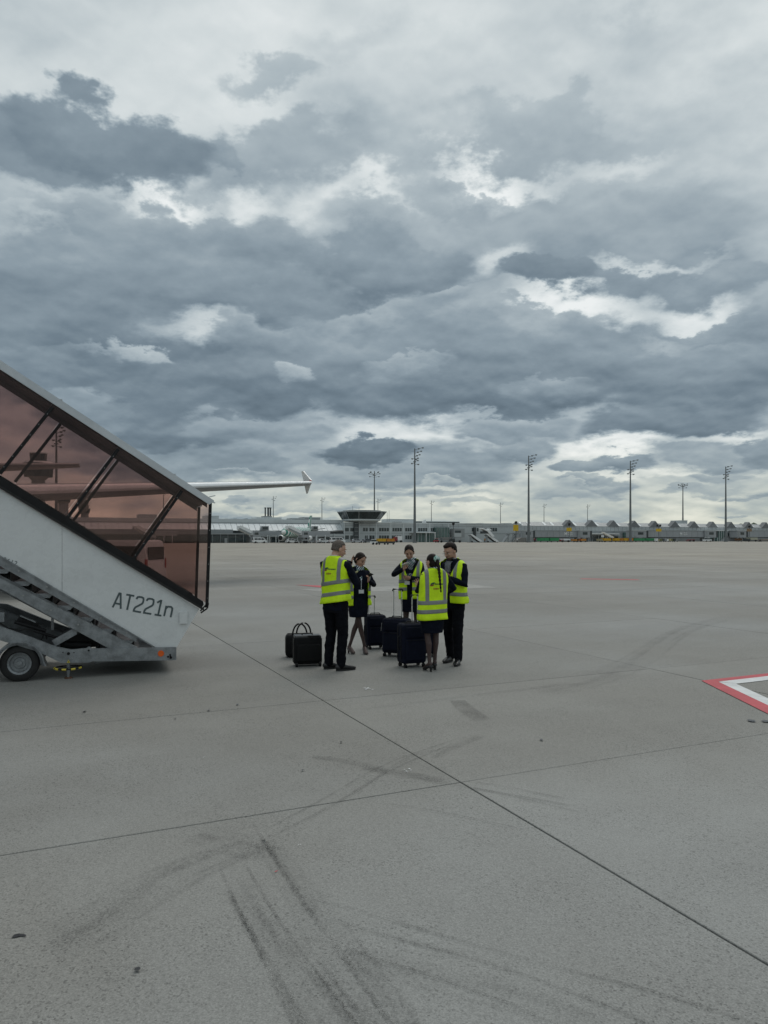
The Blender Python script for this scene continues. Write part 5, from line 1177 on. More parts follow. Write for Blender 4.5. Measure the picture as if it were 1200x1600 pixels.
for s in (1, -1):
    bm = BM(); A = [(-3.5, s*1.5, 3.0), (2.0, s*1.5, 3.0), (7.2, s*15, 4.4), (5.7, s*15, 4.4)]; V = [bm.verts.new(p) for p in A]; V2 = [bm.verts.new((p[0], p[1], p[2]+.35)) for p in A]
    bm.faces.new(V); bm.faces.new(V2)
    for k in range(4): bm.faces.new((V[k], V[(k+1) % 4], V2[(k+1) % 4], V2[k]))
    build('wing', bm, M_WING, jet)
    bm = BM(); tube(bm, [(-5.2, s*5, 1.75), (-4.8, s*5, 1.75), (-3, s*5, 1.75), (-1, s*5, 1.8)], [.95, 1.1, 1.1, .7], 16, ref=(0, 1, 0), cap=False); e = build('engine', bm, M_WH, jet, 'auto')
    bm = BM(); cyl(bm, (-5.22, s*5, 1.75), (-5.18, s*5, 1.75), .85, seg=16); build('fan', bm, M_BLKS, e)
    bm = BM(); A = [(12.6, s*.8, 4.9), (15.2, s*.8, 4.9), (17, s*5.5, 5.5), (15.7, s*5.5, 5.5)]; bm.faces.new([bm.verts.new(p) for p in A]); o = build('tailplane', bm, M_WING, jet); o.modifiers.new('thick', 'SOLIDIFY').thickness = .2
    bm = BM(); cyl(bm, (.5, s*3, .5), (.5, s*3, 2.8), .2); cyl(bm, (.5, s*3-.3, .55), (.5, s*3+.3, .55), .55, seg=14); build('landing_gear', bm, M_TD, jet)
bm = BM(); cyl(bm, (-12, 0, .4), (-12, 0, 2.6), .15); cyl(bm, (-12, -.25, .4), (-12, .25, .4), .4, seg=12); build('landing_gear', bm, M_TD, jet)
# ---- vehicles and dollies on the apron
def at(px, Y0): return onl(px, Y0)
def container(px, w, yt, m, label, Y0=262, group='containers on dollies', base_y=None):
    f = Fac('cargo_container', Y0, px+w/2, label, 'cargo container', group); d = 1.6
    f.box('body', px, px+w, yt, 848, m, 0, d, zb=.55); f.box('roof_rim', px-.1, px+w+.1, yt-.1, yt+.5, m, -.06, d+.12); 
    f.box('door_panel', px+w*.08, px+w*.47, yt+1.2, 846, m, -.06, .05, zb=.65); f.box('door_panel', px+w*.53, px+w*.92, yt+1.2, 846, m, -.06, .05, zb=.65)
    f.box('dolly_bed', px-.4, px+w+.4, 846, 848, M_TD, -.1, d+.2, zb=.34)
    for q_ in (px+w*.15, px+w*.85):
        bm = BM(); x_, y_ = f.lx(q_, 0); cyl(bm, (x_, y_-.05, .22), (x_, y_+.2, .22), .22, seg=10); build('wheel', bm, M_BLKS, f.o)
    return f
container(591, 12.2, 841.6, M_CYE, 'yellow cargo container right behind the white tug, below the control cab', 197, 'yellow containers behind the tug'); container(604.2, 12.6, 841.6, M_COR, 'orange yellow cargo container at the tail of the tug train', 197, 'yellow containers behind the tug')
def tug(px, w, Y0, m, label):
    f = Fac('baggage_tug', Y0, px+w/2, label, 'tug', 'baggage tugs'); yb_ = HY+CAMH*F/onl(px, Y0).y
    f.box('body', px, px+w, yb_-5*197/Y0, yb_, m, 0, 1.5, zb=.35); f.box('cab', px+w*.30, px+w*.75, yb_-8*197/Y0, yb_-4*197/Y0, M_TG, .1, 1.3); f.box('cab_roof', px+w*.26, px+w*.79, yb_-8.6*197/Y0, yb_-7.9*197/Y0, m, .05, 1.4)
    for q_ in (px+w*.2, px+w*.8):
        bm = BM(); x_, y_ = f.lx(q_, 0); cyl(bm, (x_, y_-.06, .32), (x_, y_+.25, .32), .32, seg=12); build('wheel', bm, M_BLKS, f.o)
tug(581.5, 8.8, 197, M_WH, 'white tug pulling the two yellow containers'); tug(1102, 10, 268, M_WH, 'white tug in front of the gabled pier near the stair house'); tug(460.5, 5, 262, M_WH, 'small white tug beside the striped airliner'); tug(680, 6, 268, M_CRD, 'small dark red tug by the glazed entrance')
for px, w, yt, m, lb in ((843, 15, 840.5, M_CGR, 'green container, left one of the pair under the lettered bridge'), (859.5, 14, 840.5, M_CGR, 'green container, right one of the pair under the lettered bridge'), (896, 6.5, 842.6, M_COR, 'small orange container beside the red and white truck'), (907, 9, 842, M_COR, 'orange container between two people and the bridge cabin'),
                     (936, 6, 842, mat('container_beige', (.30, .27, .16), .5), 'beige container at the foot of the white loading stairs'), (943, 12, 841.2, M_CYE, 'yellow container left of the white belt loader'), (961, 7.5, 841, M_CYE, 'yellow container right of the belt loader'), (969.2, 5, 841, M_COR, 'narrow orange container between two yellow ones'), (975, 6, 841, M_CYE, 'yellow container in front of the third tall mast'), (982, 7.5, 841, M_COR, 'orange container last of the yellow row'),
                     (991, 16, 841.2, M_CGR, 'green container, left one beyond the yellow row'), (1010.5, 13.5, 841.2, M_CGR, 'green container, right one beyond the yellow row'), (1152.5, 7, 841.5, mat('container_brown', (.13, .065, .03), .6), 'dark brown container right of the stair house')):
    container(px, w, yt, m, lb, 266, 'containers on dollies along the gabled pier')
# row of low dollies with mixed bags
cm = [M_WH, mat('bag_olive', (.14, .15, .07), .7), M_TM, mat('bag_buff', (.34, .30, .16), .7), M_TD]
where = ['nearest the green containers', 'second after the green containers', 'in the middle of the dolly row', 'second from the right end of the dolly row', 'at the right end of the dolly row']
for i in range(5):
    px = 1025+i*7; f = Fac('baggage_dolly', 264, px, 'baggage dolly with mixed cargo, '+where[i], 'baggage dolly', 'low dollies with mixed cargo')
    f.box('bed', px, px+6.2, 845.2, 846, M_TM, 0, 1.5); f.box('cargo', px+.4, px+3, 841.5+.4*(i % 2), 845.2, cm[i % 5], .1, 1.2); f.box('cargo', px+3.2, px+5.8, 842+.5*((i+1) % 2), 845.2, cm[(i+3) % 5], .1, 1.2)
    for q_ in (px+1, px+5.2):
        bm = BM(); x_, y_ = f.lx(q_, 0); cyl(bm, (x_, y_-.05, .22), (x_, y_+.2, .22), .22, seg=8); build('wheel', bm, M_BLKS, f.o)
for i in range(9):
    px = 469+i*7.4; f = Fac('baggage_dolly', 258, px, 'empty low baggage dolly, '+['first after the striped airliner', 'second after the striped airliner', 'third after the striped airliner', 'left of the white estate car', 'under the white estate car window', 'right of the white estate car', 'in front of the long white van', 'at the right end of the long white van', 'last before the first vest'][i], 'baggage dolly', 'empty dollies in front of the parked cars')
    f.box('bed', px, px+6.6, 846.6, 847.4, M_TM, 0, 1.4); f.box('rail', px, px+6.6, 845.4, 845.8, M_CRD if i % 3 == 0 else M_WH, 1.3, .06); f.box('rail_post', px, px+.3, 845.4, 847, M_TM, 1.3, .06)
    for q_ in (px+1, px+5.6):
        bm = BM(); x_, y_ = f.lx(q_, 0); cyl(bm, (x_, y_-.05, .22), (x_, y_+.2, .22), .22, seg=8); build('wheel', bm, M_BLKS, f.o)
M_CARG = mat('car_grey', (.12, .13, .14), .3); M_CARS = mat('car_silver', (.38, .39, .40), .28, metal=.3)
for px, ln_, h_, bd, kd, lb in ((395, 4.6, 1.9, M_WH, 'van', 'white van parked below the first white passenger bridge'), (497, 4.4, 1.5, M_WH, 'car', 'white estate car parked beyond the empty dollies'), (516, 5.4, 2.0, M_WH, 'van', 'long white van parked left of the first man'),
                        (549, 4.3, 1.45, M_CARS, 'car', 'silver car parked under the control cab'), (567, 4.3, 1.45, M_CARG, 'car', 'dark grey car parked near the white tug'), (447, 4.2, 1.5, M_WH, 'car', 'white car under the wing of the striped airliner')):
    v = vehicle('parked_vehicle', ln_, 1.8, h_, bd, lb, 'vehicle', 'vehicles parked below the terminal', kd, full=False)
    p = at(px, 268); v.location = (p.x, p.y, 0); v.rotation_euler = (0, 0, GA)
# red and white truck, catering
def truck(px, w, Y0, m1, m2, label, yt=841):
    f = Fac('service_truck', Y0, px+w/2, label, 'truck', 'service trucks')
    f.box('cargo_box', px+w*.30, px+w, yt, 848, m1, 0, 2.3, zb=.8); f.box('cab', px, px+w*.27, yt+1.6, 848, m2, 0, 2.2, zb=.45); f.box('windscreen', px+.3, px+w*.24, yt+2.1, yt+3.6, M_TG, -.06, .05); f.box('chassis', px, px+w, 846, 848, M_TD, .2, 1.8, zb=.5)
    for q_ in (px+w*.15, px+w*.82):
        bm = BM(); x_, y_ = f.lx(q_, 0); cyl(bm, (x_, y_-.05, .45), (x_, y_+.3, .45), .45, seg=12); build('wheel', bm, M_BLKS, f.o)
    return f
truck(877, 14, 266, M_WH, M_CRD, 'red and white service truck right of the green pair', 842); truck(1077, 9, 268, M_CRD, M_CRD, 'small dark red truck under the lettered bridge', 843); truck(1168, 16, 262, mat('truck_buff', (.36, .36, .28), .5), M_TD, 'buff and black truck near the right edge', 840)
truck(1185, 22, 262, M_COR, M_CRD, 'orange red truck cut by the right edge', 843.3); truck(618.5, 10, 285, M_WH, M_CRD, 'red and white truck in front of the office windows', 837.5)
truck(687, 19, 270, M_CON2, M_TM, 'grey covered truck in front of the glazed bay', 839.3); truck(707, 14, 266, M_TM, M_TD, 'dark grey truck beside the black stand display', 840)
# grey shelters beneath the bridge
sh2 = Fac('grey_shelter', 276, 820, 'pale grey rounded shelter at the foot of the second tall mast', 'shelter'); sh2.pris('cover', [(808, 848), (811, 842), (815, 840), (829, 840), (829, 848)], M_CON2, 0, 3); sh2.box('dark_end', 822.8, 832, 840.4, 848, M_TM, -.3, 2.5, zb=0)
# mobile stairs, white
def airstairs(px, ytop, label, flip=1):
    f = Fac('mobile_stairs', 268, px, label, 'boarding stairs', 'white mobile stairs below the office block')
    f.pris('side_panel', [(px, ytop), (px+4, ytop), (px+21*1, 846), (px+16, 847)], M_WH, 0, .15); f.pris('side_panel', [(px, ytop), (px+4, ytop), (px+21, 846), (px+16, 847)], M_WH, 3, .15)
    f.pris('steps', [(px+1, ytop+2), (px+4, ytop+2), (px+19, 847), (px+16, 847)], M_TD, .3, 1.9)
    f.box('support', px+1, px+3, ytop+1, 848, M_TM, .5, .6, zb=0); f.box('chassis', px, px+20, 846.4, 847.6, M_TM, .3, 2)
    for q_ in (px+4, px+15):
        bm = BM(); x_, y_ = f.lx(q_, 0); cyl(bm, (x_, y_, .3), (x_, y_+.3, .3), .3, seg=10); build('wheel', bm, M_BLKS, f.o)
    return f
airstairs(734, 834.5, 'white uncovered mobile stairs, left of the covered ones'); f = airstairs(759, 834, 'white mobile stairs with a raised canopy, right of the uncovered ones')
f.pris('canopy', [(753.5, 826), (757, 825.5), (766, 829.5), (773, 838), (769, 839), (762, 830.5)], M_WH, -.6, 2.6); f.pris('canopy', [(764, 826), (767, 826.5), (768.5, 829), (764, 829)], M_WH, -.6, 2.6); f.box('platform', 755, 764, 830, 833.5, M_TD, -.1, 2.2)
ld = Fac('belt_loader', 270, 950, 'white belt loader raised in front of the yellow containers', 'belt loader'); ld.pris('conveyor', [(941.5, 831.8), (944.5, 831.4), (960, 839), (959, 840.3), (955, 840)], M_WH, -1, 1.2); ld.box('chassis', 944, 958, 843.5, 846.5, M_TM, -.5, 1.5); ld.pris('strut', [(948, 836), (949.2, 836), (951, 845), (949.6, 845)], M_TM, -.4, .3)
for q_ in (946, 956):
    bm = BM(); x_, y_ = ld.lx(q_, -.6); cyl(bm, (x_, y_, .3), (x_, y_+.3, .3), .3, seg=10); build('wheel', bm, M_BLKS, ld.o)
bx = Fac('notice_board', 274, 942, 'square white board on a post beside the belt loader', 'board'); bx.box('board', 939.8, 943.8, 836, 839.6, M_WH, 0, .15); bx.box('post', 941.5, 942.1, 839.6, 848, M_STL, 0, .12, zb=0)
# steel stair and pipe clutter by the second mast
for px, lb in ((786, 'steel service stair behind the covered mobile stairs'), (797, 'steel service stair left of the yellow stand sign')):
    f = Fac('service_stair', 280, px, lb, 'steel stair', 'steel service stairs')
    f.pris('flight', [(px, 848), (px+2, 848), (px+12, 834), (px+10, 834)], M_TM, 0, 1.5); f.box('platform', px+8, px+16, 833.2, 834.4, M_TM, 0, 2)
    for q_ in (px+8, px+15.5): f.box('leg', q_, q_+.6, 834, 848, M_TM, 0, .3, zb=0)
    f.box('handrail', px+8, px+16, 829.5, 830, M_TW, 0, .1)
    f.box('rail_post', px+15.5, px+15.8, 829.5, 834, M_TW, 0, .1)
# hedge / trees on the horizon behind the pier
def woods(name, x0, x1, y, hmin, hmax, label):
    bm = BM(); rr = random.Random(int(x0))
    x = x0
    while x < x1:
        h = rr.uniform(hmin, hmax); w = rr.uniform(9, 20); ell(bm, (x, y+rr.uniform(-20, 20), h*.45), (w*.6, 12, h*.58), u=8, v=6); x += w*.55
    for v in bm.verts: v.co += Vector((noise.noise(v.co*.2), 0, noise.noise(v.co*.23+Vector((5, 5, 5)))))*1.6
    o = build(name, bm, mat('far_foliage', (.045, .065, .04), .95, var=.4, scale=.15), None); tag(o, None, None, None, 'stuff'); o['label'] = label
woods('far_woods', -900, 1300, 980, 14, 21, 'dark line of distant trees behind the terminal')

# ================================================================== people and their bags
M_SKIN = mat('skin', (.50, .29, .21), .5, var=.10, scale=9)
M_SKIN2 = mat('skin_tanned', (.43, .245, .175), .5, var=.10, scale=9)
M_NAVY = mat('navy_suit_cloth', (.0055, .0075, .015), .9, var=.3, scale=14, bump=.3, bscale=90, spec=.12)
M_BLKC = mat('black_trouser_cloth', (.0050, .0055, .008), .9, var=.3, scale=14, bump=.3, bscale=90, spec=.12)
M_VEST = mat('vest_yellow_green', (.62, .90, .012), .62, var=.10, scale=7, bump=.25, bscale=25, spec=.3)
M_BAND = mat('reflective_band', (.20, .21, .215), .45, var=.08, scale=20, spec=.6)
M_EDGE = M_BLKS
M_HAIR = mat('dark_hair', (.014, .009, .007), .6, spec=.15, var=.4, scale=30, bump=.4, bscale=120, stretch=(1, 1, .25))
M_HAIRG = mat('cropped_greying_hair', (.13, .112, .098), .9, spec=.1, var=.35, scale=60, bump=.4, bscale=200)
M_SHOE = mat('black_shoe_leather', (.010, .010, .011), .35, var=.2, scale=20)
M_TIGHT = mat('dark_tights', (.060, .036, .032), .6, var=.15, scale=10)
M_SHIRT = mat('white_shirt', (.62, .64, .66), .7)
M_LIP = mat('lips', (.25, .08, .07), .5); M_EYE = mat('eye_dark', (.02, .015, .012), .3); M_BROW = mat('eyebrow', (.03, .02, .016), .8)
M_SOCK = M_SHIRT
def stripe_mat(name, c1, c2, c3, sc, ang):
    m = bpy.data.materials.new(name); m.use_nodes = True; nt = m.node_tree; b = nt.nodes['Principled BSDF']
    tcn = nt.nodes.new('ShaderNodeTexCoord'); rt = nd(nt, 'ShaderNodeVectorRotate', rotation_type='Y_AXIS'); nt.links.new(tcn.outputs['Object'], rt.inputs['Vector']); rt.inputs['Angle'].default_value = ang
    sx = nd(nt, 'ShaderNodeSeparateXYZ'); nt.links.new(rt.outputs[0], sx.inputs[0])
    pg = mth(nt, 'PINGPONG', mth(nt, 'ADD', sx.outputs[0], 5), sc); f = smooth(nt, pg, sc*.45, sc*.55)
    mx_ = nd(nt, 'ShaderNodeMix', data_type='RGBA'); nt.links.new(f, mx_.inputs[0]); mx_.inputs[6].default_value = c1+(1,); mx_.inputs[7].default_value = c2+(1,)
    pg2 = mth(nt, 'PINGPONG', mth(nt, 'ADD', sx.outputs[2], 5), sc*2.3); mx2 = nd(nt, 'ShaderNodeMix', data_type='RGBA'); nt.links.new(smooth(nt, pg2, sc*1.9, sc*2.0), mx2.inputs[0]); nt.links.new(mx_.outputs[2], mx2.inputs[6]); mx2.inputs[7].default_value = c3+(1,)
    nt.links.new(mx2.outputs[2], b.inputs['Base Color']); b.inputs['Roughness'].default_value = .6
    return m
M_SCARF = stripe_mat('striped_scarf', (.02, .03, .09), (.60, .64, .66), (.05, .22, .16), .014, .7)
M_TIE = stripe_mat('striped_tie', (.10, .11, .15), (.50, .52, .55), (.2, .22, .25), .010, .6)

def remesh(name, bm, vox, mats_, parent, smooth_it=2, wr=0.0, wsc=9, seed=0, classify=None, grow=0.0):
    bmesh.ops.recalc_face_normals(bm, faces=bm.faces[:])
    me = bpy.data.meshes.new('tmp'); bm.to_mesh(me); bm.free()
    o = bpy.data.objects.new('tmp', me); COL.objects.link(o)
    md = o.modifiers.new('r', 'REMESH'); md.mode = 'VOXEL'; md.voxel_size = vox; md.adaptivity = 0
    if smooth_it: s = o.modifiers.new('s', 'SMOOTH'); s.iterations = smooth_it; s.factor = .5
    dg = bpy.context.evaluated_depsgraph_get(); dg.update()
    m2 = bpy.data.meshes.new_from_object(o.evaluated_get(dg)); bpy.data.objects.remove(o); bpy.data.meshes.remove(me)
    m2.name = name; m2.materials.clear()
    for m in mats_: m2.materials.append(m)
    if wr:
        off = Vector((seed*3.1, seed*1.7, seed*.9)); ns = [v.normal.copy() for v in m2.vertices]
        for v, n_ in zip(m2.vertices, ns):
            p = Vector((v.co.x, v.co.y, v.co.z*1.6))*wsc+off
            d = noise.noise(p)+.5*noise.noise(p*2.3)
            v.co += n_*(d*wr)
    for p in m2.polygons:
        p.use_smooth = True
        if classify: p.material_index = classify(p.center)
    o = bpy.data.objects.new(name, m2); COL.objects.link(o); o.parent = parent
    return o
def ik(a, b, l1, l2, hint):
    a, b, hint = Vector(a), Vector(b), Vector(hint); d = b-a; L_ = min(d.length, (l1+l2)*.999); t = d.normalized()
    b = a+t*L_ if d.length > (l1+l2) else b; x = (l1*l1-l2*l2+L_*L_)/(2*L_); h = math.sqrt(max(0, l1*l1-x*x))
    n_ = (hint-t*hint.dot(t)).normalized(); return a+t*x+n_*h, b
def hand(bm, w, d, nrm, side, curl, sc=1.0, spread=.25, thumb_out=.7):
    """palm and five bent fingers: w wrist, d direction, nrm palm normal (the fingers close towards it), side = thumb side"""
    d = Vector(d).normalized(); nrm = Vector(nrm); nrm = (nrm-d*nrm.dot(d)).normalized(); s = d.cross(nrm).normalized()*side
    w = Vector(w); L_ = .085*sc
    tube(bm, [w-d*.03, w+d*.015*sc, w+d*L_*.6, w+d*L_*.98], [(.026*sc, .019*sc), (.030*sc, .017*sc), (.039*sc, .015*sc), (.037*sc, .013*sc)], 12, ref=s)
    for i, (o_, ln_) in enumerate(((.030, .070), (.010, .080), (-.010, .075), (-.029, .058))):
        p = w+d*L_*.92+s*o_*sc; dd = (d+s*(o_/.03)*spread*.35).normalized(); pts = [p-dd*.02]; a = 0
        pts.append(p)
        for k, fr in enumerate((.45, .30, .25)):
            a += curl*(.9+.15*i*0+ (0.05*i)); q_ = (dd*math.cos(a)+nrm*math.sin(a)); p = p+q_*ln_*fr*sc; pts.append(p)
        tube(bm, pts, [.0095*sc, .0095*sc, .0088*sc, .0080*sc, .0070*sc], 8, ref=s)
    p = w+d*L_*.25+s*.030*sc; q_ = (d*.75+s*thumb_out+nrm*.30).normalized(); q2 = (d*.85+s*(.25-curl*.5)+nrm*(.25+curl*.5)).normalized()
    tube(bm, [p-q_*.015, p+q_*.030*sc, p+q_*.030*sc+q2*.028*sc, p+q_*.030*sc+q2*.052*sc], [.013*sc, .0115*sc, .0100*sc, .0085*sc], 8)
def superring(c, hw, hd, n=32, e=2.5, skew=0):
    out = []
    for k in range(n):
        a = 2*math.pi*k/n+math.pi/2; ca_, sa_ = math.cos(a), math.sin(a)
        out.append(Vector((c[0]+hw*math.copysign(abs(ca_)**(2/e), ca_), c[1]+hd*math.copysign(abs(sa_)**(2/e), sa_), c[2])))
    return out
def loft_rings(bm, rings, caps=True, mi=0):
    V = [[bm.verts.new(p) for p in r_] for r_ in rings]
    for a, b in zip(V, V[1:]):
        for k in range(len(a)): bm.faces.new((a[k], a[(k+1) % len(a)], b[(k+1) % len(b)], b[k])).material_index = mi
    if caps: bm.faces.new(V[0][::-1]); bm.faces.new(V[-1])

def person(label, foot_px, rot, H, fem, P_):
    """P_: pose in the figure's own frame (x = its right, y = ahead, z = up), metres"""
    loc = G(*foot_px); root = empty('person', loc, R(rot), label, 'person')
    Minv = (Matrix.Translation(loc) @ Matrix.Rotation(R(rot), 4, 'Z')).inverted()
    Rz = Matrix.Rotation(R(-rot), 3, 'Z')
    def tl(px, py, dY): return Minv @ W(px, py, loc.y+dY)
    s = H/1.80
    skin = P_.get('skin', M_SKIN)
    heel = .055 if fem else 0
    nb = Vector(P_['neck'])                                # base of the neck
    pv = Vector(P_.get('pelvis', (0, 0, .94*s+heel)))
    sh_w = (.165 if fem else .192)*s
    tw = R(P_.get('twist', 0)); sx = Vector((math.cos(tw), math.sin(tw), 0)); sy = Vector((-math.sin(tw), math.cos(tw), 0))
    shR = nb+sx*sh_w+Vector((0, 0, -.092*s))+Vector(P_.get('shR', (0, 0, 0))); shL = nb-sx*sh_w+Vector((0, 0, -.092*s))+Vector(P_.get('shL', (0, 0, 0)))
    la1, la2 = (.285 if fem else .305)*s, (.245 if fem else .262)*s
    wR = P_['wR']; wR = tl(*wR[1:]) if wR[0] == 'px' else Vector(wR); wL = P_['wL']; wL = tl(*wL[1:]) if wL[0] == 'px' else Vector(wL)
    eR, wR = ik(shR, wR, la1, la2, P_.get('hR', (.35, -.35, -1))); eL, wL = ik(shL, wL, la1, la2, P_.get('hL', (-.35, -.35, -1)))
    hip = (.085 if fem else .092)*s
    def c_at(z):                                          # body axis
        t = (z-pv.z)/(nb.z-pv.z); t = max(-.9, min(1.08, t)); p = pv.lerp(nb, max(0, t)) if t > 0 else pv.copy()
        p.y += (.018*math.sin(max(0, min(1, t))*math.pi))*s; p.z = z; return p
    legs = []
    for k, key in ((1, 'fR'), (-1, 'fL')):
        fx, fy, fh = P_[key]; hd = R(fh); ank = Vector((fx, fy, (.085+heel*1.0)*s))
        hp_ = pv+sx*(k*hip)+Vector((0, 0, -.02)); LL = (hp_-ank).length*1.003; kn, ank2 = ik(hp_, ank, LL*.505, LL*.495, (math.sin(-hd)*.8, 1, 0)); legs.append((hp_, kn, ank, hd))
    # ---------------- body: one continuous surface
    bm = BM()
    hc = Vector(P_['head']); yaw, pit, rol = (R(a) for a in P_.get('hrot', (0, 0, 0)))
    HM = Matrix.Rotation(yaw, 3, 'Z') @ Matrix.Rotation(-pit, 3, 'X') @ Matrix.Rotation(rol, 3, 'Y'); hs = (H/1.80)*(1.04 if fem else 1.06)*P_.get('hs', 1)
    def hp(x, y, z): return hc+HM @ (Vector((x, y, z))*hs)
    ell(bm, hp(0, -.012, .028), (.0755*hs, .096*hs, .090*hs), HM, 20, 14)
    ell(bm, hp(0, .018, -.022), (.064*hs, .072*hs, .075*hs), HM, 16, 12)
    ell(bm, hp(0, .038, -.072), (.047*hs if not fem else .042*hs, .046*hs, .036*hs), HM, 14, 10)
    ell(bm, hp(0, .060, -.095), (.022*hs, .018*hs, .016*hs), HM, 10, 8)
    tube(bm, [hp(0, .082, .022), hp(0, .098, -.004), hp(0, .107, -.022)], [.009*hs, .011*hs, .013*hs], 8)
    for k in (-1, 1):
        ell(bm, hp(k*.011, .094, -.026), (.008*hs, .009*hs, .007*hs), HM, 8, 6)
        ell(bm, hp(k*.034, .072, -.020), (.018*hs, .014*hs, .018*hs), HM, 8, 6)
        ell(bm, hp(k*.077, -.012, -.006), (.009*hs, .021*hs, .032*hs), HM, 10, 8)
        ell(bm, hp(k*.030, .078, .030), (.022*hs, .010*hs, .008*hs), HM, 8, 6)
    ell(bm, hp(0, .088, -.050), (.020*hs, .009*hs, .006*hs), HM, 8, 6); ell(bm, hp(0, .086, -.060), (.017*hs, .009*hs, .006*hs), HM, 8, 6)
    tube(bm, [nb+Vector((0, -.01, -.06)), nb+Vector((0, 0, .0)), hp(0, -.028, -.065), hp(0, -.02, -.02)], [(.075*s if not fem else .060*s, .07*s), (.058*s if not fem else .048*s, .058*s), (.053*s if not fem else .045*s, .055*s), (.05*s, .05*s)], 14, ref=sx)
    tw_ = 1.0 if not fem else .88
    rr_ = []
    for z, hw, hd_ in ((pv.z-.10*s, .155, .105), (pv.z, .165 if not fem else .18, .115), (pv.z+.14*s, .145 if not fem else .135, .105), (pv.z+.32*s, .165, .115), (nb.z-.16*s, .175, .11), (nb.z-.08*s, .12, .075), (nb.z, .07, .06)):
        c = c_at(z); rr_.append(superring((c.x, c.y, z), hw*s*tw_, hd_*s*tw_, 24))
    loft_rings(bm, rr_)
    for (S_h, E_, W_h) in ((shR, eR, wR), (shL, eL, wL)):
        tube(bm, [nb.lerp(S_h, .45)+Vector((0, 0, -.06)), S_h+Vector((0, 0, -.01))], [.035*s, .040*s], 10)
        m1 = S_h.lerp(E_, .45); m2_ = E_.lerp(W_h, .35)
        tube(bm, [S_h, m1, E_, m2_, W_h], [.040*s*tw_, .042*s*tw_, .036*s*tw_, .037*s*tw_, .026*s*tw_], 12)
    for (h_, kn, ank, hd), kx in zip(legs, (1, -1)):
        fwd = Vector((-math.sin(hd), math.cos(hd), 0)); calf = kn.lerp(ank, .32)-fwd*.018*s
        tube(bm, [h_, h_.lerp(kn, .4), kn, calf, kn.lerp(ank, .75), ank], [.088*s*tw_, .074*s*tw_, .052*s*tw_, .054*s*tw_, .034*s*tw_, .034*s*tw_], 14)
        if fem:
            toe = ank+fwd*.145*s; toe.z = .028; tube(bm, [ank+Vector((0, 0, -.02))-fwd*.02, ank+fwd*.05*s+Vector((0, 0, -.045)), toe], [(.030, .032), (.032, .026), (.032, .016)], 10, ref=(fwd.y, -fwd.x, 0))
        else: tube(bm, [ank+Vector((0, 0, -.03))-fwd*.03, ank+fwd*.08*s+Vector((0, 0, -.045)), ank+fwd*.16*s+Vector((0, 0, -.06))], [(.030, .034), (.034, .022), (.030, .014)], 10, ref=(fwd.y, -fwd.x, 0))
    for side, wv, key in ((-1, wR, 'handR'), (1, wL, 'handL')):
        hd_ = P_[key]; hand(bm, wv, hd_[0], hd_[1], hd_[4] if len(hd_) > 4 else side, hd_[2], (.92 if fem else 1.02)*s, hd_[3] if len(hd_) > 3 else .3)
    leg_top = pv.z-.15*s
    body = remesh('body', bm, .0062, [skin, M_TIGHT], root, 1, classify=(lambda c: 1 if c.z < leg_top else 0) if fem else None)
    # ---------------- face details
    for k in (-1, 1):
        bm = BM(); ell(bm, hp(k*.032, .0835, .004), (.013*hs, .006*hs, .0055*hs), HM, 10, 6); build('eye', bm, M_EYE, root, True)
        bm = BM(); tube(bm, [hp(k*.014, .092, .030), hp(k*.032, .090, .036), hp(k*.050, .078, .030)], [.0030*hs, .0040*hs, .0028*hs], 6); build('eyebrow', bm, M_BROW, root, True)
    bm = BM(); tube(bm, [hp(-.022, .089, -.055), hp(0, .097, -.053), hp(.022, .089, -.055)], [.003*hs, .0048*hs, .003*hs], 6); build('mouth', bm, M_LIP, root, True)
    # ---------------- hair
    bm = BM(); hk = P_.get('hair', 'crop')
    if hk == 'crop' or hk == 'short':
        t_ = .004 if hk == 'crop' else .013
        ell(bm, hp(0, -.016, .034), ((.0755+t_)*hs, (.094+t_)*hs, (.088+t_)*hs), HM, 26, 18)
        ell(bm, hp(0, -.040, -.005), ((.0705+t_*.5)*hs, (.066+t_*.5)*hs, (.072+t_*.3)*hs), HM, 20, 14)
        if hk == 'short': ell(bm, hp(.005, .030, .098), (.056*hs, .040*hs, .024*hs), HM, 14, 10)
        cutter = [(hp(0, .052, .062), HM @ Vector((0, 1, -.42))), (hp(0, .0, .03), None)]
        bmesh.ops.recalc_face_normals(bm, faces=bm.faces[:])
        lm = HM.transposed()
        kill = []
        for v in bm.verts:
            q_ = lm @ (v.co-hc)/hs
            if q_.y > .030 and q_.z < .076: kill.append(v)
            elif q_.z < .050 and q_.y > .012 and abs(q_.x) > .0: kill.append(v)
            elif q_.z < -.040: kill.append(v)
            elif q_.z < .0 and q_.y > -.012: kill.append(v)
        bmesh.ops.delete(bm, geom=kill, context='VERTS')
        bmesh.ops.solidify(bm, geom=bm.faces[:], thickness=.003)
        build('hair', bm, P_.get('hairm', M_HAIR), root, True)
    else:
        ell(bm, hp(0, -.020, .036), (.0785*hs, .098*hs, .092*hs), HM, 26, 18); ell(bm, hp(0, -.042, -.014), (.074*hs, .072*hs, .080*hs), HM, 20, 14)
        if hk == 'bun_low':
            ell(bm, hp(-.01, -.125, -.030), (.038*hs, .034*hs, .036*hs), HM, 14, 10)
            for k in (-1, 1): tube(bm, [hp(k*.03, .058, .098), hp(k*.068, .036, .066), hp(k*.080, .004, .01), hp(k*.076, -.02, -.045)], [.008*hs, .011*hs, .012*hs, .010*hs], 8)
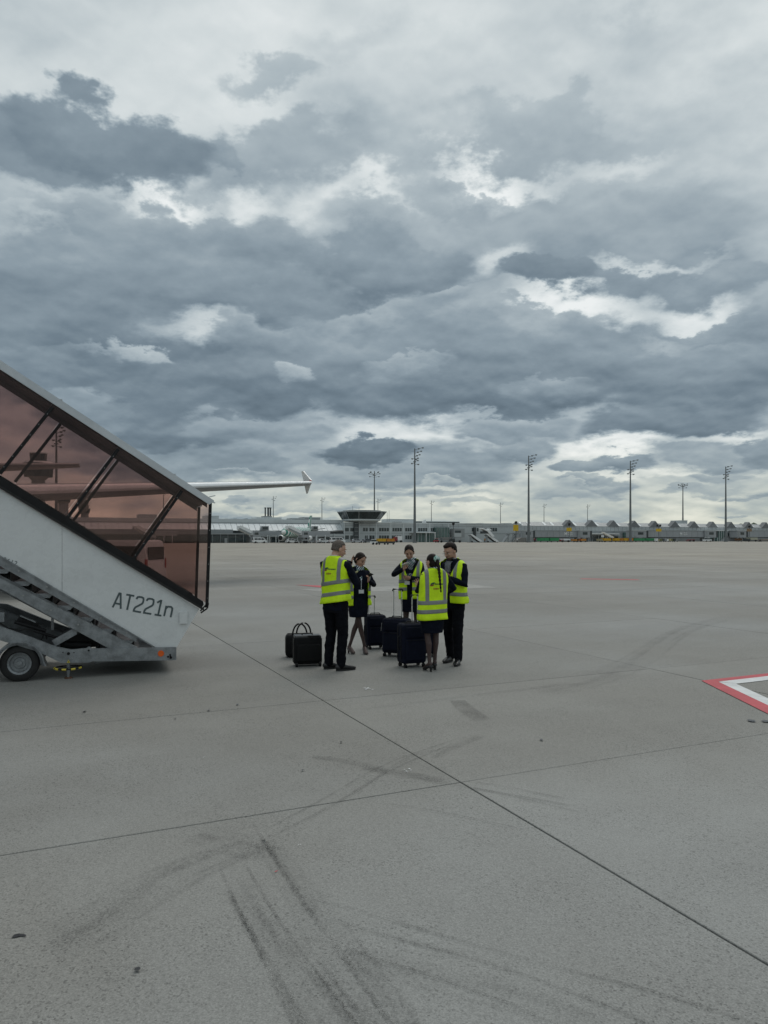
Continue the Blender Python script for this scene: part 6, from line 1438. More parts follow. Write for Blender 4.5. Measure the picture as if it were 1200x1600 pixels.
        if hk == 'sleek':
            ell(bm, hp(0, -.115, -.010), (.034*hs, .030*hs, .034*hs), HM, 14, 10)
            for k in (-1, 1): tube(bm, [hp(k*.006, .070, .095), hp(k*.050, .052, .072), hp(k*.077, .012, .020), hp(k*.066, -.03, -.035)], [.006*hs, .009*hs, .010*hs, .009*hs], 8)
        lm = HM.transposed(); kill = []
        for v in bm.verts:
            q_ = lm @ (v.co-hc)/hs
            if (q_.y > .056 and q_.z < .086 and abs(q_.x) < .052): kill.append(v)
        bmesh.ops.delete(bm, geom=kill, context='VERTS')
        cap_holes = bmesh.ops.holes_fill(bm, edges=[e for e in bm.edges if e.is_boundary], sides=0)
        bm2 = bm
        hair = remesh('hair', bm2, .0065, [M_HAIR], root, 1, .002, 60)
        if hk == 'braid':
            z0 = hp(0, -.118, .030)
            bm = BM(); a = hp(0, -.112, .040); tr = bmesh.ops.create_icosphere(bm, subdivisions=2, radius=1, matrix=Matrix.Translation(a) @ Matrix.Diagonal((.050, .030, .046, 1)))
            for v in bm.verts: v.co += (v.co-a)*(.35*noise.noise(v.co*70))
            build('scrunchie', bm, mat('green_white_scrunchie', (.12, .34, .26), .7, vcol=(.55, .62, .60), scale=45), root, True)
            bm = BM(); n_ = 24; L_ = P_.get('braid', .52); back = Vector(P_['braid_to'])
            st0 = hp(.0, -.128, .020)
            for ph in (0, math.pi):
                pts = []; rd = []
                for k in range(n_*2+1):
                    t = k/(n_*2); p = st0.lerp(back, t)+Vector((0, -.045*math.sin(min(1, t*2.0)*math.pi*.5), 0)); 
                    p += Vector((math.sin(t*n_*1.15+ph)*.010*(1-t*.5), math.cos(t*n_*1.15+ph)*.006, 0)); pts.append(p); rd.append(.019*(1-t*.62) if t < .95 else .006)
                tube(bm, pts, rd, 8, ref=(1, 0, 0))
            build('braid', bm, M_HAIR, root, True)
    # ---------------- jacket (one piece: torso and sleeves)
    bm = BM(); jz = P_.get('jhem', pv.z-.10*s); g_ = .018
    rr_ = []
    for z, hw, hd_ in ((jz, .185 if not fem else .188, .130), (pv.z+.02*s, .180, .128), (pv.z+.16*s, .160 if not fem else .142, .120), (pv.z+.34*s, .182 if not fem else .165, .132), (nb.z-.17*s, .195 if not fem else .172, .128), (nb.z-.085*s, .180 if not fem else .155, .105), (nb.z-.035*s, .115, .085), (nb.z+.020*s, .070, .072)):
        c = c_at(z); rr_.append(superring((c.x, c.y, z), hw*s, hd_*s, 28))
    loft_rings(bm, rr_)
    for (S_h, E_, W_h) in ((shR, eR, wR), (shL, eL, wL)):
        cuff = W_h.lerp(E_, .10); m1 = S_h.lerp(E_, .5); m2_ = E_.lerp(W_h, .4); k = s*(1 if not fem else .86)
        tube(bm, [nb.lerp(S_h, .5)+Vector((0, 0, -.035)), S_h, m1, E_, m2_, cuff], [.045*k, .062*k, .060*k, .055*k, .050*k, .041*k], 14)
    remesh('jacket', bm, .012, [M_NAVY], root, 2, .006, 10, seed=H*7)
    # ---------------- vest
    V = P_['vest']; hem = V['hem']; v_w, v_d = (.208 if not fem else .205)*s*V.get('wide', 1), (.152 if not fem else .150)*s*V.get('deep', 1)
    zs = [hem, hem+.10, pv.z+.10*s, nb.z-.34*s, nb.z-.20*s, nb.z-.12*s, nb.z-.075*s, nb.z-.035*s, nb.z+.0*s, nb.z+.030*s]
    ws = [v_w*1.02, v_w*1.0, v_w*.97, v_w*.97, v_w*.99, v_w*.97, v_w*.86, v_w*.68, v_w*.50, v_w*.38]
    ds = [v_d*1.0, v_d*.98, v_d*.96, v_d*.97, v_d*.93, v_d*.82, v_d*.76, v_d*.70, v_d*.64, v_d*.58]
    rings = []; NR = 56
    M_ = 26
    for i in range(M_+1):
        t = i/M_; z = zs[0]+(zs[-1]-zs[0])*(t if t < .6 else t)
        j = max(0, min(len(zs)-2, next((q_ for q_ in range(len(zs)-1) if z <= zs[q_+1]+1e-6), len(zs)-2))); f = (z-zs[j])/(zs[j+1]-zs[j])
        f = max(0, min(1, f)); hw = ws[j]+(ws[j+1]-ws[j])*f; hd_ = ds[j]+(ds[j+1]-ds[j])*f; c = c_at(z)
        if z > nb.z-.21*s: hw = v_w*max(.34, math.sqrt(max(0.0, 1-((z-(nb.z-.21*s))/(.245*s))**3.0)))
        rings.append([sx*(p.x-c.x)+sy*(p.y-c.y)+Vector((c.x, c.y, p.z)) for p in superring((c.x, c.y, z), hw, hd_, NR, 2.6)])
    bm = BM(); loft_rings(bm, rings, caps=False)
    tilt = V.get('tilt', 0)
    for v in bm.verts:
        k = max(0, min(1, (nb.z-.25-v.co.z)/(nb.z-.25-hem))); q_ = v.co-Vector((c_at(v.co.z).x, c_at(v.co.z).y, 0)); v.co.z += tilt*k*q_.dot(sx)*1.0
        p = v.co*6.5+Vector((H*9, 0, 0)); r_ = Vector((q_.x, q_.y, 0)).normalized(); v.co += r_*((noise.noise(p)*.020+noise.noise(p*2.3)*.008+.007*(1-abs(noise.noise(Vector((p.x*2.2, p.y*2.2, p.z*.7+p.x*.8)))*2.2)))*k+.004*noise.noise(p*4))
    # cut the bands along straight lines
    bz = V['bands']; bw = V.get('bw', .055); vx_ = V.get('vx', .125); vw = .05
    def cutp(co, no):
        bmesh.ops.bisect_plane(bm, geom=bm.verts[:]+bm.edges[:]+bm.faces[:], plane_co=co, plane_no=no, dist=1e-5)
    cc = c_at(1.2); bn = (Vector((0, 0, 1))-sx*tilt).normalized()
    for z in bz:
        for q_ in (z-bw/2, z+bw/2): cutp(Vector((cc.x, cc.y, q_)), bn)
    for k in (-1, 1):
        for q_ in (vx_-vw/2, vx_+vw/2): cutp(c_at(1.3)+sx*(k*q_), sx)
        cutp(c_at(1.3)+sx*(k*(vx_+vw/2+.045)), sx)
    gap = V.get('gap', .006)
    for k in (-1, 1): cutp(c_at(1.3)+sx*(k*gap)+sx*V.get('gapx', 0), sx)
    for k in (-1, 1): cutp(Vector((c_at(1.3).x, c_at(1.3).y, nb.z-.26*s))+sx*(k*gap+V.get('gapx', 0)), (sx*k-Vector((0, 0, .42))).normalized())
    kill = []; band = []
    for f in bm.faces:
        c = f.calc_center_median(); ax_ = c_at(c.z); q_ = c-ax_; x = (c-c_at(1.3)).dot(sx); y = q_.dot(sy); zz_ = (c-Vector((cc.x, cc.y, 0))).dot(bn)/bn.z
        vneck = gap+max(0, (c.z-(nb.z-.26*s))*.42)
        if y > 0 and abs(x-V.get('gapx', 0)) < max(gap, vneck): kill.append(f); continue
        isb = any(abs(zz_-z) < bw/2 for z in bz) or (zz_ > max(bz) and abs(abs(x)-vx_) < vw/2)
        if isb: band.append(f)
    bmesh.ops.delete(bm, geom=kill, context='FACES')
    band = [f for f in band if f.is_valid]
    dup = bmesh.ops.duplicate(bm, geom=band); bf = [g0 for g0 in dup['geom'] if isinstance(g0, bmesh.types.BMFace)]
    b2 = BM(); mp = {}
    for f in bf:
        vs = []
        for v in f.verts:
            if v not in mp: mp[v] = b2.verts.new(v.co)
            vs.append(mp[v])
        b2.faces.new(vs)
    bmesh.ops.delete(bm, geom=list({v for f in bf for v in f.verts}), context='VERTS')
    for b_, th, nm in ((bm, .003, 'v'), (b2, .003, 'b')): bmesh.ops.recalc_face_normals(b_, faces=b_.faces[:])
    # outwards check
    for b_ in (bm, b2):
        b_.normal_update(); sm = sum((f.normal.dot(f.calc_center_median()-c_at(f.calc_center_median().z))) for f in b_.faces)
        if sm < 0: bmesh.ops.reverse_faces(b_, faces=b_.faces[:])
        b_.normal_update()
    for v in b2.verts: v.co += v.normal*.0035
    bvh = BVHTree.FromBMesh(bm)
    def mk(nm, b_, m_, par, th):
        me = bpy.data.meshes.new(nm); b_.to_mesh(me); b_.free()
        for p in me.polygons: p.use_smooth = True
        o = link(nm, me, par, [m_]); md = o.modifiers.new('thick', 'SOLIDIFY'); md.thickness = th; md.offset = -1; return o
    vest = mk('vest', bm, M_VEST, root, .003); mk('reflective_band', b2, M_BAND, vest, .002)
    if V.get('print'):
        cx_ = V.get('px', 0); zc_ = V['print']
        def drape(me, m_, nm, x0, z0):
            for v in me.vertices:
                c0 = c_at(zc_); o_ = c0+sx*(x0+v.co.x)+Vector((0, 0, z0-c0.z+v.co.y)); h = bvh.ray_cast(o_-sy*.6, sy)
                y = h[0] if h[0] else o_-sy*v_d
                v.co = y-sy*(.0030+v.co.z*0)
            return link(nm, me, vest, [m_])
        dk = M_BLKS
        # leaf emblem: dark green blade above, red blade below
        for nm, pts, m_ in (('emblem_blade', [(0, 0), (.012, .022), (.040, .036), (.070, .038), (.064, .020), (.040, .010), (.016, .004)], mat('emblem_green', (.01, .07, .04), .5)), ('emblem_blade', [(-.002, -.004), (.014, 0), (.040, .006), (.062, .014), (.052, -.006), (.026, -.016), (.004, -.014)], mat('emblem_red', (.25, .02, .02), .5))):
            b3 = BM(); b3.faces.new([b3.verts.new((p[0], p[1], 0)) for p in pts]); bmesh.ops.triangulate(b3, faces=b3.faces[:]); me = bpy.data.meshes.new(nm); b3.to_mesh(me); b3.free(); drape(me, m_, nm, cx_-.098, zc_)
        me = text_mesh('European', .034, 0, offset=.0010); drape(me, mat('print_green', (.02, .07, .035), .5), 'print', cx_-.030, zc_+.004)
        me = text_mesh('CREW', .030, 0, offset=.001); drape(me, mat('print_red', (.33, .035, .03), .5), 'print', cx_-.055, zc_-.062)
    # ---------------- lower garments
    if fem:
        bm = BM(); hz = P_['skirt']; rr_ = []
        kx = (legs[0][1]+legs[1][1])/2
        for t in (0, .15, .4, .7, 1):
            z = (pv.z+.10)*(1-t)+hz*t; c = c_at(z).lerp(Vector((kx.x, kx.y, z)), t*.7); rr_.append(superring((c.x, c.y, z), (.135+.05*min(1, t*3))*s*(1 if t < .6 else 1-(t-.6)*.28), (.105+.030*min(1, t*3))*s, 28))
        loft_rings(bm, rr_, caps=True); remesh('skirt', bm, .011, [M_NAVY], root, 2, .006, 8, seed=3)
        for (h_, kn, ank, hd) in legs:
            fwd = Vector((-math.sin(hd), math.cos(hd), 0)); rt = Vector((fwd.y, -fwd.x, 0))
            bm = BM(); a = ank.copy()
            toe = ank+fwd*.150*s; toe.z = .020; mid = ank+fwd*.06*s; mid.z = .055; hb = ank-fwd*.028; hb.z = .075
            tube(bm, [hb, mid, toe-fwd*.03, toe], [(.032, .026), (.037, .022), (.038, .018), (.026, .013)], 12, ref=rt)
            cyl(bm, (hb.x, hb.y, .07), (hb.x-fwd.x*.004, hb.y-fwd.y*.004, .0), .020, .014, seg=10)
            build('shoe', bm, P_.get('shoem', M_SHOE), root, 'auto')
    else:
        bm = BM()
        c = c_at(pv.z); loft_rings(bm, [superring((c.x, c.y, pv.z-.13*s), .165*s, .125*s, 24), superring((c.x, c.y, pv.z), .170*s, .125*s, 24), superring((c.x, c.y, pv.z+.12*s), .150*s, .115*s, 24)])
        for (h_, kn, ank, hd) in legs:
            fwd = Vector((-math.sin(hd), math.cos(hd), 0))
            tube(bm, [h_+Vector((0, 0, .02)), h_.lerp(kn, .45), kn, kn.lerp(ank, .5)-fwd*.012, ank+Vector((0, 0, .0))-fwd*.005], [.106*s, .092*s, .076*s, .070*s, .064*s], 16, cap=True)
        remesh('trousers', bm, .012, [P_.get('tr', M_BLKC)], root, 2, .009, 9, seed=H*5)
        for (h_, kn, ank, hd) in legs:
            fwd = Vector((-math.sin(hd), math.cos(hd), 0)); rt = Vector((fwd.y, -fwd.x, 0)); b0 = Vector((ank.x, ank.y, 0))
            bm = BM(); tube(bm, [b0-fwd*.065+Vector((0, 0, .052)), b0+fwd*.02+Vector((0, 0, .062)), b0+fwd*.10+Vector((0, 0, .046)), b0+fwd*.18+Vector((0, 0, .034)), b0+fwd*.215+Vector((0, 0, .028))], [(.034, .040), (.040, .048), (.046, .036), (.044, .024), (.030, .016)], 14, ref=rt)
            o = build('shoe', bm, M_SHOE, root, True)
            bm = BM(); n_ = 18; outl = []
            for k in range(n_):
                a = 2*math.pi*k/n_; x = math.sin(a)*(.043 if math.cos(a) > -.2 else .037); y = .072+math.cos(a)*.158; outl.append((b0+rt*x+fwd*y))
            prism(bm, [(p.x, p.y) for p in outl], 'z', .0, .022); build('sole', bm, M_BLKS, o)
    # ---------------- collar, shirt, scarf
    top = nb+Vector((0, 0, .035*s)); fr = HM @ Vector((0, 1, 0)); fr = (sy*.8+fr*.2).normalized()
    if P_.get('collar', True):
        bm = BM(); pts = []
        for k in range(20):
            a = R(100+k*360/19*.92-10); pts.append(nb+Vector((0, 0, .022*s))+sx*(math.cos(a)*.060*s)+sy*(math.sin(a)*.062*s+.002)+Vector((0, 0, -.012*math.sin(a))))
        tube(bm, pts, [(.006, .020*s)]*20, 8, ref=(0, 0, 1)); build('collar', bm, P_.get('collarm', M_SHIRT), root, True)
    if P_.get('front'):
        bm = BM(); hb = P_['front']; m_ = P_.get('frontm', M_SCARF)
        n_ = 10; rows_ = []
        for i in range(n_+1):
            t = i/n_; z = nb.z+.030*s-t*hb; wd = P_.get('fw', .055)*(1.15-.55*t) if not fem else (.060*(1-.15*t)+.012*math.sin(t*9))
            c = c_at(z); dpt = (.060 if t < .12 else .105+.035*min(1, t*2.2))*s*(1.02 if not fem else .98)+.012*math.sin(t*7)
            rows_.append([c+sx*(wd*(j/4-1))+sy*(dpt-.012*abs(j-4)/4) for j in range(9)])
        Vv = [[bm.verts.new(p) for p in r_] for r_ in rows_]
        for a_, b_ in zip(Vv, Vv[1:]):
            for j in range(8): bm.faces.new((a_[j], a_[j+1], b_[j+1], b_[j]))
        bmesh.ops.solidify(bm, geom=bm.faces[:], thickness=.008); build('scarf' if fem else 'shirt_front', bm, m_, root, True)
    if P_.get('scarf'):
        bm = BM(); pts = []
        for k in range(21):
            a = 2*math.pi*k/20; pts.append(nb+Vector((0, .004, .020*s))+sx*(math.cos(a)*.064*s)+sy*(math.sin(a)*.070*s)+Vector((0, 0, .006*math.sin(3*a))))
        tube(bm, pts, [(.020, .028*s)]*21, 10, ref=(0, 0, 1), cap=False)
        for k, (dx, dz) in enumerate(P_.get('knot', ())): ell(bm, nb+sx*dx+sy*(.085*s)+Vector((0, 0, dz)), (.040, .026, .030), None, 10, 8)
        remesh('scarf', bm, .008, [M_SCARF], root, 1, .006, 30)
    return dict(root=root, wR=wR, wL=wL, M=Matrix.Translation(loc) @ Matrix.Rotation(R(rot), 4, 'Z'), nb=nb, sx=sx, sy=sy, c=c_at, hp=hp, HM=HM, hs=hs, s=s)

# 1: grey-haired man on the left, back to the camera, looking down at what he holds to the right
p1 = person('grey haired man in yellow vest and dark trousers, back turned, beside the black bags', (524, 1046.5), -30, 1.83, False, dict(
    neck=(-.02, .02, 1.600), head=(.0, .090, 1.718), hrot=(-30, 22, 0), twist=0, hair='crop', hairm=M_HAIRG, skin=M_SKIN,
    wR=('px', 549, 903, .20), wL=(-.10, .36, 1.22), hR=(.75, -.15, -.8), hL=(-.7, -.3, -.8),
    handR=((-.35, .75, .45), (-.7, -.2, .2), .75), handL=((.6, .6, .35), (.3, -.2, .9), .7),
    fR=(.115, -.02, -30), fL=(-.125, .02, -28), pelvis=(0, 0, .955),
    vest=dict(hem=.965, bands=(1.245, 1.085), tilt=.16, vx=.128, print=1.430, px=-.012, wide=1.02)))
# 2: woman with phone, facing the camera, one hand at her hair
p2 = person('dark haired woman in navy skirt suit with lanyard, one hand at her hair', (560, 1021), -160, 1.60, True, dict(
    neck=(.0, .01, 1.405), head=(-.01, .065, 1.522), hrot=(28, 26, -8), hair='bun_low', skin=M_SKIN2, hs=1.06,
    wR=('px', 549.5, 879, -.02), wL=('px', 575.5, 907, -.22), hR=(1, .3, -.4), hL=(-.8, -.2, -.9),
    handR=((-.15, -.10, 1), (-.9, .3, .1), .25, .5), handL=((.05, .5, .7), (.7, .2, .3), .55),
    fR=(-.085, .06, -4), fL=(.135, -.05, 14), skirt=.60, scarf=True, knot=((-.03, -.02), (.03, -.03), (.0, .0)), front=0, jhem=.82, collar=False, shoem=mat('bare_toned_shoe', (.045, .035, .033), .4),
    vest=dict(hem=.79, bands=(1.05, .93), gap=.125, wide=1.10, deep=1.05, bw=.05, vx=.16)))
# 3: woman facing the camera in the middle, both arms up at her phone
p3 = person('woman facing the camera with folded arms and pale phone, behind the suitcases', (643, 1017), 170, 1.755, True, dict(
    neck=(.0, .0, 1.520), head=(.03, .055, 1.642), hrot=(6, 24, 4), hair='sleek', skin=M_SKIN2,
    wR=('px', 631, 889, -.30), wL=('px', 641, 903, -.26), hR=(1, 0, -.75), hL=(-1, -.2, -.55),
    handR=((-.20, .25, .8), (-.5, -.5, .2), .6), handL=((.95, .15, .10), (0, -.8, .3), .45),
    fR=(.09, 0, -6), fL=(-.09, 0, 8), skirt=.66, scarf=True, knot=((-.04, -.03), (.0, -.05)), front=.30, collar=False,
    vest=dict(hem=.875, bands=(1.175, 1.045), gap=.045, gapx=.012, wide=1.06, tilt=-.06)))
# 4: woman with braid, back to the camera
p4 = person('woman with a long black braid and green scrunchie, back turned, in yellow vest and skirt', (676, 1048.5), 12, 1.655, True, dict(
    neck=(.03, .0, 1.435), head=(-.005, .035, 1.540), hrot=(26, 6, 0), hair='braid', braid_to=(.055, -.185, 1.135), skin=M_SKIN,
    wL=('px', 656.5, 917, .28), wR=('px', 700, 925, .36), hL=(-.6, -.5, -.9), hR=(.8, -.3, -.7),
    handL=((-.40, .1, 1), (.3, 1, .1), .10, .9), handR=((-.2, 1, .2), (0, 0, -1), .5),
    fR=(.060, .10, -8), fL=(-.05, -.02, 20), skirt=.54, scarf=True, front=0, collar=False,
    vest=dict(hem=.735, bands=(.980, .855), tilt=.045, vx=.128, print=1.225, px=.012, wide=1.10)))
# 5: man with glasses on the right, turned left
p5 = person('dark haired bearded man with glasses in yellow vest, turned left, rightmost of the group', (708, 1036), 143, 1.80, False, dict(
    neck=(.0, .02, 1.560), head=(-.005, .095, 1.683), hrot=(-12, 24, 0), hair='short', skin=M_SKIN,
    wL=('px', 701.5, 903, -.22), wR=('px', 697, 905, -.05), hL=(-.9, -.35, -.7), hR=(.8, -.2, -.8),
    handL=((.75, .5, .25), (.2, -.3, .9), .7), handR=((-.6, .6, .3), (.3, -.2, .9), .6),
    fL=(-.12, .05, 20), fR=(.11, -.10, 5), front=.40, frontm=M_TIE, fw=.055, collarm=mat('grey_shirt_collar', (.34, .36, .38), .7),
    vest=dict(hem=.925, bands=(1.235, 1.060), gap=.06, gapx=.015, tilt=.07, wide=1.13)))
# beard and glasses
bm = BM(); hp = p5['hp']; HM = p5['HM']; hs = p5['hs']
ell(bm, hp(0, .040, -.078), (.050*hs, .050*hs, .034*hs), HM, 16, 10); ell(bm, hp(0, .062, -.098), (.026*hs, .020*hs, .018*hs), HM, 10, 8); ell(bm, hp(0, .096, -.042), (.020*hs, .006*hs, .004*hs), HM, 10, 6)
build('beard', bm, mat('short_beard', (.06, .035, .026), .85, var=.4, scale=80), p5['root'], True)
gl_ = []
for k in (-1, 1):
    bm = BM(); pts = [hp(k*.033+math.cos(a*.5236)*.022, .104-abs(k*.033+math.cos(a*.5236)*.022)*.12, .004+math.sin(a*.5236)*.018) for a in range(13)]; tube(bm, pts, [.0016]*13, 6, ref=HM @ Vector((0, 1, 0)), cap=False)
    tube(bm, [hp(k*.055, .096, .010), hp(k*.080, -.01, .006)], [.0018, .0018], 6); build('glasses', bm, mat('wire_frame', (.35, .33, .31), .3, metal=.8), p5['root'], True)
# lanyard and badge of woman 2, badge of woman 3
def badge(p, x, zt, zb, strap=True):
    c1 = p['c'](zt); c2 = p['c'](zb); s_ = p['s']
    if strap:
        for k in (-1, 1):
            bm = BM(); a = p['nb']+p['sx']*(k*.055)+p['sy']*(.06)+Vector((0, 0, 0)); b = c1+p['sx']*x+p['sy']*(.150*s_); bar(bm, a, b, .016, .004, up=p['sy']); build('lanyard', bm, M_SCARF, p['root'])
        bm = BM(); bar(bm, c1+p['sx']*x+p['sy']*(.152*s_), c2+p['sx']*x+p['sy']*(.152*s_)+Vector((0, 0, .04)), .012, .004, up=p['sy']); build('lanyard', bm, mat('pale_cord', (.45, .47, .5), .6), p['root'])
    bm = BM(); c = c2+p['sx']*x+p['sy']*(.158*s_); bar(bm, c+Vector((0, 0, .030)), c-Vector((0, 0, .030)), .085, .004, up=p['sy']); build('badge', bm, M_SHIRT, p['root'])
badge(p2, 0.0, 1.20, 1.02); badge(p3, .05, 1.2, 1.145, False)
# phones and card
def slab_obj(name, c, d, u, w, h, m, label, cat):
    bm = BM(); t = Vector(d).normalized(); bar(bm, Vector((0, 0, 0))-t*h/2, t*h/2, w, .009, up=u); o = build(name, bm, m, None, bevel=.002); o.location = c; tag(o, label, cat); return o
def wpos(p, v): return p['M'] @ Vector(v)
c = wpos(p2, p2['wL'])+Vector((.015, -.045, .085)); slab_obj('phone', c, (.55, -.55, .35), (.2, .3, 1), .068, .135, M_BLKS, 'dark phone held by the woman with the lanyard', 'phone')
c = wpos(p3, p3['wR'])+Vector((.03, -.035, .075)); slab_obj('phone', c, (.85, -.25, .30), (-.1, .6, .8), .065, .125, mat('pale_phone_case', (.42, .46, .44), .4), 'pale phone held up by the woman behind the suitcases', 'phone')
c = wpos(p1, p1['wR'])+Vector((.055, .05, .075)); slab_obj('paper_slip', c, (.8, .3, .35), (-.4, .3, .8), .055, .09, mat('pale_yellow_paper', (.62, .60, .34), .7), 'small pale slip in the hand of the grey haired man', 'paper')

# ---------------- bags
M_CASE = mat('navy_case_fabric', (.005, .007, .017), .8, spec=.15, var=.25, scale=9, bump=.5, bscale=120)
M_CASEB = mat('black_case_fabric', (.0055, .006, .0065), .7, spec=.2, var=.25, scale=9, bump=.4, bscale=120)
M_TRIM = mat('case_trim', (.005, .005, .006), .5, spec=.25)
M_POLE = mat('handle_aluminium', (.62, .63, .64), .35, metal=.7)
def rbox(bm, x0, x1, y0, y1, z0, z1, r):
    b = BM(); box(b, x0, x1, y0, y1, z0, z1); bmesh.ops.bevel(b, geom=b.edges[:], offset=r, segments=4, affect='EDGES', profile=.5)
    mp = {v: bm.verts.new(v.co) for v in b.verts}
    for f in b.faces: bm.faces.new([mp[v] for v in f.verts])
    b.free()
def suitcase(px, py, rot, label, w=.40, d=.25, h=.53, up=.50, tag_=False, hx=0, hw_=.075, poles=True, m=M_CASE):
    r = empty('suitcase', G(px, py), R(rot), label, 'suitcase', 'wheeled suitcases of the crew')
    z0 = .055
    bm = BM(); rbox(bm, -w/2, w/2, -d/2, d/2, z0, z0+h, .045); build('shell', bm, m, r, 'auto')
    bm = BM(); rbox(bm, -w*.40, w*.40, -d/2-.035, -d/2+.03, z0+.05, z0+h*.62, .02); o = build('front_pocket', bm, m, r, 'auto')
    bm = BM(); tube(bm, [(-w*.38, -d/2-.037, z0+h*.60), (w*.38, -d/2-.037, z0+h*.60)], [.004, .004], 6); build('zip', bm, M_TRIM, o)
    bm = BM(); rbox(bm, -w*.40, w*.40, -d/2-.018, -d/2+.03, z0+h*.65, z0+h*.92, .015); build('upper_pocket', bm, m, r, 'auto')
    for y in (-d*.22, d*.22):
        bm = BM(); pts = [(-w/2-.003, y, z0+.06), (-w/2-.003, y, z0+h-.06), (-w/2+.05, y, z0+h+.003), (w/2-.05, y, z0+h+.003), (w/2+.003, y, z0+h-.06), (w/2+.003, y, z0+.06)]; tube(bm, pts, [.006]*6, 6, ref=(0, 1, 0)); build('piping', bm, M_TRIM, r, True)
    bm = BM(); tube(bm, [(-.09, 0, z0+h), (-.075, 0, z0+h+.028), (.075, 0, z0+h+.028), (.09, 0, z0+h)], [(.012, .008)]*4, 8, ref=(0, 1, 0)); build('top_handle', bm, M_TRIM, r, True)
    bm = BM(); tube(bm, [(-w/2, 0, z0+h*.35), (-w/2-.025, 0, z0+h*.40), (-w/2-.025, 0, z0+h*.65), (-w/2, 0, z0+h*.70)], [(.012, .008)]*4, 8, ref=(0, 1, 0)); build('side_handle', bm, mat('grey_strap', (.10, .105, .11), .6) if tag_ else M_TRIM, r, True)
    for sx_ in (-1, 1):
        for sy_ in (-1, 1):
            x, y = sx_*(w/2-.045), sy_*(d/2-.035); bm = BM(); cyl(bm, (x, y, z0+.02), (x, y, .05), .018, seg=8)
            for k in (-.013, .013): cyl(bm, (x+k-.008, y-.01, .025), (x+k+.008, y-.01, .025), .025, seg=12)
            build('wheel', bm, M_TRIM, r, 'auto')
    if poles:
        for k in (-1, 1):
            bm = BM(); cyl(bm, (hx+k*hw_, d*.40, z0+h-.02), (hx+k*hw_, d*.40, z0+h+up), .0085, seg=8); build('handle_pole', bm, M_POLE, r, 'auto')
        bm = BM(); tube(bm, [(hx-hw_-.015, d*.40, z0+h+up-.01), (hx-hw_-.008, d*.40, z0+h+up+.012), (hx+hw_+.008, d*.40, z0+h+up+.012), (hx+hw_+.015, d*.40, z0+h+up-.01)], [.014, .015, .015, .014], 10); build('grip', bm, M_TRIM, r, True)
    if tag_:
        bm = BM(); box(bm, -.04, .04, -.035, .035, z0+h+.031, z0+h+.034); build('luggage_tag', bm, mat('tag_grey', (.16, .17, .17), .5), r)
        bm = BM(); bar(bm, (-w/2-.03, -.05, z0+h*.85), (-w/2-.04, -.06, z0+h*.62), .012, .003, up=(1, 0, 0)); build('tag_strap', bm, mat('white_strap', (.45, .46, .47), .6), r)
    return r
suitcase(586, 1013, 20, 'navy suitcase with one thin raised handle, beside the woman with the lanyard', .34, .24, .52, .30, hx=-.03, hw_=.05)
suitcase(620, 1025, -24, 'navy suitcase with a grey tag on top, in the middle of the row', .42, .27, .55, .44, True, hx=-.03, hw_=.07)
suitcase(643, 1041, 22, 'navy suitcase nearest the camera, in front of the woman with the braid', .38, .26, .58, .39, hx=.10, hw_=.045)
suitcase(663, 1025.5, 6, 'navy suitcase half hidden behind the nearest suitcase', .34, .22, .50, .1, poles=False)
# pilot case
pc = empty('pilot_case', G(480, 1039.5), R(14), 'square black pilot case standing in front of the black holdall', 'case')
bm = BM(); rbox(bm, -.205, .205, -.115, .115, .03, .43, .03); build('shell', bm, M_CASEB, pc, 'auto')
bm = BM(); rbox(bm, -.195, .195, -.105, .105, .405, .452, .015); build('lid', bm, mat('grey_black_lid', (.022, .024, .026), .4), pc, 'auto')
bm = BM(); rbox(bm, -.17, .17, -.155, -.09, .08, .33, .02); build('front_pocket', bm, M_CASEB, pc, 'auto')
bm = BM(); tube(bm, [(-.08, 0, .45), (-.065, 0, .475), (.065, 0, .475), (.08, 0, .45)], [(.012, .008)]*4, 8, ref=(0, 1, 0)); build('handle', bm, M_TRIM, pc, True)
bm = BM(); prism(bm, [(-.02, .455), (.17, .455), (.14, .415), (.10, .402), (.02, .420)], 'y', -.122, -.114); build('flap', bm, M_TRIM, pc)
for sx_ in (-1, 1):
    bm = BM(); cyl(bm, (sx_*.19, -.12, .035), (sx_*.155, -.12, .035), .035, seg=14); build('wheel', bm, M_TRIM, pc)
    bm = BM(); bar(bm, (sx_*.207, -.05, .06), (sx_*.207, -.05, .40), .05, .006, up=(1, 0, 0)); build('corner_guard', bm, M_TRIM, pc)
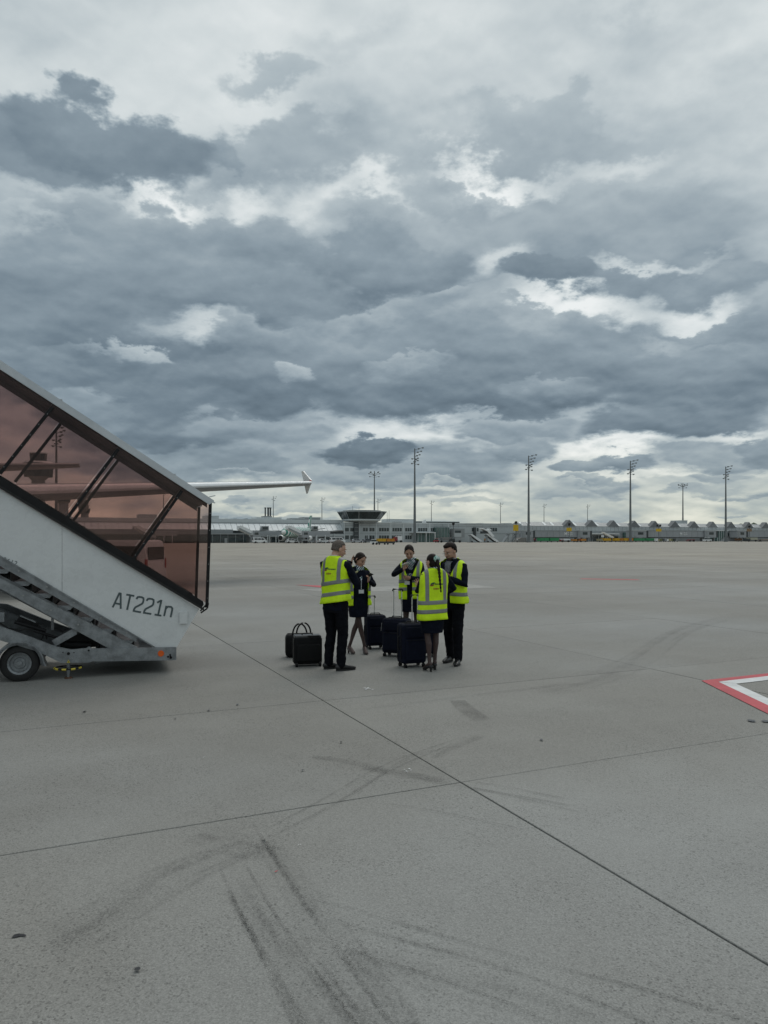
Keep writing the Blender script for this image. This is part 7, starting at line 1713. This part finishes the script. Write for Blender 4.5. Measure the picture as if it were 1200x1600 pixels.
# holdall
hb_ = empty('holdall', G(469, 1026), R(10), 'black soft holdall with two tall looped handles, left of the grey haired man', 'bag')
bm = BM(); rbox(bm, -.235, .235, -.11, .11, .0, .37, .07); me_o = build('body', bm, M_CASEB, hb_, 'auto')
for v in me_o.data.vertices: v.co += v.normal*0+Vector((0, noise.noise(v.co*7)*.015, noise.noise(v.co*6+Vector((4, 4, 4)))*.010))
for y, dx in ((-.075, -.01), (.075, .06)):
    bm = BM(); n_ = 14; pts = [(dx-.115*math.cos(math.pi*k/n_)*(1-.12*math.sin(math.pi*k/n_)), y*(1-.3*math.sin(math.pi*k/n_)), .33+.20*math.sin(math.pi*k/n_)**.75) for k in range(n_+1)]
    tube(bm, pts, [(.013, .006)]*(n_+1), 8, ref=(1, 0, 0)); build('handle', bm, M_TRIM, hb_, True)
bm = BM(); tube(bm, [(-.20, 0, .372), (.20, 0, .372)], [.005, .005], 6); build('zip', bm, M_TRIM, hb_)
bm = BM(); rbox(bm, -.16, .16, -.135, -.09, .05, .27, .02); build('front_pocket', bm, M_CASEB, hb_, 'auto')

# ---------------- far apron workers
def worker(px, Y0, top, label):
    f = empty('person', onl(px, Y0), 0, label, 'person', 'apron workers far off')
    bm = BM(); k = 1.78/1.8
    for s_ in (-1, 1): tube(bm, [(s_*.09, 0, .9), (s_*.10, .02, .48), (s_*.11, 0, .06)], [.10, .08, .06], 8)
    tube(bm, [(0, 0, .9), (0, 0, 1.2), (0, 0, 1.44)], [(.17, .12), (.16, .12), (.17, .10)], 10, ref=(1, 0, 0)); ell(bm, (0, .01, 1.67), (.08, .10, .12)); tube(bm, [(0, 0, 1.45), (0, 0, 1.58)], [.055, .05], 8)
    for s_ in (-1, 1): tube(bm, [(s_*.19, 0, 1.42), (s_*.25, -.02, 1.15), (s_*.20, .10, .95)], [.055, .045, .04], 8)
    remesh('body', bm, .03, [M_NAVY, M_SKIN], f, 1, classify=lambda c: 1 if c.z > 1.52 else 0)
    bm = BM(); loft_rings(bm, [superring((0, 0, .85), .21, .16, 16), superring((0, 0, 1.2), .20, .15, 16), superring((0, 0, 1.46), .19, .12, 16)], caps=False); build('vest', bm, top, f, True)
worker(757.5, 262, M_COR, 'far worker in an orange top beside the white mobile stairs'); worker(808, 264, M_WH, 'far worker in a pale top under the yellow stand sign'); worker(835, 264, M_CRD, 'far worker in dark red by the second tall mast')
worker(903, 262, M_NAVY, 'left one of two far workers right of the red and white truck'); worker(906.5, 262, M_CRD, 'right one of two far workers right of the red and white truck')
